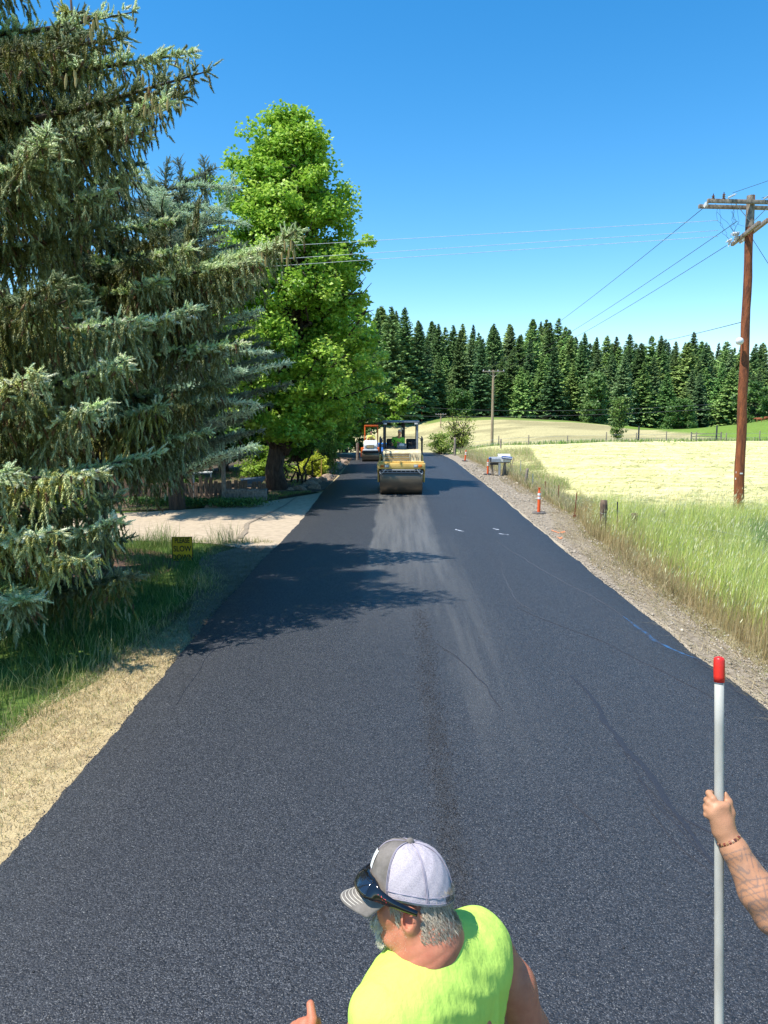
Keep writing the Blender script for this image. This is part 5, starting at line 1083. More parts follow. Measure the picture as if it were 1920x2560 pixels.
for k in range(3):
    mb = MB(); mb.box((0, -.25, .08 + .145 * k), (1.62, .07, .138), bev=.008); mb.build('plank', M_wood_grey, e); mb = MB(); mb.box((0, .25, .08 + .145 * k), (1.62, .07, .138), bev=.008); mb.build('plank', M_wood_grey, e)
for s in (-1, 1):
    for k in range(3): mb = MB(); mb.box((s * .78, 0, .08 + .145 * k), (.07, .42, .136), bev=.008); mb.build('end_plank', M_wood_grey, e)
mb = MB(); mb.box((0, 0, .35), (1.46, .42, .06)); mb.build('soil', M_bed, e)
mb = MB(); rq = random.Random(4)
for k in range(9): mb.torus((-.45 + k * .11, -.287, .22 + .04 * math.sin(k * 1.3)), .035 + .02 * rq.random(), .007, rot=(PI / 2, 0, 0), n=12, k=5)
mb.build('carved_scrollwork', M_wood_grey, e)
b = at(560, 1239, 28.0); e = empty('birdfeeder_post', (b.x, 28.0, 0)); tag(e, 'grey wooden post carrying a flat board among the shaded planks', 'bird feeder')
mb = MB(); mb.box((0, 0, .78), (.14, .14, 1.56), bev=.008); mb.build('post', M_wood_grey, e); mb = MB(); mb.box((-.02, 0, 1.58), (.62, .4, .05), bev=.004); mb.build('board', M_wood_grey, e)
for s in (-1, 1): mb = MB(); mb.cyl((0, 0, 1.2), (s * .22, 0, 1.55), .02, n=6); mb.build('brace', M_wood_grey, e)
b = at(630, 1190, 29.6); e = empty('wheelbarrow', (b.x, 29.6, 0), .3); tag(e, 'blue-grey wheelbarrow tray tipped behind the planter', 'wheelbarrow')
bm = bmesh.new(); lo = [(-.3, -.22, .42), (.25, -.2, .42), (.25, .2, .42), (-.3, .22, .42)]; hi = [(-.48, -.34, .72), (.52, -.30, .80), (.52, .30, .80), (-.48, .34, .72)]
vs = [bm.verts.new(p) for p in lo + hi]; bm.faces.new(vs[0:4]); [bm.faces.new((vs[i], vs[(i + 1) % 4], vs[(i + 1) % 4 + 4], vs[i + 4])) for i in range(4)]
me = bpy.data.meshes.new('tray'); bm.to_mesh(me); bm.free(); tr_ = link('tray', me, mat('blue_grey_steel', (.16, .21, .26), .5, bump=.1), e); sm = tr_.modifiers.new('s', 'SOLIDIFY'); sm.thickness = .01
mb = MB(); mb.torus((.45, 0, .2), .16, .045, rot=(PI / 2, 0, 0)); mb.build('wheel', M_black, e); mb = MB()
for s in (-1, 1): mb.cyl((.45, s * .06, .2), (-.9, s * .28, .5), .018, n=6); mb.cyl((-.3, s * .2, .42), (-.35, s * .24, 0), .015, n=6)
mb.build('frame', M_dark, e)
b = at(505, 1164, 29.5); e = empty('garden_table', (b.x, 29.5, 0), .2); tag(e, 'pale grey garden table top glimpsed behind the spruce boughs', 'table')
mb = MB(); mb.box((0, 0, 1.0), (.8, .5, .05), bev=.01); mb.build('tabletop', M_white, e)
for x in (-.34, .34):
    for y in (-.2, .2): mb = MB(); mb.cyl((x, y, 0), (x, y, 1.0), .025, n=8); mb.build('leg', M_steel, e)
b = at(803, 1190, 37.6); mb = MB(); mb.box((0, 0, .5), (.05, .05, 1.0)); tag(mb.build('wooden_stake', mat('yellow_stake', (.60, .38, .10), .8), loc=(b.x, 37.6, 0), rot=(0, .02, 0)), 'upright yellow survey stake among the boulders', 'stake')
b = at(894, 1135, 52); mb = MB(); mb.cyl((0, 0, 0), (0, 0, 1.25), .11, .10, 8); tag(mb.build('gate_post', M_wood_grey, loc=(b.x, 52, 0)), 'pale stubby post left of the orange roller', 'post')
# boulders
M_rock = mat('boulder_stone', (.52, .38, .27), .9, (.25, .175, .125), 3.5, .9, 14, dist=.05, detail=9)
def rock_mesh(seed):
    rs_ = np.random.RandomState(seed); bm = bmesh.new(); bmesh.ops.create_icosphere(bm, subdivisions=3, radius=1)
    pl = [(unit(rs_.normal(size=3)), rs_.uniform(.55, .85)) for _ in range(9)]
    for v in bm.verts:
        p = np.array(v.co)
        for n_, d_ in pl:
            k = p @ n_ - d_
            if k > 0: p = p - n_ * k * .92
        v.co = p * (1 + .03 * rs_.normal())
    me = bpy.data.meshes.new('boulder'); bm.to_mesh(me); bm.free(); me.materials.append(M_rock); return me
rocks = [rock_mesh(i) for i in range(5)]; GR = 'boulders edging the bed left of the road'
looks = ['flat', 'rounded', 'squarish', 'tilted', 'low wide']
for i in range(64):
    y = 31.8 + 21 * (i / 64) + rf.uniform(-.3, .3); off = rf.choice([.45, .7, 1.0, 1.4]) + rf.uniform(-.2, .2); s = rf.uniform(.10, .32) * (1.1 if off < .9 else .8)
    x = -3.05 - off - (.25 if y < 34 else 0); k = i % 5
    o = link('boulder', rocks[k], None, loc=(x, y, s * .25), rot=(rf.uniform(-.3, .3), rf.uniform(-.3, .3), rf.uniform(0, 6.3))); o.scale = (s * 1.25, s, s * .62)
    zone = 'beside the twisted pale trunks' if y < 36.5 else 'below the yellow shrub and stake' if y < 40 else 'by the weeping conifer' if y < 45 else 'near the orange roller'
    tag(o, f'{"large" if s > .24 else "small" if s < .16 else "mid-sized"} {looks[k]} boulder {zone}, {"at the asphalt edge" if off < .8 else "back in the bed"}', 'boulder', GR)
for i in range(10):
    x = -6.2 - rf.uniform(0, 3.5); y = 26.3 + rf.uniform(-.2, .5) + .15 * abs(x + 6.5); s = rf.uniform(.10, .24); o = link('boulder', rocks[i % 5], None, loc=(x, y, s * .2), rot=(0, 0, rf.uniform(0, 6))); o.scale = (s * 1.3, s, s * .6)
    tag(o, f'{"small" if s < .17 else "mid-sized"} {looks[i % 5]} rock in the shaded bed before the plank fence', 'boulder', 'rocks before the plank fence')
# ground plants in the shaded bed
S = Soup(); N = 5200; cx = R0.choice([-6.6, -6.1, -7.6, -9.2, -5.3, -8.4, -11.2], N); px_ = cx + R0.normal(size=N) * .38; py_ = 26.0 + .12 * np.abs(cx + 6) * 1 + R0.normal(size=N) * .28 + .35
d = unit(R0.normal(size=(N, 3)) * [1, 1, .4] + [0, 0, .8]); add_leaves(S, P3(px_, py_, .05 + R0.rand(N) * .22), d, rdir(N), R0.uniform(.06, .16, N), R0.uniform(.012, .03, N), cpick(N, (3, (.09, .20, .05)), (1, (.2, .32, .08)), (1, (.05, .13, .04))))
N = 9000; py_ = 24.2 + R0.rand(N) * 7; px_ = np.interp(py_, [24, 25.2, 26, 28, 30.4, 31.8], [-20, -9, -7.4, -5.3, -4.2, -3.3]) - R0.rand(N) ** 2 * 1.6 + .15; 
blades(S, P3(px_, py_), R0.uniform(.03, .16, N), np.full(N, .008), np.abs(R0.normal(size=N)) * .5, R0.rand(N) * 6.28, cpick(N, (2, (.14, .26, .05)), (1, (.28, .34, .10)), (1, (.4, .33, .18))))
N = 9000; py_ = 33 + R0.rand(N) * 22; px_ = -4.3 - R0.rand(N) * 5
blades(S, P3(px_, py_), R0.uniform(.08, .4, N), np.full(N, .014), np.abs(R0.normal(size=N)) * .5, R0.rand(N) * 6.28, cpick(N, (2, (.18, .34, .05)), (1, (.34, .46, .08)), (1, (.4, .33, .18))))
tag(link('ground_cover', S.mesh('ground_cover'), M_grass), 'low leafy plants and grass in the garden bed beyond the driveway', 'ground cover', kind='stuff')
# ================================================================ PEOPLE
M_skin = mat('sunburnt_skin', (.56, .215, .125), .55, (.46, .155, .09), 22, .25, 140, dist=.002, spec=.35)
M_skin2 = mat('tanned_skin', (.62, .34, .21), .55, (.52, .26, .16), 18, .2, 140, dist=.002, spec=.35)
for m in (M_skin, M_skin2):
    p = m.node_tree.nodes['Principled BSDF']; p.inputs['Subsurface Weight'].default_value = .12; p.inputs['Subsurface Radius'].default_value = (.012, .005, .003); p.inputs['Subsurface Scale'].default_value = 1.0
M_jeans = mat('blue_jeans', (.08, .11, .19), .9, (.05, .07, .12), 30, .3, 300, dist=.002)
M_boot = mat('brown_boot', (.12, .07, .04), .7)
def hiviz(name, col): 
    m = mat(name, col, .85, tuple(c * .90 for c in col), 9, .5, 26, dist=.012, spec=.1, trans=.06, stretch=(1.6, 1.6, .7)); return m
M_neon = hiviz('neon_shirt', (.58, .83, .15))
M_neon2 = hiviz('yellow_shirt', (.78, .78, .18)); M_vest = hiviz('green_vest', (.35, .85, .10))
def V3(v): return np.array(v, float)
def limb(P, pts, rads, k=.02):
    d = None
    for i in range(len(pts) - 1):
        s = seg_d(P, pts[i], pts[i + 1], rads[i], rads[i + 1]); d = s if d is None else smin(d, s, k)
    return d
def bounds(pts, pad): a = np.array(pts, float); return a.min(0) - pad, a.max(0) + pad
def hand_sdf(P, wrist, fwd, back, spread, curl, thumb, s=1.0, mirror=1):
    """fwd: wrist->knuckles, back: out of the back of the hand; curl per finger joints (3 angles); thumb: list of points in hand frame"""
    f = unit(V3(fwd)); b = unit(V3(back) - f * np.dot(V3(back), f)); a = np.cross(f, b) * mirror     # a: towards the thumb side
    w = V3(wrist); L = lambda x, y, z: w + (f * x + a * y + b * z) * s
    d = seg_d(P, L(.0, 0, 0), L(.03, .0, 0), .026 * s, .028 * s)
    for y in (.026, .009, -.008, -.024): d = smin(d, seg_d(P, L(.015, y * .6, 0), L(.085, y, 0), .017 * s, .0125 * s), .012)
    for i, (y, ln) in enumerate(((.027, .078), (.009, .086), (-.010, .080), (-.027, .064))):
        ang = 0.0; p = np.array([.086 + (.004 if i in (1, 2) else -.002), y, 0.0]); r = .0098 * (1 if i < 3 else .88); pd = None
        for j, fr in enumerate((.46, .30, .24)):
            ang += curl[i][j]; q = p + np.array([math.cos(ang) * ln * fr, spread[i] * ln * fr, -math.sin(ang) * ln * fr])
            s1 = seg_d(P, L(*p), L(*q), r * s * (1 - .06 * j) * 1.02, r * s * (.95 - .07 * j)); pd = s1 if pd is None else smin(pd, s1, .004); p = q
        d = smin(d, pd, .007)
    t = limb(P, [L(*q) for q in thumb], [.017 * s, .0135 * s, .0115 * s, .0095 * s][:len(thumb)], .006)
    return smin(d, t, .012)
def relax(v, q, n=1):
    e = np.concatenate([q[:, [0, 1]], q[:, [1, 2]], q[:, [2, 3]], q[:, [3, 0]]]); e = np.concatenate([e, e[:, ::-1]]); c = np.bincount(e[:, 0], minlength=len(v))[:, None]
    for _ in range(n): v = v * .5 + .5 * np.stack([np.bincount(e[:, 0], v[e[:, 1], k], minlength=len(v)) for k in range(3)], 1) / np.maximum(c, 1)
    return v
def add_sdf(S, fn, lo, hi, h, col=(1, 1, 1)):
    v, q = nets(fn, lo, hi, h); v = relax(v, q, 1); S.add(v, q=q, c=np.broadcast_to(np.array(col, float), (len(v), 3))); return v
# ---------- man in the cap
face = unit(V3((-.985, .15, -.07))); side = unit(np.cross([0, 0, 1.], face)); upv = unit(np.cross(face, side) - .26 * side); side = np.cross(upv, face)   # side = his left, towards the camera
HC = V3(at(1026, 2246, 1.70)); HS = .89
def hl(x, y, z): return HC + (face * x + side * y + upv * z) * HS
RT = np.stack([face, side, upv], 1)
Fw = unit(V3((-.74, .67, 0))); Rt = np.array([Fw[1], -Fw[0], 0]); UP = np.array([0, 0, 1.])
NB = hl(-.055, -.030, -.142)                      # base of the neck
def tl(r, f, u): return NB + Rt * r + Fw * f + UP * u
SR = tl(.205, -.005, -.085); SL = tl(-.205, -.005, -.065)
ER = SR + V3((.145, .02, -.29)); WR = ER + V3((-.08, .20, -.16))
EL = SL + V3((-.12, .02, -.27)); 
WL = V3(at(728, 2676, 1.72))
def head_f(P):
    q = (P - HC) @ RT / HS                        # head frame, x forward, y left, z up
    d = ell_d(q, (-.012, 0, .035), (.100, .077, .105)); d = smin(d, ell_d(q, (.030, 0, -.035), (.062, .060, .085)), .04)
    d = smin(d, ell_d(q, (.050, 0, -.095), (.036, .040, .028)), .03)           # chin
    for s in (-1, 1):
        d = smin(d, ell_d(q, (.055, s * .040, -.030), (.026, .024, .026)), .025)   # cheek
        d = smin(d, seg_d(q, (-.01, s * .062, -.055), (.045, s * .040, -.095), .016, .014), .03)   # jaw line
        d = smax(d, -ell_d(q, (.098, s * .031, .010), (.020, .017, .012)), .012)    # eye socket
        d = smin(d, ell_d(q, (.080, s * .031, .008), (.012, .013, .011)), .003)     # eyeball
        d = smin(d, seg_d(q, (.094, s * .012, .028), (.078, s * .050, .026), .007, .006), .01)  # brow
    d = smin(d, seg_d(q, (.098, 0, .012), (.124, 0, -.028), .008, .013), .012)    # nose
    for s in (-1, 1): d = smin(d, ell_d(q, (.112, s * .012, -.034), (.011, .009, .008)), .006)
    d = smin(d, ell_d(q, (.096, 0, -.062), (.012, .024, .006)), .006); d = smin(d, ell_d(q, (.093, 0, -.072), (.012, .021, .007)), .005)   # lips
    for s in (-1, 1):                             # ears
        e = np.array([-.010, s * .079, -.022]); t = q - e; 
        o = ell_d(q, e, (.025, .011, .037)); rim = np.abs(ell_d(q, e + [0, s * .007, 0], (.021, .015, .033))) - .0040; rim = smax(rim, -(t[..., 1] * s - .001), .003)
        bowl = ell_d(q, e + np.array([.003, s * .015, .003]), (.014, .012, .025)); o = smin(o, rim, .004); o = smax(o, -bowl, .004)
        o = smin(o, ell_d(q, e + np.array([.004, s * .002, -.030]), (.009, .006, .010)), .006); d = smin(d, o, .006)
    d = d * HS
    nk = limb(P, [hl(-.035, 0, -.04), hl(-.05, 0, -.12), NB - UP * .05], [.060, .066, .082], .02)
    nk = smin(nk, seg_d(P, hl(-.008, .060, -.075), hl(.012, .035, -.20), .013, .015), .03)      # tendon
    nk = smin(nk, seg_d(P, hl(-.05, 0, -.10), tl(.10, -.02, -.05), .05, .05), .06); nk = smin(nk, seg_d(P, hl(-.05, 0, -.10), tl(-.10, -.02, -.06), .05, .05), .06)
    w = np.sin((q[..., 2] * 1.0 + q[..., 0] * .55) * 2 * PI / .034); msk = np.exp(-((q[..., 2] + .13) / .035) ** 2)
    nk = nk + .0016 * np.maximum(w, 0) ** 2 * msk
    return smin(d, nk, .022)
S = Soup(); lo, hi = bounds([hl(0, 0, 0), hl(-.04, 0, -.2)], .16); lo[2] -= .03; hi[2] += .01
add_sdf(S, head_f, lo, hi, .0040)
def arm_f(P): 
    q = limb(P, [SR, SR * .5 + ER * .5 + V3((.012, 0, 0)), ER, ER * .72 + WR * .28, WR], [.066, .056, .046, .046, .028], .03)
    q = smin(q, ell_d(P, ER * .62 + SR * .38 + V3((.022, -.016, 0)), (.036, .036, .09)), .03)
    return q
hf = unit(WR - ER)
def rarm(P): return smin(arm_f(P), hand_sdf(P, WR, hf, V3((.8, .3, .4)), (.05, .02, 0, -.05), [(.5, .5, .4)] * 4, [(.02, .02, 0), (.045, .045, -.01), (.07, .055, -.02), (.095, .055, -.03)]), .02)
lo, hi = bounds([SR, ER, WR, WR + hf * .17], .09); add_sdf(S, rarm, lo, hi, .006)
# left hand in a loose fist, thumb up
lf = unit(V3(at(742, 2581, 1.80)) - WL)
def larm(P):
    q = limb(P, [SL, EL, EL * .7 + WL * .3, WL], [.062, .046, .046, .028], .03)
    return smin(q, hand_sdf(P, WL, lf, V3((-.75, -.35, .5)), (.0, 0, 0, 0), [(1.15, 1.5, 1.0)] * 4, [(.02, .018, -.012), (.050, .040, -.012), (.085, .050, -.006), (.116, .048, .004)], 1.2), .02)
lo, hi = bounds([SL, EL, WL, WL + lf * .15], .09); add_sdf(S, larm, lo, hi, .005)
HIP = tl(0, .02, -.56)
def lower(P):
    d = ell_d(P, tl(0, .01, -.25), (.17, .15, .26)); d = smin(d, ell_d(P, HIP, (.15, .13, .13)), .08)
    for s in (-1, 1):
        h_ = HIP + Rt * .09 * s; k_ = h_ + V3((0, 0, -.42)) + Fw * .04; a_ = V3((k_[0], k_[1], .64)) - Fw * .03
        d = smin(d, limb(P, [h_, k_, a_, a_ + Fw * .14 - UP * .03], [.095, .062, .045, .04], .04), .05)
    return d
lo, hi = bounds([tl(-.2, 0, 0), tl(.2, 0, 0), (HIP[0], HIP[1], .60), HIP + Fw * .2], .14); lo[2] = .55; add_sdf(S, lower, lo, hi, .014)
man = link('person', S.mesh('person', True), M_skin); tag(man, 'man in a neon yellow shirt and grey trucker cap seen from behind, head turned left', 'person')
# shirt
def Rtor(): return np.stack([Rt, Fw, UP], 1)
RTo = Rtor()
def shirt_f(P):
    q = (P - NB) @ RTo                             # x right, y forward, z up
    d = ell_d(q, (0, .015, -.19), (.205, .135, .20)); d = smin(d, ell_d(q, (0, .05, -.40), (.195, .165, .20)), .10)
    d = smin(d, limb(q, [(-.185, -.005, -.065), (-.09, -.012, -.064), (.09, -.012, -.078), (.185, -.005, -.082)], [.072, .074, .074, .074], .05), .07)
    d = smin(d, seg_d(q, (-.13, -.03, -.10), (-.11, -.01, -.30), .085, .08), .05); d = smin(d, seg_d(q, (.13, -.03, -.10), (.11, -.01, -.30), .085, .08), .05)
    d = smin(d, seg_d(q, (0, -.008, -.006), (0, -.04, -.10), .066, .08), .06)
    x, y, z = q[..., 0], q[..., 1], q[..., 2]
    # cloth folds: long drags down the back and fine ones by the right armhole
    f1 = np.exp(-((x - .085 + .12 * (z + .12)) / .012) ** 2) * sst((-z - .06) / .08) * .0075
    f1 = f1 - np.exp(-((x - .100 + .12 * (z + .12)) / .010) ** 2) * sst((-z - .06) / .08) * .006
    f2 = .0045 * np.sin((x * 1.0 + z * .34) * 2 * PI / .020) * np.exp(-((x - .165) / .035) ** 2) * sst((-z - .10) / .06)
    f3 = .0075 * np.sin(x * 2 * PI / .060 + 6 * z + 1.1 * np.sin(z * 22)) * sst((-z - .12) / .10) * (.5 + .5 * np.sin(x * 17 + 1))
    f4 = .0035 * np.sin((x * .5 + z) * 2 * PI / .06 + 2 * np.sin(x * 21)) * np.exp(-((z + .055) / .04) ** 2) * np.exp(-((x + .02) / .12) ** 2)
    f5 = .0012 * np.sin(x * 61 + z * 23) * np.sin(z * 47 - x * 31)
    d = d - .012 - f1 - f2 - f3 - f4 - f5
    a = x * .985 + z * .17 - .2225 ; d = smax(d, a, .008); b_ = -x * .95 + z * .30 - .30; d = smax(d, b_, .008)      # armholes
    nk = limb(P, [hl(-.038, 0, -.10), NB - UP * .035 - Fw * .004, NB - UP * .08 + Fw * .02], [.060, .064, .060], .02)
    d = smax(d, -nk, .006); d = smax(d, -(z + .66), .01)
    return d
S = Soup(); lo, hi = bounds([tl(-.24, 0, -.6), tl(.24, 0, 0), tl(0, .2, -.4), tl(0, -.15, -.4)], .05); v_, q_ = nets(shirt_f, lo, hi, .0056); v_ = relax(v_, q_, 3); S.add(v_, q=q_)
sh = link('shirt', S.mesh('shirt', True), M_neon, man)
# collar: ring on the cut edge of the neck opening
def ring(f_, c, n=48, r0=.05, r1=.14, dz=(-.08, .05)):
    pts = []
    for i in range(n):
        a = 2 * PI * i / n; best = None
        rr = np.linspace(r0, r1, 60)[:, None]; zz = np.linspace(dz[0], dz[1], 70)[None]
        X = c[None, None] + (Rt * math.cos(a) + Fw * math.sin(a))[None, None] * rr[..., None] + UP * zz[..., None]
        v = f_(X); ins = v < .0005
        if ins.any():
            zi = np.where(ins, zz + 0 * rr, -9); k = np.unravel_index(np.argmax(zi - .15 * rr), zi.shape); pts.append(X[k])
    P = np.array(pts); 
    for _ in range(6): P = (np.roll(P, 1, 0) + 2 * P + np.roll(P, -1, 0)) / 4
    return P
cr = ring(shirt_f, NB); cr = np.concatenate([cr, cr[:1]]); S = Soup()
for k_, dr in enumerate((0, .006, .012)): add_path(S, cr + (cr - NB) * dr * 8 * [1, 1, 0] - UP * dr * .5, .0048 if k_ < 2 else .0035, 8)
link('collar', S.mesh('collar', True), M_neon, man)
# trousers and boots
def pants_f(P):
    d = ell_d(P, HIP, (.165, .15, .14))
    for s in (-1, 1):
        h_ = HIP + Rt * .09 * s; k_ = h_ + V3((0, 0, -.42)) + Fw * .04; a_ = V3((k_[0], k_[1], .66)) - Fw * .03
        d = smin(d, limb(P, [h_, k_, a_], [.11, .078, .068], .04), .05)
    return smax(d, P[..., 2] - (HIP[2] + .10), .01)
S = Soup(); lo, hi = bounds([(HIP[0], HIP[1], .62), HIP], .22); lo[2] = .58; add_sdf(S, pants_f, lo, hi, .014); link('jeans', S.mesh('jeans', True), M_jeans, man)
for s in (-1, 1):
    a_ = HIP + Rt * .09 * s + Fw * .01; a_ = V3((a_[0], a_[1], .64))
    f_ = lambda P: smax(smin(seg_d(P, a_ + UP * .05, a_ - UP * .03, .062, .06), seg_d(P, a_ - UP * .035, a_ + Fw * .17 - UP * .045, .052, .045), .03), -(P[..., 2] - .562), .005)
    S = Soup(); lo, hi = bounds([a_ + UP * .05, a_ + Fw * .18 - UP * .05], .08); add_sdf(S, f_, lo, hi, .009); link('boot', S.mesh('boot', True), M_boot, man)
# hair: shell plus strands
M_hair = mat('grey_hair', (1, 1, 1), .6, (.85, .84, .82), 200, 0, vcol=True, spec=.4, trans=.35)
hv, hq = nets(head_f, *bounds([hl(0, 0, 0)], .15), .006)
q = (hv - HC) @ RT / HS; x, y, z = q.T
zone = ((x < -.020) & (z > -.088 + .25 * np.clip(-x - .05, 0, .1)) & (z < .045)) | ((x < .030) & (x > -.03) & (np.abs(y) > .055) & (z > -.030 - .3 * (x - .0)) & (z < .045) & ~((np.abs(y) > .074) & (z < .02) & (x < .012)))
zone &= ~((np.abs(x + .008) < .031) & (z < .020) & (z > -.075))
zone &= (z > -.075)
zone |= ((x > .03) & (x < .045) & (np.abs(y) > .05) & (z > -.005) & (z < .04))
hp = hv[zone]; rs = np.random.RandomState(9); k = rs.choice(len(hp), 15000); hp = hp[k] + rs.normal(size=(15000, 3)) * .003; qq = (hp - HC) @ RT / HS
nrm = unit(hp - (HC - upv * .01)); dn = unit(-upv * .8 - face * .55 + rs.normal(size=(15000, 3)) * .16); dn = unit(dn - nrm * (dn * nrm).sum(1)[:, None] * .9 + nrm * .22)
ln = rs.uniform(.010, .020, 15000)[:, None]; sd = unit(np.cross(dn, nrm)) * .0011; hp = hp + nrm * .001
S = Soup(); g = rs.rand(15000, 1); hc = np.where(g < .55, [[.78, .68, .53]], np.where(g < .85, [[.52, .43, .32]], [[.28, .22, .16]])) * rs.uniform(.85, 1.15, (15000, 1))
S.add(np.stack([hp - sd, hp + sd, hp + dn * ln], 1), t=np.arange(45000), c=np.repeat(hc[:, None], 3, 1))
link('hair', S.mesh('hair'), M_hair, man)
# moustache / goatee and stubble
S = Soup(); zn = ((x > .075) & (z < -.040) & (z > -.066) & (np.abs(y) < .040)) | ((x > .070) & (z <= -.066) & (z > -.115) & (np.abs(y) < .030) & ((np.abs(y) > .018) | (z < -.08)))
mp_ = hv[zn]; k = rs.choice(len(mp_), 5000); mp_ = mp_[k] + rs.normal(size=(5000, 3)) * .0025; n_ = unit(mp_ - HC); dn = unit(-upv + face * .35 + rs.normal(size=(5000, 3)) * .2); sd = unit(np.cross(dn, n_)) * .0011
S.add(np.stack([mp_ - sd, mp_ + sd, mp_ + n_ * .004 + dn * rs.uniform(.007, .016, (5000, 1))], 1), t=np.arange(15000), c=np.tile([[.86, .80, .70]], (15000, 1)) * rs.uniform(.8, 1.05, (15000, 1)))
zn = (x > -.0) & (z < -.045) & (z > -.115) & (np.abs(y) > .025) & (x < .085); mp_ = hv[zn]; k = rs.choice(len(mp_), 900); mp_ = mp_[k] + rs.normal(size=(900, 3)) * .002; n_ = unit(mp_ - HC); dn = unit(-upv * .6 + n_ * .5 + rs.normal(size=(900, 3)) * .3); sd = unit(np.cross(dn, n_)) * .0004
S.add(np.stack([mp_ - sd, mp_ + sd, mp_ + dn * .003], 1), t=np.arange(2700), c=np.tile([[.66, .52, .40]], (2700, 1)))
link('moustache', S.mesh('moustache'), M_hair, man)
# ---- trucker cap (head frame)
M_capf = mat('washed_grey_cotton', (.21, .185, .165), .95, (.13, .115, .10), 28, .5, 260, dist=.0015); M_capm = mat('pale_mesh_fabric', (.57, .51, .54), .9, (.43, .38, .42), 420, .9, 620, dist=.0016, thr=(.42, .55), trans=.1)
M_cvis = mat('visor_cotton', (.20, .18, .16), .95, (.14, .125, .11), 40, .4, 300, dist=.001); M_thread = mat('pale_thread', (.62, .58, .50), .9, bump=0)
CC = np.array([-.004, 0, .022]); tilt = .10
def cap_p(a, t, off=0):
    "a azimuth 0=front, t 0 rim .. 1 top"
    a = np.asarray(a, float); t = np.asarray(t, float); e = t * PI / 2
    rr = np.cos(e) ** .72; hh = np.sin(e) ** .95; fr = np.clip(np.cos(a), 0, 1)
    X = (.117 + off) * np.cos(a) * rr; Y = (.096 + off) * np.sin(a) * rr; Z = (.128 + off) * hh * (1 + .05 * fr * np.sin(e * 2)) 
    Z = Z + .004 * np.cos(a * 6) * np.sin(e * 2) * 0
    x = CC[0] + X * math.cos(tilt) - 0; z = CC[2] + Z + X * math.sin(tilt) * .9 - .012 * np.clip(-np.cos(a), 0, 1) * (1 - t)
    return HC + (x[..., None] * face + Y[..., None] * side + z[..., None] * upv) * HS
def cap_sheet(name, a0, a1, m, off=0, t0=0, t1=.985, na=24, nt=22, puff=.0035, par=man, thick=.0018):
    A = np.linspace(a0, a1, na)[None].repeat(nt, 0); T = np.linspace(t0, t1, nt)[:, None].repeat(na, 1)
    o_ = off + puff * np.sin(PI * (A - a0) / (a1 - a0)) * np.sin(PI * np.clip(T, 0, 1)) + .0011 * np.sin(T * 23 + A * 4) * np.sin(A * 19)
    v = cap_p(A, T, o_); o = sheet(name, m, v[..., 0], v[..., 1], v[..., 2], par); sm = o.modifiers.new('s', 'SOLIDIFY'); sm.thickness = thick; return o
seam = [math.radians(v) for v in (-180, -118, -62, 0, 62, 118, 180)]
capo = cap_sheet('cap', seam[3], seam[4], M_capf, .0008)     # the cap: front panels, mesh panels, visor
for i, mm in ((2, M_capf),): cap_sheet('front_panel', seam[i], seam[i + 1], mm, .0008, par=capo)
capo.name = 'cap_front_panel'; 
for i in (0, 1, 4, 5): cap_sheet('mesh_panel', seam[i], seam[i + 1], M_capm, par=capo)
cap_sheet('sweatband', -PI, PI, M_capm, -.0035, 0, .10, 60, 4, 0, par=capo)
cap_sheet('rim_band', math.radians(150), math.radians(210), M_dark, .003, -.02, .10, 12, 4, 0, par=capo, thick=.002)
S = Soup()
for a in seam[1:]:
    for da in (-.016, .016): T = np.linspace(0, .97, 30); add_path(S, cap_p(np.full(30, a + da * (1 if a < 3 else 1)), T, .0022), .0009, 5)
for t_ in (.03, .10): A = np.linspace(seam[4], seam[2] + 2 * PI, 60); add_path(S, cap_p(A, np.full(60, t_), .0022), .0008, 5)
link('seam_stitching', S.mesh('seam_stitching', True), mat('mauve_thread', (.42, .38, .46), .9, bump=0), capo)
mb = MB(); c = cap_p(0, 1.0, .001); mb.sph(tuple(c), .0105, 12, 8); mb.build('top_button', M_capf, capo)
# white logo patch seen behind the glasses
A, T = np.meshgrid(np.radians(np.linspace(-20, 24, 18)), np.linspace(.26, .52, 10)); v = cap_p(A, T, .0058); cap_patch = sheet('white_patch', M_white, v[..., 0], v[..., 1], v[..., 2], capo)
# visor
def vis(u, w, off=0):
    a = u * math.radians(64); b = cap_p(a, 0 * a, .001); out = .086 * (1 - .34 * np.abs(u) ** 2.4)
    b_l = (b - HC) @ RT / HS
    xf = b_l[..., 0] + out * w * (1.0); yf = b_l[..., 1] * (1 - .03 * w); zf = b_l[..., 2] - .002 + off - .030 * w - .018 * (np.abs(u) ** 2) * (.35 + .65 * w) + .008 * np.cos(w * PI) * 0
    return HC + (xf[..., None] * face + yf[..., None] * side + zf[..., None] * upv) * HS
U, W = np.meshgrid(np.linspace(-1, 1, 41), np.linspace(-.05, 1, 14)); v = vis(U, W); vo_ = sheet('visor', M_cvis, v[..., 0], v[..., 1], v[..., 2], capo); sm = vo_.modifiers.new('s', 'SOLIDIFY'); sm.thickness = .0035
S = Soup()
for w_ in np.linspace(.12, .95, 8): add_path(S, vis(np.linspace(-.97, .97, 50), np.full(50, w_), .0046), .0011, 5)
link('visor_stitching', S.mesh('visor_stitching', True), M_thread, capo)
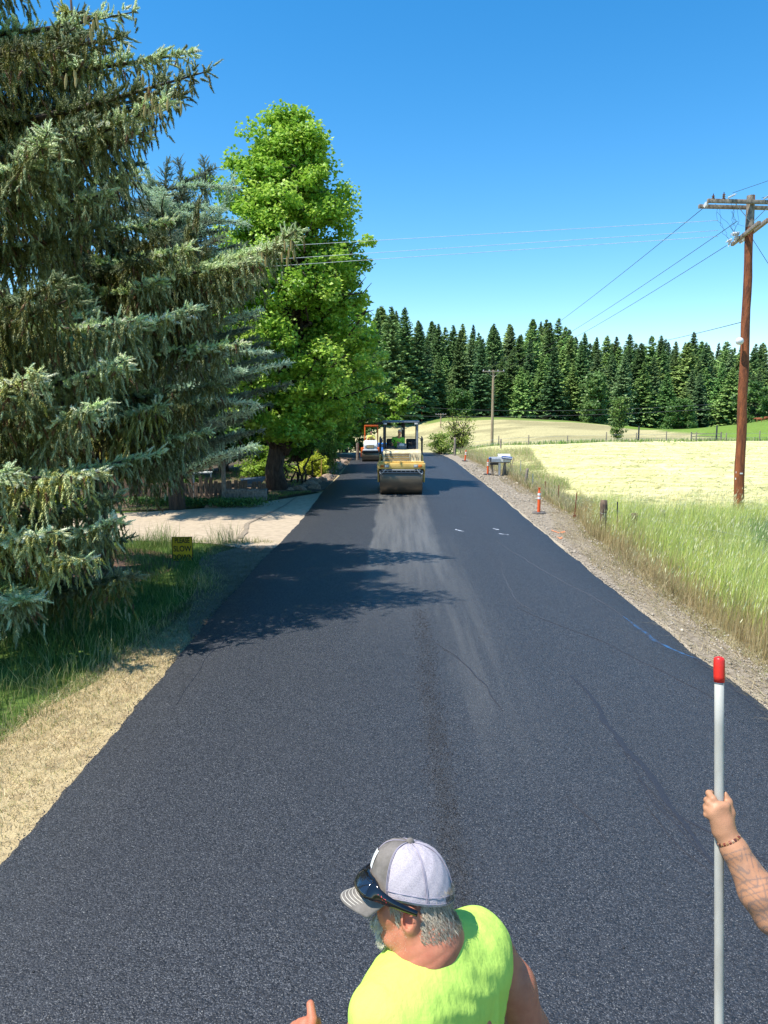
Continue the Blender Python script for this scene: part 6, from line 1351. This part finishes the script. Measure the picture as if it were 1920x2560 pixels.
# ---- sunglasses resting round the cap
M_gloss = mat('gloss_black_plastic', (.006, .006, .008), .08, bump=0, spec=.7); M_lens = mat('mirror_lens', (.012, .014, .02), .03, bump=0, spec=1.0, coat=.5)
gl = empty('sunglasses', tuple(hl(.1, 0, .07))); tag(gl, 'glossy black wraparound sunglasses pushed up over the cap front', 'sunglasses'); GI = V3(gl.location)
ctrl = np.array([[-.032, .098, .000], [-.010, .1035, .010], [.02, .106, .022], [.055, .102, .036], [.085, .088, .050], [.108, .064, .060], [.1235, .034, .066], [.129, 0, .068]])
full = np.concatenate([ctrl, (ctrl * [1, -1, 1])[-2::-1]]); tt = np.linspace(0, 1, len(full)); T = np.linspace(0, 1, 90); G3 = np.stack([np.interp(T, tt, full[:, i]) for i in range(3)], 1)
for _ in range(8): G3[1:-1] = (G3[:-2] + 2 * G3[1:-1] + G3[2:]) / 4
wd_ = np.interp(np.abs(T - .5) * 2, [0, .05, .14, .38, .52, .7, 1], [.020, .034, .056, .056, .032, .018, .010])
top_ = np.stack([G3 + np.array([-.006 * 0, 0, 0]) + np.array([-.10, 0, 1.0]) * (wd_[:, None] / 2), G3 - np.array([-.10, 0, 1.0]) * (wd_[:, None] / 2)], 1)
def glsheet(name, i0, i1, m, sc_, off, thick):
    c = G3[i0:i1]; nn = unit(c * [1, 1, 0]); ls = sst((.55 - np.abs(T[i0:i1, None] - .5) * 2) / .25); dv = unit(np.array([[-.12, 0, 1.0]]) * (1 - ls) + (np.array([[0, 0, .62]]) - nn * .78) * ls)
    rows = [c + nn * (off + .006 * ls) + nn * (.004 * math.cos(k * PI / 2)) + dv * (wd_[i0:i1, None] / 2 * sc_ * k) for k in np.linspace(-1, 1, 7)]
    v = np.stack(rows, 0); v = HC + (v @ RT.T) * HS - GI; o = sheet(name, m, v[..., 0], v[..., 1], v[..., 2], gl); sm = o.modifiers.new('s', 'SOLIDIFY'); sm.thickness = thick; return o
fr_ = glsheet('frame', 0, 90, M_gloss, 1, .002, .0035); glsheet('lens', 27, 43, M_lens, .80, .006, .002); glsheet('lens', 47, 63, M_lens, .80, .006, .002)
M_redp = mat('red_print', (.75, .05, .07), .5, bump=0); S = Soup()
c = G3[16:23]; nn = unit(c * [1, 1, 0])
zig = np.array([[i / 14, .25 * math.sin(i * 2.3) + .12 * math.sin(i * 5.1)] for i in range(15)]); cc = np.stack([np.interp(zig[:, 0] * 5 + .5, np.arange(7), c[:, k]) for k in range(3)], 1); cn = unit(cc * [1, 1, 0])
pth = cc + cn * .0085 + np.array([0, 0, 1.0]) * (zig[:, 1:2] * .016); pth = HC + (pth @ RT.T) * HS - GI; add_path(S, pth, .0014, 5); link('red_script_logo', S.mesh('red_script_logo', True), M_redp, gl)
# ---- deck the crew stand on
M_deck = mat('deck_steel', (.10, .10, .10), .6, (.05, .05, .05), 8, .4, 50)
e = empty('screed_walkway', (.3, 1.75, 0)); tag(e, 'dark steel screed walkway the paving crew stand on, below the frame', 'walkway')
mb = MB(); mb.box((0, 0, .50), (4.6, .95, .08), bev=.01); mb.build('deck_plate', M_deck, e)
mb = MB(); mb.box((0, .1, .28), (4.4, .6, .34), bev=.02); mb.build('screed_body', M_dark, e)
# ---------- worker holding the lute
fwd = V3(CM @ Vector((0, 0, -1))); cup = V3(CM @ Vector((0, 1, 0))); crt = V3(CM @ Vector((1, 0, 0))); D = 2.30
def cp(px, py, dep): return V3((0, 0, CAMZ)) + fwd * dep + crt * ((px - 960) / FPX * dep) - cup * ((py - 1280) / FPX * dep)
pt = cp(1798, 1642, D); pb = cp(1797.5, 2560, D * .995); dr_ = unit(pb - pt); Lp = (pt[2] - .545) / -dr_[2]; pe = pt + dr_ * Lp
M_alu = mat('worn_aluminium', (.47, .455, .405), .55, (.30, .285, .245), 14, .15, 60, dist=.001, metal=0, thr=(.25, .6), stretch=(1, 1, .3)); M_redcap = mat('red_rubber', (.75, .03, .02), .35, (.62, .025, .02), 30, .05)
e = empty('lute_handle', tuple(pe)); tag(e, 'long aluminium tool handle with a red rubber end cap held upright at right', 'tool handle'); I = pe
S = Soup(); add_path(S, [pt + dr_ * t_ - I for t_ in np.linspace(.02, Lp, 12)], .0140, 20); link('tube', S.mesh('tube', True), M_alu, e)
S = Soup(); cpt = [pt + dr_ * t_ - I for t_ in (-.001, .001, .004, .010, .03, .060, .078)]; add_path(S, cpt, [.004, .011, .0150, .0165, .0168, .0165, .0158], 20); link('end_cap', S.mesh('end_cap', True), M_redcap, e)
S = Soup(); add_path(S, [pt + dr_ * t_ - I for t_ in (.078, .083)], .0146, 20); link('clamp_ring', S.mesh('clamp_ring', True), M_steel, e)
# arm
gripc = cp(1798, 2035, D); W2 = cp(1812, 2082, D - .030); E2 = cp(1932, 2292, D - .10); S2 = E2 + V3((.30, -.02, .10)); 
f2 = unit(cp(1800, 1985, D - .028) - W2); bk = -fwd * .95 + crt * .05
def arm2(P):
    q = limb(P, [S2, E2, E2 * .72 + W2 * .28, E2 * .2 + W2 * .8, W2], [.066, .050, .056, .037, .030], .02)
    return q
# hand frame: x to knuckles, y towards the thumb (right), z out of the back
fr2 = f2; br2 = unit(bk - fr2 * np.dot(bk, fr2)); ar2 = np.cross(fr2, br2)
if np.dot(ar2, crt) < 0: ar2 = -ar2
def L2(x, y, z): return W2 + fr2 * x + ar2 * y + br2 * z
def hand2(P):
    d = seg_d(P, L2(0, 0, 0), L2(.03, -.002, .0), .027, .030)
    for x, y, r in ((.080, .012, .013), (.083, -.006, .0145), (.076, -.022, .0145), (.064, -.034, .013)): d = smin(d, seg_d(P, L2(.012, y * .45, 0), L2(x, y, .002), .018, r), .016)
    # index: up along the left side of the tube, then behind it; the others below it, curling round
    F = [[(.080, -.012, .002), (.104, -.020, -.008), (.112, -.019, -.034), (.106, -.004, -.050)],
         [(.080, -.022, .002), (.092, -.032, -.012), (.090, -.026, -.038), (.084, -.006, -.052)],
         [(.070, -.030, .000), (.074, -.040, -.014), (.070, -.030, -.040), (.064, -.008, -.052)],
         [(.056, -.034, .000), (.056, -.042, -.014), (.052, -.032, -.036), (.048, -.010, -.048)]]
    for f_ in F: d = smin(d, limb(P, [L2(*q) for q in f_], [.0115, .0105, .0098, .0088], .004), .006)
    d = smin(d, limb(P, [L2(.022, .012, -.006), L2(.052, .030, -.012), L2(.084, .031, -.018), L2(.108, .024, -.022)], [.019, .0150, .0125, .0098], .006), .014)
    tb = np.linalg.norm(np.cross(P - pt, dr_), axis=-1) - .0142       # keep clear of the tube
    return smax(d, -tb, .002)
S = Soup(); f_ = lambda P: smin(arm2(P), hand2(P), .02); lo, hi = bounds([W2, L2(.11, 0, 0), E2], .075); add_sdf(S, lambda P: smax(f_(P), 0 * P[..., 0] - 9, .01), lo, hi, .0036)
hip2 = V3((S2[0] + .22, S2[1] + .02, 1.46)); nb2 = S2 + V3((.20, .02, .05)); hc2 = nb2 + V3((-.03, .03, .20))
def body2(P):
    d = limb(P, [S2, E2], [.062, .047], .02); d = smin(d, seg_d(P, S2, nb2 + V3((.2, 0, -.05)), .07, .07), .06)
    d = smin(d, ell_d(P, (nb2 + hip2) / 2 + V3((0, 0, .06)), (.19, .13, .28)), .1); d = smin(d, ell_d(P, hip2, (.17, .13, .14)), .1); d = smin(d, limb(P, [nb2, hc2], [.06, .06], .02), .04)
    d = smin(d, ell_d(P, hc2 + V3((0, 0, .05)), (.082, .10, .12)), .03); d = smin(d, ell_d(P, hc2 + V3((-.02, .1, .02)), (.014, .02, .02)), .01)
    d = smin(d, limb(P, [nb2 + V3((.2, 0, -.05)), nb2 + V3((.27, .05, -.33)), nb2 + V3((.15, .25, -.35))], [.06, .046, .03], .03), .04)
    for s in (-1, 1): a_ = V3((hip2[0] + .1 * s, hip2[1], .63)); d = smin(d, limb(P, [hip2 + V3((.09 * s, 0, 0)), V3((hip2[0] + .1 * s, hip2[1] + .03, 1.05)), a_, a_ + V3((-.02, .13, -.03))], [.095, .062, .045, .04], .03), .05)
    return d
lo, hi = bounds([E2 + V3((.06, 0, 0)), hc2, hip2, (hip2[0], hip2[1], .62), nb2 + V3((.3, .3, -.3))], .17); lo[0] = E2[0] + .03; lo[2] = .56; add_sdf(S, body2, lo, hi, .016)
M_tat = mat('tattooed_skin', (1, 1, 1), .5, (.9, .86, .84), 30, .2, 150, dist=.002, vcol=True, spec=.35)
V = np.concatenate(S.v); ts = ((V - W2) @ unit(E2 - W2)); tat = (ts > .045) & (ts < .36) & (V[:, 0] < E2[0] + .08)
pat = np.abs(np.sin(ts * 85 + 3.2 * np.sin(V[:, 0] * 70 + V[:, 2] * 40)) * np.sin(V[:, 1] * 95 + V[:, 2] * 60 + 2 * np.sin(ts * 60)))
base = np.array([.50, .25, .14]) * np.ones((len(V), 1)); ink = np.clip((pat < .16) * .45 + (pat < .45) * .18, 0, .65)[:, None]; c_ = np.where(tat[:, None], base * (1 - ink) + np.array([.16, .13, .12]) * ink, base)
S.c = [c_]; S.v = [V]
man2 = link('person', S.mesh('person', True), M_tat); tag(man2, 'worker off the right edge whose tattooed bare forearm grips the aluminium handle', 'person')
def torso2(P):
    d = ell_d(P, (nb2 + hip2) / 2 + V3((0, 0, .06)), (.19, .13, .28)); d = smin(d, seg_d(P, S2 + V3((.03, 0, 0)), nb2 + V3((.2, 0, -.05)), .07, .07), .06); d = smin(d, ell_d(P, hip2, (.17, .13, .14)), .1) - .014
    return smax(smax(d, -seg_d(P, nb2 - V3((0, 0, .1)), hc2, .075, .07), .01), -(P[..., 2] - hip2[2] + .02), .01)
S = Soup(); lo, hi = bounds([S2, nb2 + V3((.25, 0, 0)), hip2], .17); add_sdf(S, torso2, lo, hi, .014); link('shirt', S.mesh('shirt', True), M_neon2, man2)
def pants2(P):
    d = ell_d(P, hip2, (.18, .145, .14))
    for s in (-1, 1): d = smin(d, limb(P, [hip2 + V3((.09 * s, 0, 0)), V3((hip2[0] + .1 * s, hip2[1] + .03, 1.05)), V3((hip2[0] + .1 * s, hip2[1], .66))], [.11, .078, .065], .03), .05)
    return smax(d, P[..., 2] - hip2[2] - .05, .01)
S = Soup(); lo, hi = bounds([hip2, (hip2[0], hip2[1], .64)], .22); lo[2] = .58; add_sdf(S, pants2, lo, hi, .016); link('jeans', S.mesh('jeans', True), M_jeans, man2)
S = Soup(); v_ = rdir(2500, rs) * [.086, .104, .12]; v_ = v_[v_[:, 2] > 0] + hc2 + [0, 0, .05]; d_ = unit(v_ - hc2); add_leaves(S, v_, unit(d_ + [0, -.5, -.6]), unit(np.cross(d_, [0, 0, 1.01])), np.full(len(v_), .04), np.full(len(v_), .008), np.tile([[.12, .07, .04]], (len(v_), 1))); link('hair', S.mesh('hair'), M_hair, man2)
# bracelet
ba = unit(E2 - W2); c0 = W2 + ba * .022; S = Soup(); u_ = unit(np.cross(ba, [0, 0, 1.])); w_ = np.cross(ba, u_); hue = [(.22, .05, .03), (.35, .18, .08), (.10, .03, .03), (.42, .26, .16)]
for i in range(26):
    a = 2 * PI * i / 26; p = c0 + (u_ * math.cos(a) + w_ * math.sin(a)) * .0325; t_ = unit(-u_ * math.sin(a) + w_ * math.cos(a)); add_tubes(S, [p - t_ * .0034], [p + t_ * .0034], .0062, .0062, 8, hue[i % 4])
link('bead_bracelet', S.mesh('bead_bracelet', True), mat('bracelet_stone', (1, 1, 1), .3, (.8, .8, .8), 200, 0, vcol=True), man2)
print('man', HC, NB, SR, SL, 'px', [tuple(round(v) for v in (960 + FPX * (p - V3((0, 0, CAMZ))) @ crt / ((p - V3((0, 0, CAMZ))) @ fwd), 1280 - FPX * (p - V3((0, 0, CAMZ))) @ cup / ((p - V3((0, 0, CAMZ))) @ fwd))) for p in (HC, NB, SR, SL, ER, WR, EL, WL)], 'S2', S2, 'E2', E2, 'W2', W2)
# ================================================================ ROLLERS AND CAR
M_ry = mat('roller_yellow', (.82, .55, .16), .5, (.70, .45, .12), 4, .05, spec=.5); M_ryf = mat('faded_yellow', (.80, .68, .42), .55, (.52, .40, .22), 6, .15, thr=(.3, .6))
M_drum = mat('worn_drum_steel', (.20, .155, .11), .34, (.13, .10, .07), 3, .15, 40, metal=.55, dist=.004, stretch=(.25, 2, 2), thr=(.3, .65))
M_rdark = mat('roller_dark', (.022, .024, .03), .5, (.035, .037, .045), 10, .1); M_rgrey = mat('roller_grey_post', (.22, .25, .29), .45, (.16, .18, .21), 6, .05)
M_seat = mat('black_vinyl', (.015, .015, .017), .45, bump=0); M_glass = mat('lamp_glass', (.70, .70, .66), .12, bump=0, spec=.8); M_amber = mat('amber_lens', (.80, .20, .02), .25, bump=0)
M_ror = mat('roller_orange', (.80, .17, .03), .45, (.66, .13, .025), 5, .05); M_rwhite = mat('roller_white', (.72, .74, .76), .4, (.58, .60, .62), 6, .08)
def B(name, m, parent, *boxes, bev=.012):
    mb = MB()
    for b in boxes: mb.box(b[0], b[1], rot=b[2] if len(b) > 2 else None, bev=min(bev, min(b[1]) * .3), seg=2)
    return mb.build(name, m, parent)
def drum(parent, y, r, w, z=None):
    S = Soup(); z = r; n = 96; prof = [(-w / 2, r * .55), (-w / 2, r - .03), (-w / 2 + .012, r - .004), (-w / 2 + .03, r), (w / 2 - .03, r), (w / 2 - .012, r - .004), (w / 2, r - .03), (w / 2, r * .55)]
    an = np.arange(n) * 2 * PI / n; V = []
    for x, rr in prof: V.append(np.stack([np.full(n, x), y + rr * np.cos(an), z + rr * np.sin(an)], -1))
    V = np.concatenate(V); i = np.arange(n); Q = [np.stack([i + k * n, (i + 1) % n + k * n, (i + 1) % n + (k + 1) * n, i + (k + 1) * n], 1) for k in range(len(prof) - 1)]
    o = link('drum', npmesh('drum', V, np.concatenate(Q), smooth=True), M_drum, parent); o.data.set_sharp_from_angle(angle=.6); flip(o); 
    mb = MB(); mb.cyl((-w / 2 + .02, y, z), (w / 2 - .02, y, z), r * .56, n=32); mb.cyl((-w / 2 - .05, y, z), (w / 2 + .05, y, z), .14, n=20); mb.build('drum_hub', M_rdark, parent); return o
def flip(o):
    bm = bmesh.new(); bm.from_mesh(o.data); bmesh.ops.recalc_face_normals(bm, faces=bm.faces); bm.to_mesh(o.data); bm.free()
# ---- yellow tandem roller; local: x right, y away from the camera, front drum at y=0
def rider(parent, seat, lean, shirt, label, helmet=None, hair=(.08, .05, .035), facing=-1, bald=False):
    "seated driver; facing -1 looks towards the camera"
    f = V3((0, facing, 0)); r = V3((-facing, 0, 0)) * 1.0; hp = V3(seat); ch = hp + V3((lean[0], lean[1], .42)); nk = ch + V3((lean[0] * .25, lean[1] * .3, .13)); hd = nk + V3((lean[0] * .2, lean[1] * .2, .15))
    sh = [ch + r * .19 * s + V3((0, 0, .03)) for s in (-1, 1)]; wh = hp + f * .50 + V3((0, 0, .34)); el = [sh[i] + f * .13 + r * (.06 * (-1, 1)[i]) + V3((0, 0, -.24)) for i in (0, 1)]; wr = [wh + r * .13 * s for s in (-1, 1)]
    def bf(P):
        d = limb(P, [hp, hp * .5 + ch * .5, ch], [.14, .13, .15], .05); d = smin(d, seg_d(P, sh[0], sh[1], .07, .07), .06); d = smin(d, limb(P, [nk, hd], [.055, .06], .03), .02); d = smin(d, ell_d(P, hd + V3((0, 0, .04)), (.078, .095, .115)), .02)
        d = smin(d, ell_d(P, hd + f * .10 + V3((0, 0, .01)), (.015, .02, .022)), .01)
        for s in (0, 1):
            d = smin(d, limb(P, [sh[s], el[s], wr[s]], [.06, .045, .03], .02), .03); d = smin(d, ell_d(P, wr[s] + f * .04, (.035, .05, .03)), .02)
            k_ = hp + f * .46 + r * .12 * (-1, 1)[s] + V3((0, 0, .04)); d = smin(d, limb(P, [hp + r * .09 * (-1, 1)[s], k_, k_ + f * .06 + V3((0, 0, -.42)), k_ + f * .2 + V3((0, 0, -.45))], [.10, .07, .05, .045], .03), .04)
        return d
    S = Soup(); lo, hi = bounds([hp, hd + V3((0, 0, .16)), hp + f * .7, wr[0], wr[1], el[0], el[1], hp + V3((0, 0, -.5))], .15); add_sdf(S, bf, lo, hi, .02)
    o = link('person', S.mesh('person', True), M_skin2); tag(o, label, 'person'); o.matrix_world = parent.matrix_world @ Matrix()
    def sf(P):
        d = limb(P, [hp, hp * .5 + ch * .5, ch], [.14, .13, .15], .05); d = smin(d, seg_d(P, sh[0], sh[1], .07, .07), .06)
        for s in (0, 1): d = smin(d, limb(P, [sh[s], sh[s] * .4 + el[s] * .6], [.062, .058], .02), .03)
        d = d - .016; d = smax(d, -(seg_d(P, nk, hd, .075, .075)), .01); return smax(d, -(P[..., 2] - hp[2] + .02), .01)
    S = Soup(); lo, hi = bounds([hp, nk, sh[0], sh[1], el[0], el[1]], .13); add_sdf(S, sf, lo, hi, .02); link('shirt', S.mesh('shirt', True), shirt, o)
    def tf(P):
        d = ell_d(P, hp, (.16, .15, .12))
        for s in (0, 1): k_ = hp + f * .46 + r * .12 * (-1, 1)[s] + V3((0, 0, .04)); d = smin(d, limb(P, [hp + r * .09 * (-1, 1)[s], k_, k_ + f * .06 + V3((0, 0, -.36))], [.115, .085, .065], .03), .04)
        return smax(d, P[..., 2] - hp[2] - .10, .01)
    S = Soup(); lo, hi = bounds([hp, hp + f * .6, hp + V3((0, 0, -.4))], .16); add_sdf(S, tf, lo, hi, .02); link('jeans', S.mesh('jeans', True), M_jeans, o)
    if not bald:
        S = Soup(); add_sdf(S, lambda P: smax(ell_d(P, hd + V3((0, 0, .05)) - f * .012, (.088, .102, .122)), -(P[..., 2] - hd[2] - .05 + .6 * ((P - hd) @ -f)), .01), *bounds([hd], .18), .012); link('hair', S.mesh('hair', True), mat('dark_hair', hair, .8), o)
    return o
R1 = empty('road_roller', (at(1003, 1240, 29.9).x, 30.15, .07), -.01); tag(R1, 'large yellow tandem roller with black canopy compacting the middle of the road', 'road roller')
r0 = .62; W = 1.72
drum(R1, 0, r0, W); drum(R1, 3.45, r0, W)
# yokes
for s in (-1, 1):
    for y0, sg in ((0, 1), (3.45, -1)):
        mb = MB(); mb.prism([(y0 - .62 * sg, 1.02), (y0 - .62 * sg, 1.30), (y0 + 1.0 * sg, 1.30), (y0 + 1.0 * sg, .95), (y0 + .25 * sg, .80), (y0 + .18 * sg, .50), (y0 - .18 * sg, .50), (y0 - .25 * sg, .86)], s * (W / 2 + .035), s * (W / 2 + .10), 'x', bev=.012); mb.build('side_yoke', M_ry, R1)
# front beam with lamps
B('front_beam', M_ry, R1, ((0, -.56, 1.19), (W + .16, .16, .24)), bev=.03)
B('front_sill', M_ry, R1, ((0, -.40, 1.34), (W + .10, .30, .07)), bev=.02)
for s in (-1, 1):
    B('headlight', M_rgrey, R1, ((s * .58, -.65, 1.19), (.17, .05, .12)), bev=.015); hl_ = B('lamp_lens', M_glass, R1, ((s * .58, -.682, 1.19), (.135, .02, .09)), bev=.008)
    B('turn_signal', M_amber, R1, ((s * .76, -.655, 1.19), (.13, .05, .10)), bev=.012)
    mb = MB(); mb.pipe([(s * .62, -.60, 1.07), (s * .66, -.70, 1.02), (s * .74, -.72, .93), (s * .80, -.66, .86), (s * .86, -.60, .92), (s * .84, -.58, 1.0)], .018, 8); mb.build('tie_down_hook', M_steel, R1)
B('scraper_bar', M_rdark, R1, ((0, -.56, .99), (W - .06, .10, .09)), bev=.01)
mb = MB(); mb.cyl((-.78, -.63, 1.03), (.78, -.63, 1.03), .022, n=10)
for k in range(9): mb.cyl((-.72 + k * .18, -.63, 1.02), (-.72 + k * .18, -.62, .95), .018, n=8)
mb.build('sprinkler_bar', M_steel, R1)
B('scraper_blade', M_rgrey, R1, ((0, -.60, .925), (W - .1, .03, .05), (.3, 0, 0)))
# front hood: sloped louvred engine cover
hood = MB(); hood.prism([(-.46, 1.36), (-.40, 1.70), (-.30, 1.78), (.85, 1.80), (.85, 1.32), (-.46, 1.32)], -.74, .80, 'x', bev=.02); hood.build('engine_cover', M_ryf, R1)
g = B('grille_frame', M_ryf, R1, ((-.16, -.455, 1.55), (1.04, .03, .34), (-.17, 0, 0)), bev=.008)
for k in range(6): B('grille_slat', M_ry if k % 2 else M_ryf, R1, ((-.17, -.490 + .009 * k, 1.425 + .048 * k), (.96, .035, .018), (.45, 0, 0)), bev=.003)
B('grille_recess', M_rdark, R1, ((-.16, -.468, 1.54), (.97, .02, .29), (-.17, 0, 0)), bev=.004)
for x in (.44, .56, .63): B('cooling_slot', M_rdark, R1, ((x, -.47, 1.58), (.022, .03, .12), (-.17, 0, .1)), bev=.004)
B('hood_lip', M_ryf, R1, ((0, -.40, 1.36), (1.60, .16, .05)), bev=.012)
mb = MB(); mb.cyl((-.62, -.50, 1.30), (-.62, -.50, 1.42), .012, n=6); mb.cyl((.2, -.50, 1.30), (.2, -.50, 1.42), .012, n=6); mb.build('latch_pin', M_rdark, R1)
# centre frame, articulation, platform
B('centre_frame', M_rdark, R1, ((0, 1.72, .95), (.9, 1.1, .55)), bev=.03); B('platform', M_rdark, R1, ((0, 1.55, 1.30), (1.62, 1.45, .10)), bev=.02)
B('rear_tank', M_ry, R1, ((0, 2.95, 1.45), (1.50, 1.0, .60)), bev=.05); B('rear_beam', M_ry, R1, ((0, 4.02, 1.19), (W + .16, .14, .22)), bev=.02)
for s in (-1, 1): B('side_skirt', M_ry, R1, ((s * .86, .75, 1.42), (.06, 1.7, .34)), bev=.02)
B('dash_console', M_rdark, R1, ((-.46, .98, 1.70), (.36, .30, .44)), ((.46, .98, 1.70), (.36, .30, .44)), bev=.04); B('centre_console', M_rgrey, R1, ((.02, .92, 1.88), (.40, .24, .26), (.3, 0, 0)), bev=.04)
B('display_panel', M_glass, R1, ((.02, .80, 1.98), (.20, .03, .12), (-.4, 0, 0)), bev=.01)
for s in (-1, 1):
    mb = MB(); mb.torus((s * .42 - (.02), .86, 2.12), .17, .016, rot=(.45, 0, 0), n=28, k=8)
    for a in (0, 2.1, 4.2): mb.cyl((s * .42 - .02, .86, 2.12), (s * .42 - .02 + .16 * math.cos(a), .86 + .16 * math.sin(a) * .9, 2.12 + .16 * math.sin(a) * .43), .009, n=6)
    mb.build('steering_wheel', M_seat, R1); mb = MB(); mb.cyl((s * .42 - .02, .86, 2.11), (s * .44, 1.02, 1.80), .03, n=10); mb.build('steering_column', M_rdark, R1)
    mb = MB(); mb.box((s * .42, 1.60, 1.62), (.46, .46, .12), bev=.04); mb.box((s * .42, 1.84, 1.92), (.44, .12, .55), rot=(-.12, 0, 0), bev=.05); mb.build('seat', M_seat, R1)
# canopy
B('canopy_roof', mat('canopy_grey', (.045, .055, .065), .35, (.035, .04, .05), 6, .05), R1, ((-.03, 1.55, 2.93), (1.56, 1.85, .07)), bev=.03)
B('canopy_edge', M_rgrey, R1, ((-.03, .615, 2.92), (1.54, .03, .05)), bev=.01)
for s in (-1, 1): B('roof_lamp', M_glass, R1, ((-.03 + s * .64, .61, 2.85), (.14, .05, .07)), bev=.012)
B('canopy_post', M_rdark, R1, ((-.72, .72, 2.15), (.075, .09, 1.55)), bev=.015); B('canopy_post', M_rgrey, R1, ((.66, .72, 2.15), (.085, .09, 1.55)), bev=.015)
for s in (-1, 1): B('canopy_post', M_rdark, R1, ((-.03 + s * .68, 2.38, 2.15), (.08, .09, 1.55)), bev=.015)
B('centre_mast', M_rdark, R1, ((.08, 1.9, 2.30), (.15, .12, 1.25)), bev=.015); B('manual_box', M_white, R1, ((.02, 1.82, 2.62), (.10, .03, .10)), bev=.008)
mb = MB()
for s in (-1, 1):
    x = s * .88 - .01; mb.pipe([(x, .45, 1.38), (x, .45, 2.22), (x, .55, 2.28), (x, 1.9, 2.28), (x, 2.0, 2.22), (x, 2.0, 1.38)], .019, 8); mb.pipe([(x, .45, 1.85), (x, 2.0, 1.85)], .015, 8); mb.pipe([(x, 1.2, 1.38), (x, 1.2, 2.28)], .015, 8)
    mb.pipe([(x, .45, 2.22), (s * .70, .70, 2.28)], .015, 8)
mb.build('handrail', M_rdark, R1)
mb = MB(); mb.pipe([(-.70, .71, 2.30), (.64, .71, 2.30)], .013, 6); mb.build('cross_rail', M_rdark, R1)
mb = MB(); mb.sph((-.82, .42, 2.16), (.06, .02, .09)); mb.sph((.84, .42, 2.20), (.06, .02, .09)); mb.build('mirror', M_rdark, R1)
bpy.context.view_layer.update()
rider(R1, (-.30, 1.55, 1.74), (.16, -.30), M_vest, 'driver in a bright green vest leaning over the wheel of the yellow roller', facing=-1, hair=(.75, .75, .72))
# ---- orange small roller
R2 = empty('road_roller', (at(926, 1157, 50).x, 50.4, .07), .0); tag(R2, 'smaller orange roller with rollover frame and silver hood at the left road edge behind', 'road roller')
drum(R2, 0, .40, 1.18); drum(R2, 2.1, .40, 1.18)
for s in (-1, 1): B('side_yoke', M_ror, R2, ((s * .63, .1, .62), (.05, .5, .62)), bev=.02)
B('front_frame', M_ror, R2, ((-.50, -.30, .80), (.26, .16, .30)), ((.50, -.30, .80), (.26, .16, .30)), bev=.03)
B('front_bumper', M_rwhite, R2, ((0, -.42, .78), (1.02, .10, .10)), bev=.03); B('scraper_bar', M_rdark, R2, ((0, -.38, .68), (1.10, .08, .12)), bev=.01)
mb = MB(); mb.prism([(-.42, .86), (-.38, 1.18), (-.18, 1.34), (.60, 1.42), (.62, .80), (-.40, .80)], -.46, .46, 'x', bev=.08); mb.build('engine_hood', M_rwhite, R2)
B('grille', M_rdark, R2, ((0, -.425, 1.02), (.52, .03, .22), (-.1, 0, 0)), bev=.02); 
for k in range(3): B('grille_slat', M_ryf, R2, ((0, -.447, .95 + .065 * k), (.48, .015, .025), (-.1, 0, 0)), bev=.003)
for s in (-1, 1): B('headlight', M_glass, R2, ((s * .33, -.43, 1.06), (.10, .03, .10), (-.1, 0, 0)), bev=.02)
B('frame_body', M_ror, R2, ((0, 1.15, .75), (1.14, 1.5, .34)), bev=.03); B('seat', M_seat, R2, ((0, 1.25, 1.16), (.5, .45, .12)), ((0, 1.48, 1.42), (.48, .1, .45)), bev=.03)
mb = MB(); x = .45; 
mb.box((-x, 1.62, 1.55), (.08, .09, 1.5), bev=.015); mb.box((x, 1.62, 1.55), (.08, .09, 1.5), bev=.015); mb.box((0, 1.62, 2.36), (2 * x + .08, .09, .13), bev=.02); mb.build('rollover_frame', M_ror, R2)
B('sun_shade', M_ror, R2, ((0, 1.3, 2.41), (.9, .7, .035)), bev=.01)
mb = MB(); mb.torus((0, .82, 1.55), .17, .015, rot=(.5, 0, 0)); mb.cyl((0, .82, 1.55), (0, .66, 1.3), .03, n=8); mb.build('steering_wheel', M_seat, R2)
bpy.context.view_layer.update()
rider(R2, (-.02, 1.28, 1.20), (.02, -.10), M_neon2, 'driver in a pale yellow shirt on the small orange roller', facing=-1)
# ---- blue car half hidden between the rollers
M_cblue = mat('blue_car_paint', (.03, .12, .38), .25, (.025, .10, .33), 3, 0, spec=.6, coat=.6); M_win = mat('car_glass', (.02, .03, .045), .05, bump=0, spec=.9)
cx_, cy_ = -1.05, 80.0; cz_ = float(H(cx_, cy_)) + .1; K = empty('parked_car', (cx_, cy_, cz_), .05); tag(K, 'blue car waiting beyond the crest between the two rollers', 'car')
mb = MB(); mb.prism([(-2.1, .35), (-2.15, .62), (-1.95, .84), (-.9, .95), (-.25, 1.36), (.35, 1.44), (1.3, 1.40), (1.95, 1.0), (2.15, .90), (2.15, .35)], -.86, .86, 'x', bev=.06); mb.build('body', M_cblue, K)
B('windscreen', M_win, K, ((0, -.60, 1.17), (1.36, .03, .52), (-1.0, 0, 0))); B('side_window', M_win, K, ((-.865, .45, 1.16), (.02, 1.3, .30)), ((.865, .45, 1.16), (.02, 1.3, .30))); 
for s in (-1, 1): B('headlight', M_glass, K, ((s * .62, -2.08, .70), (.34, .1, .14)), bev=.03)
B('grille', M_rdark, K, ((0, -2.14, .56), (.8, .06, .16)), bev=.02); B('number_plate', M_white, K, ((0, -2.18, .45), (.36, .02, .11)), bev=.004)
for s in (-1, 1):
    for y in (-1.35, 1.35): mb = MB(); mb.torus((s * .78, y, .31), .22, .10, rot=(0, PI / 2, 0), n=24, k=10); mb.cyl((s * .72, y, .31), (s * .86, y, .31), .19, n=18); mb.build('wheel', M_black, K)
scene.render.engine = 'CYCLES'
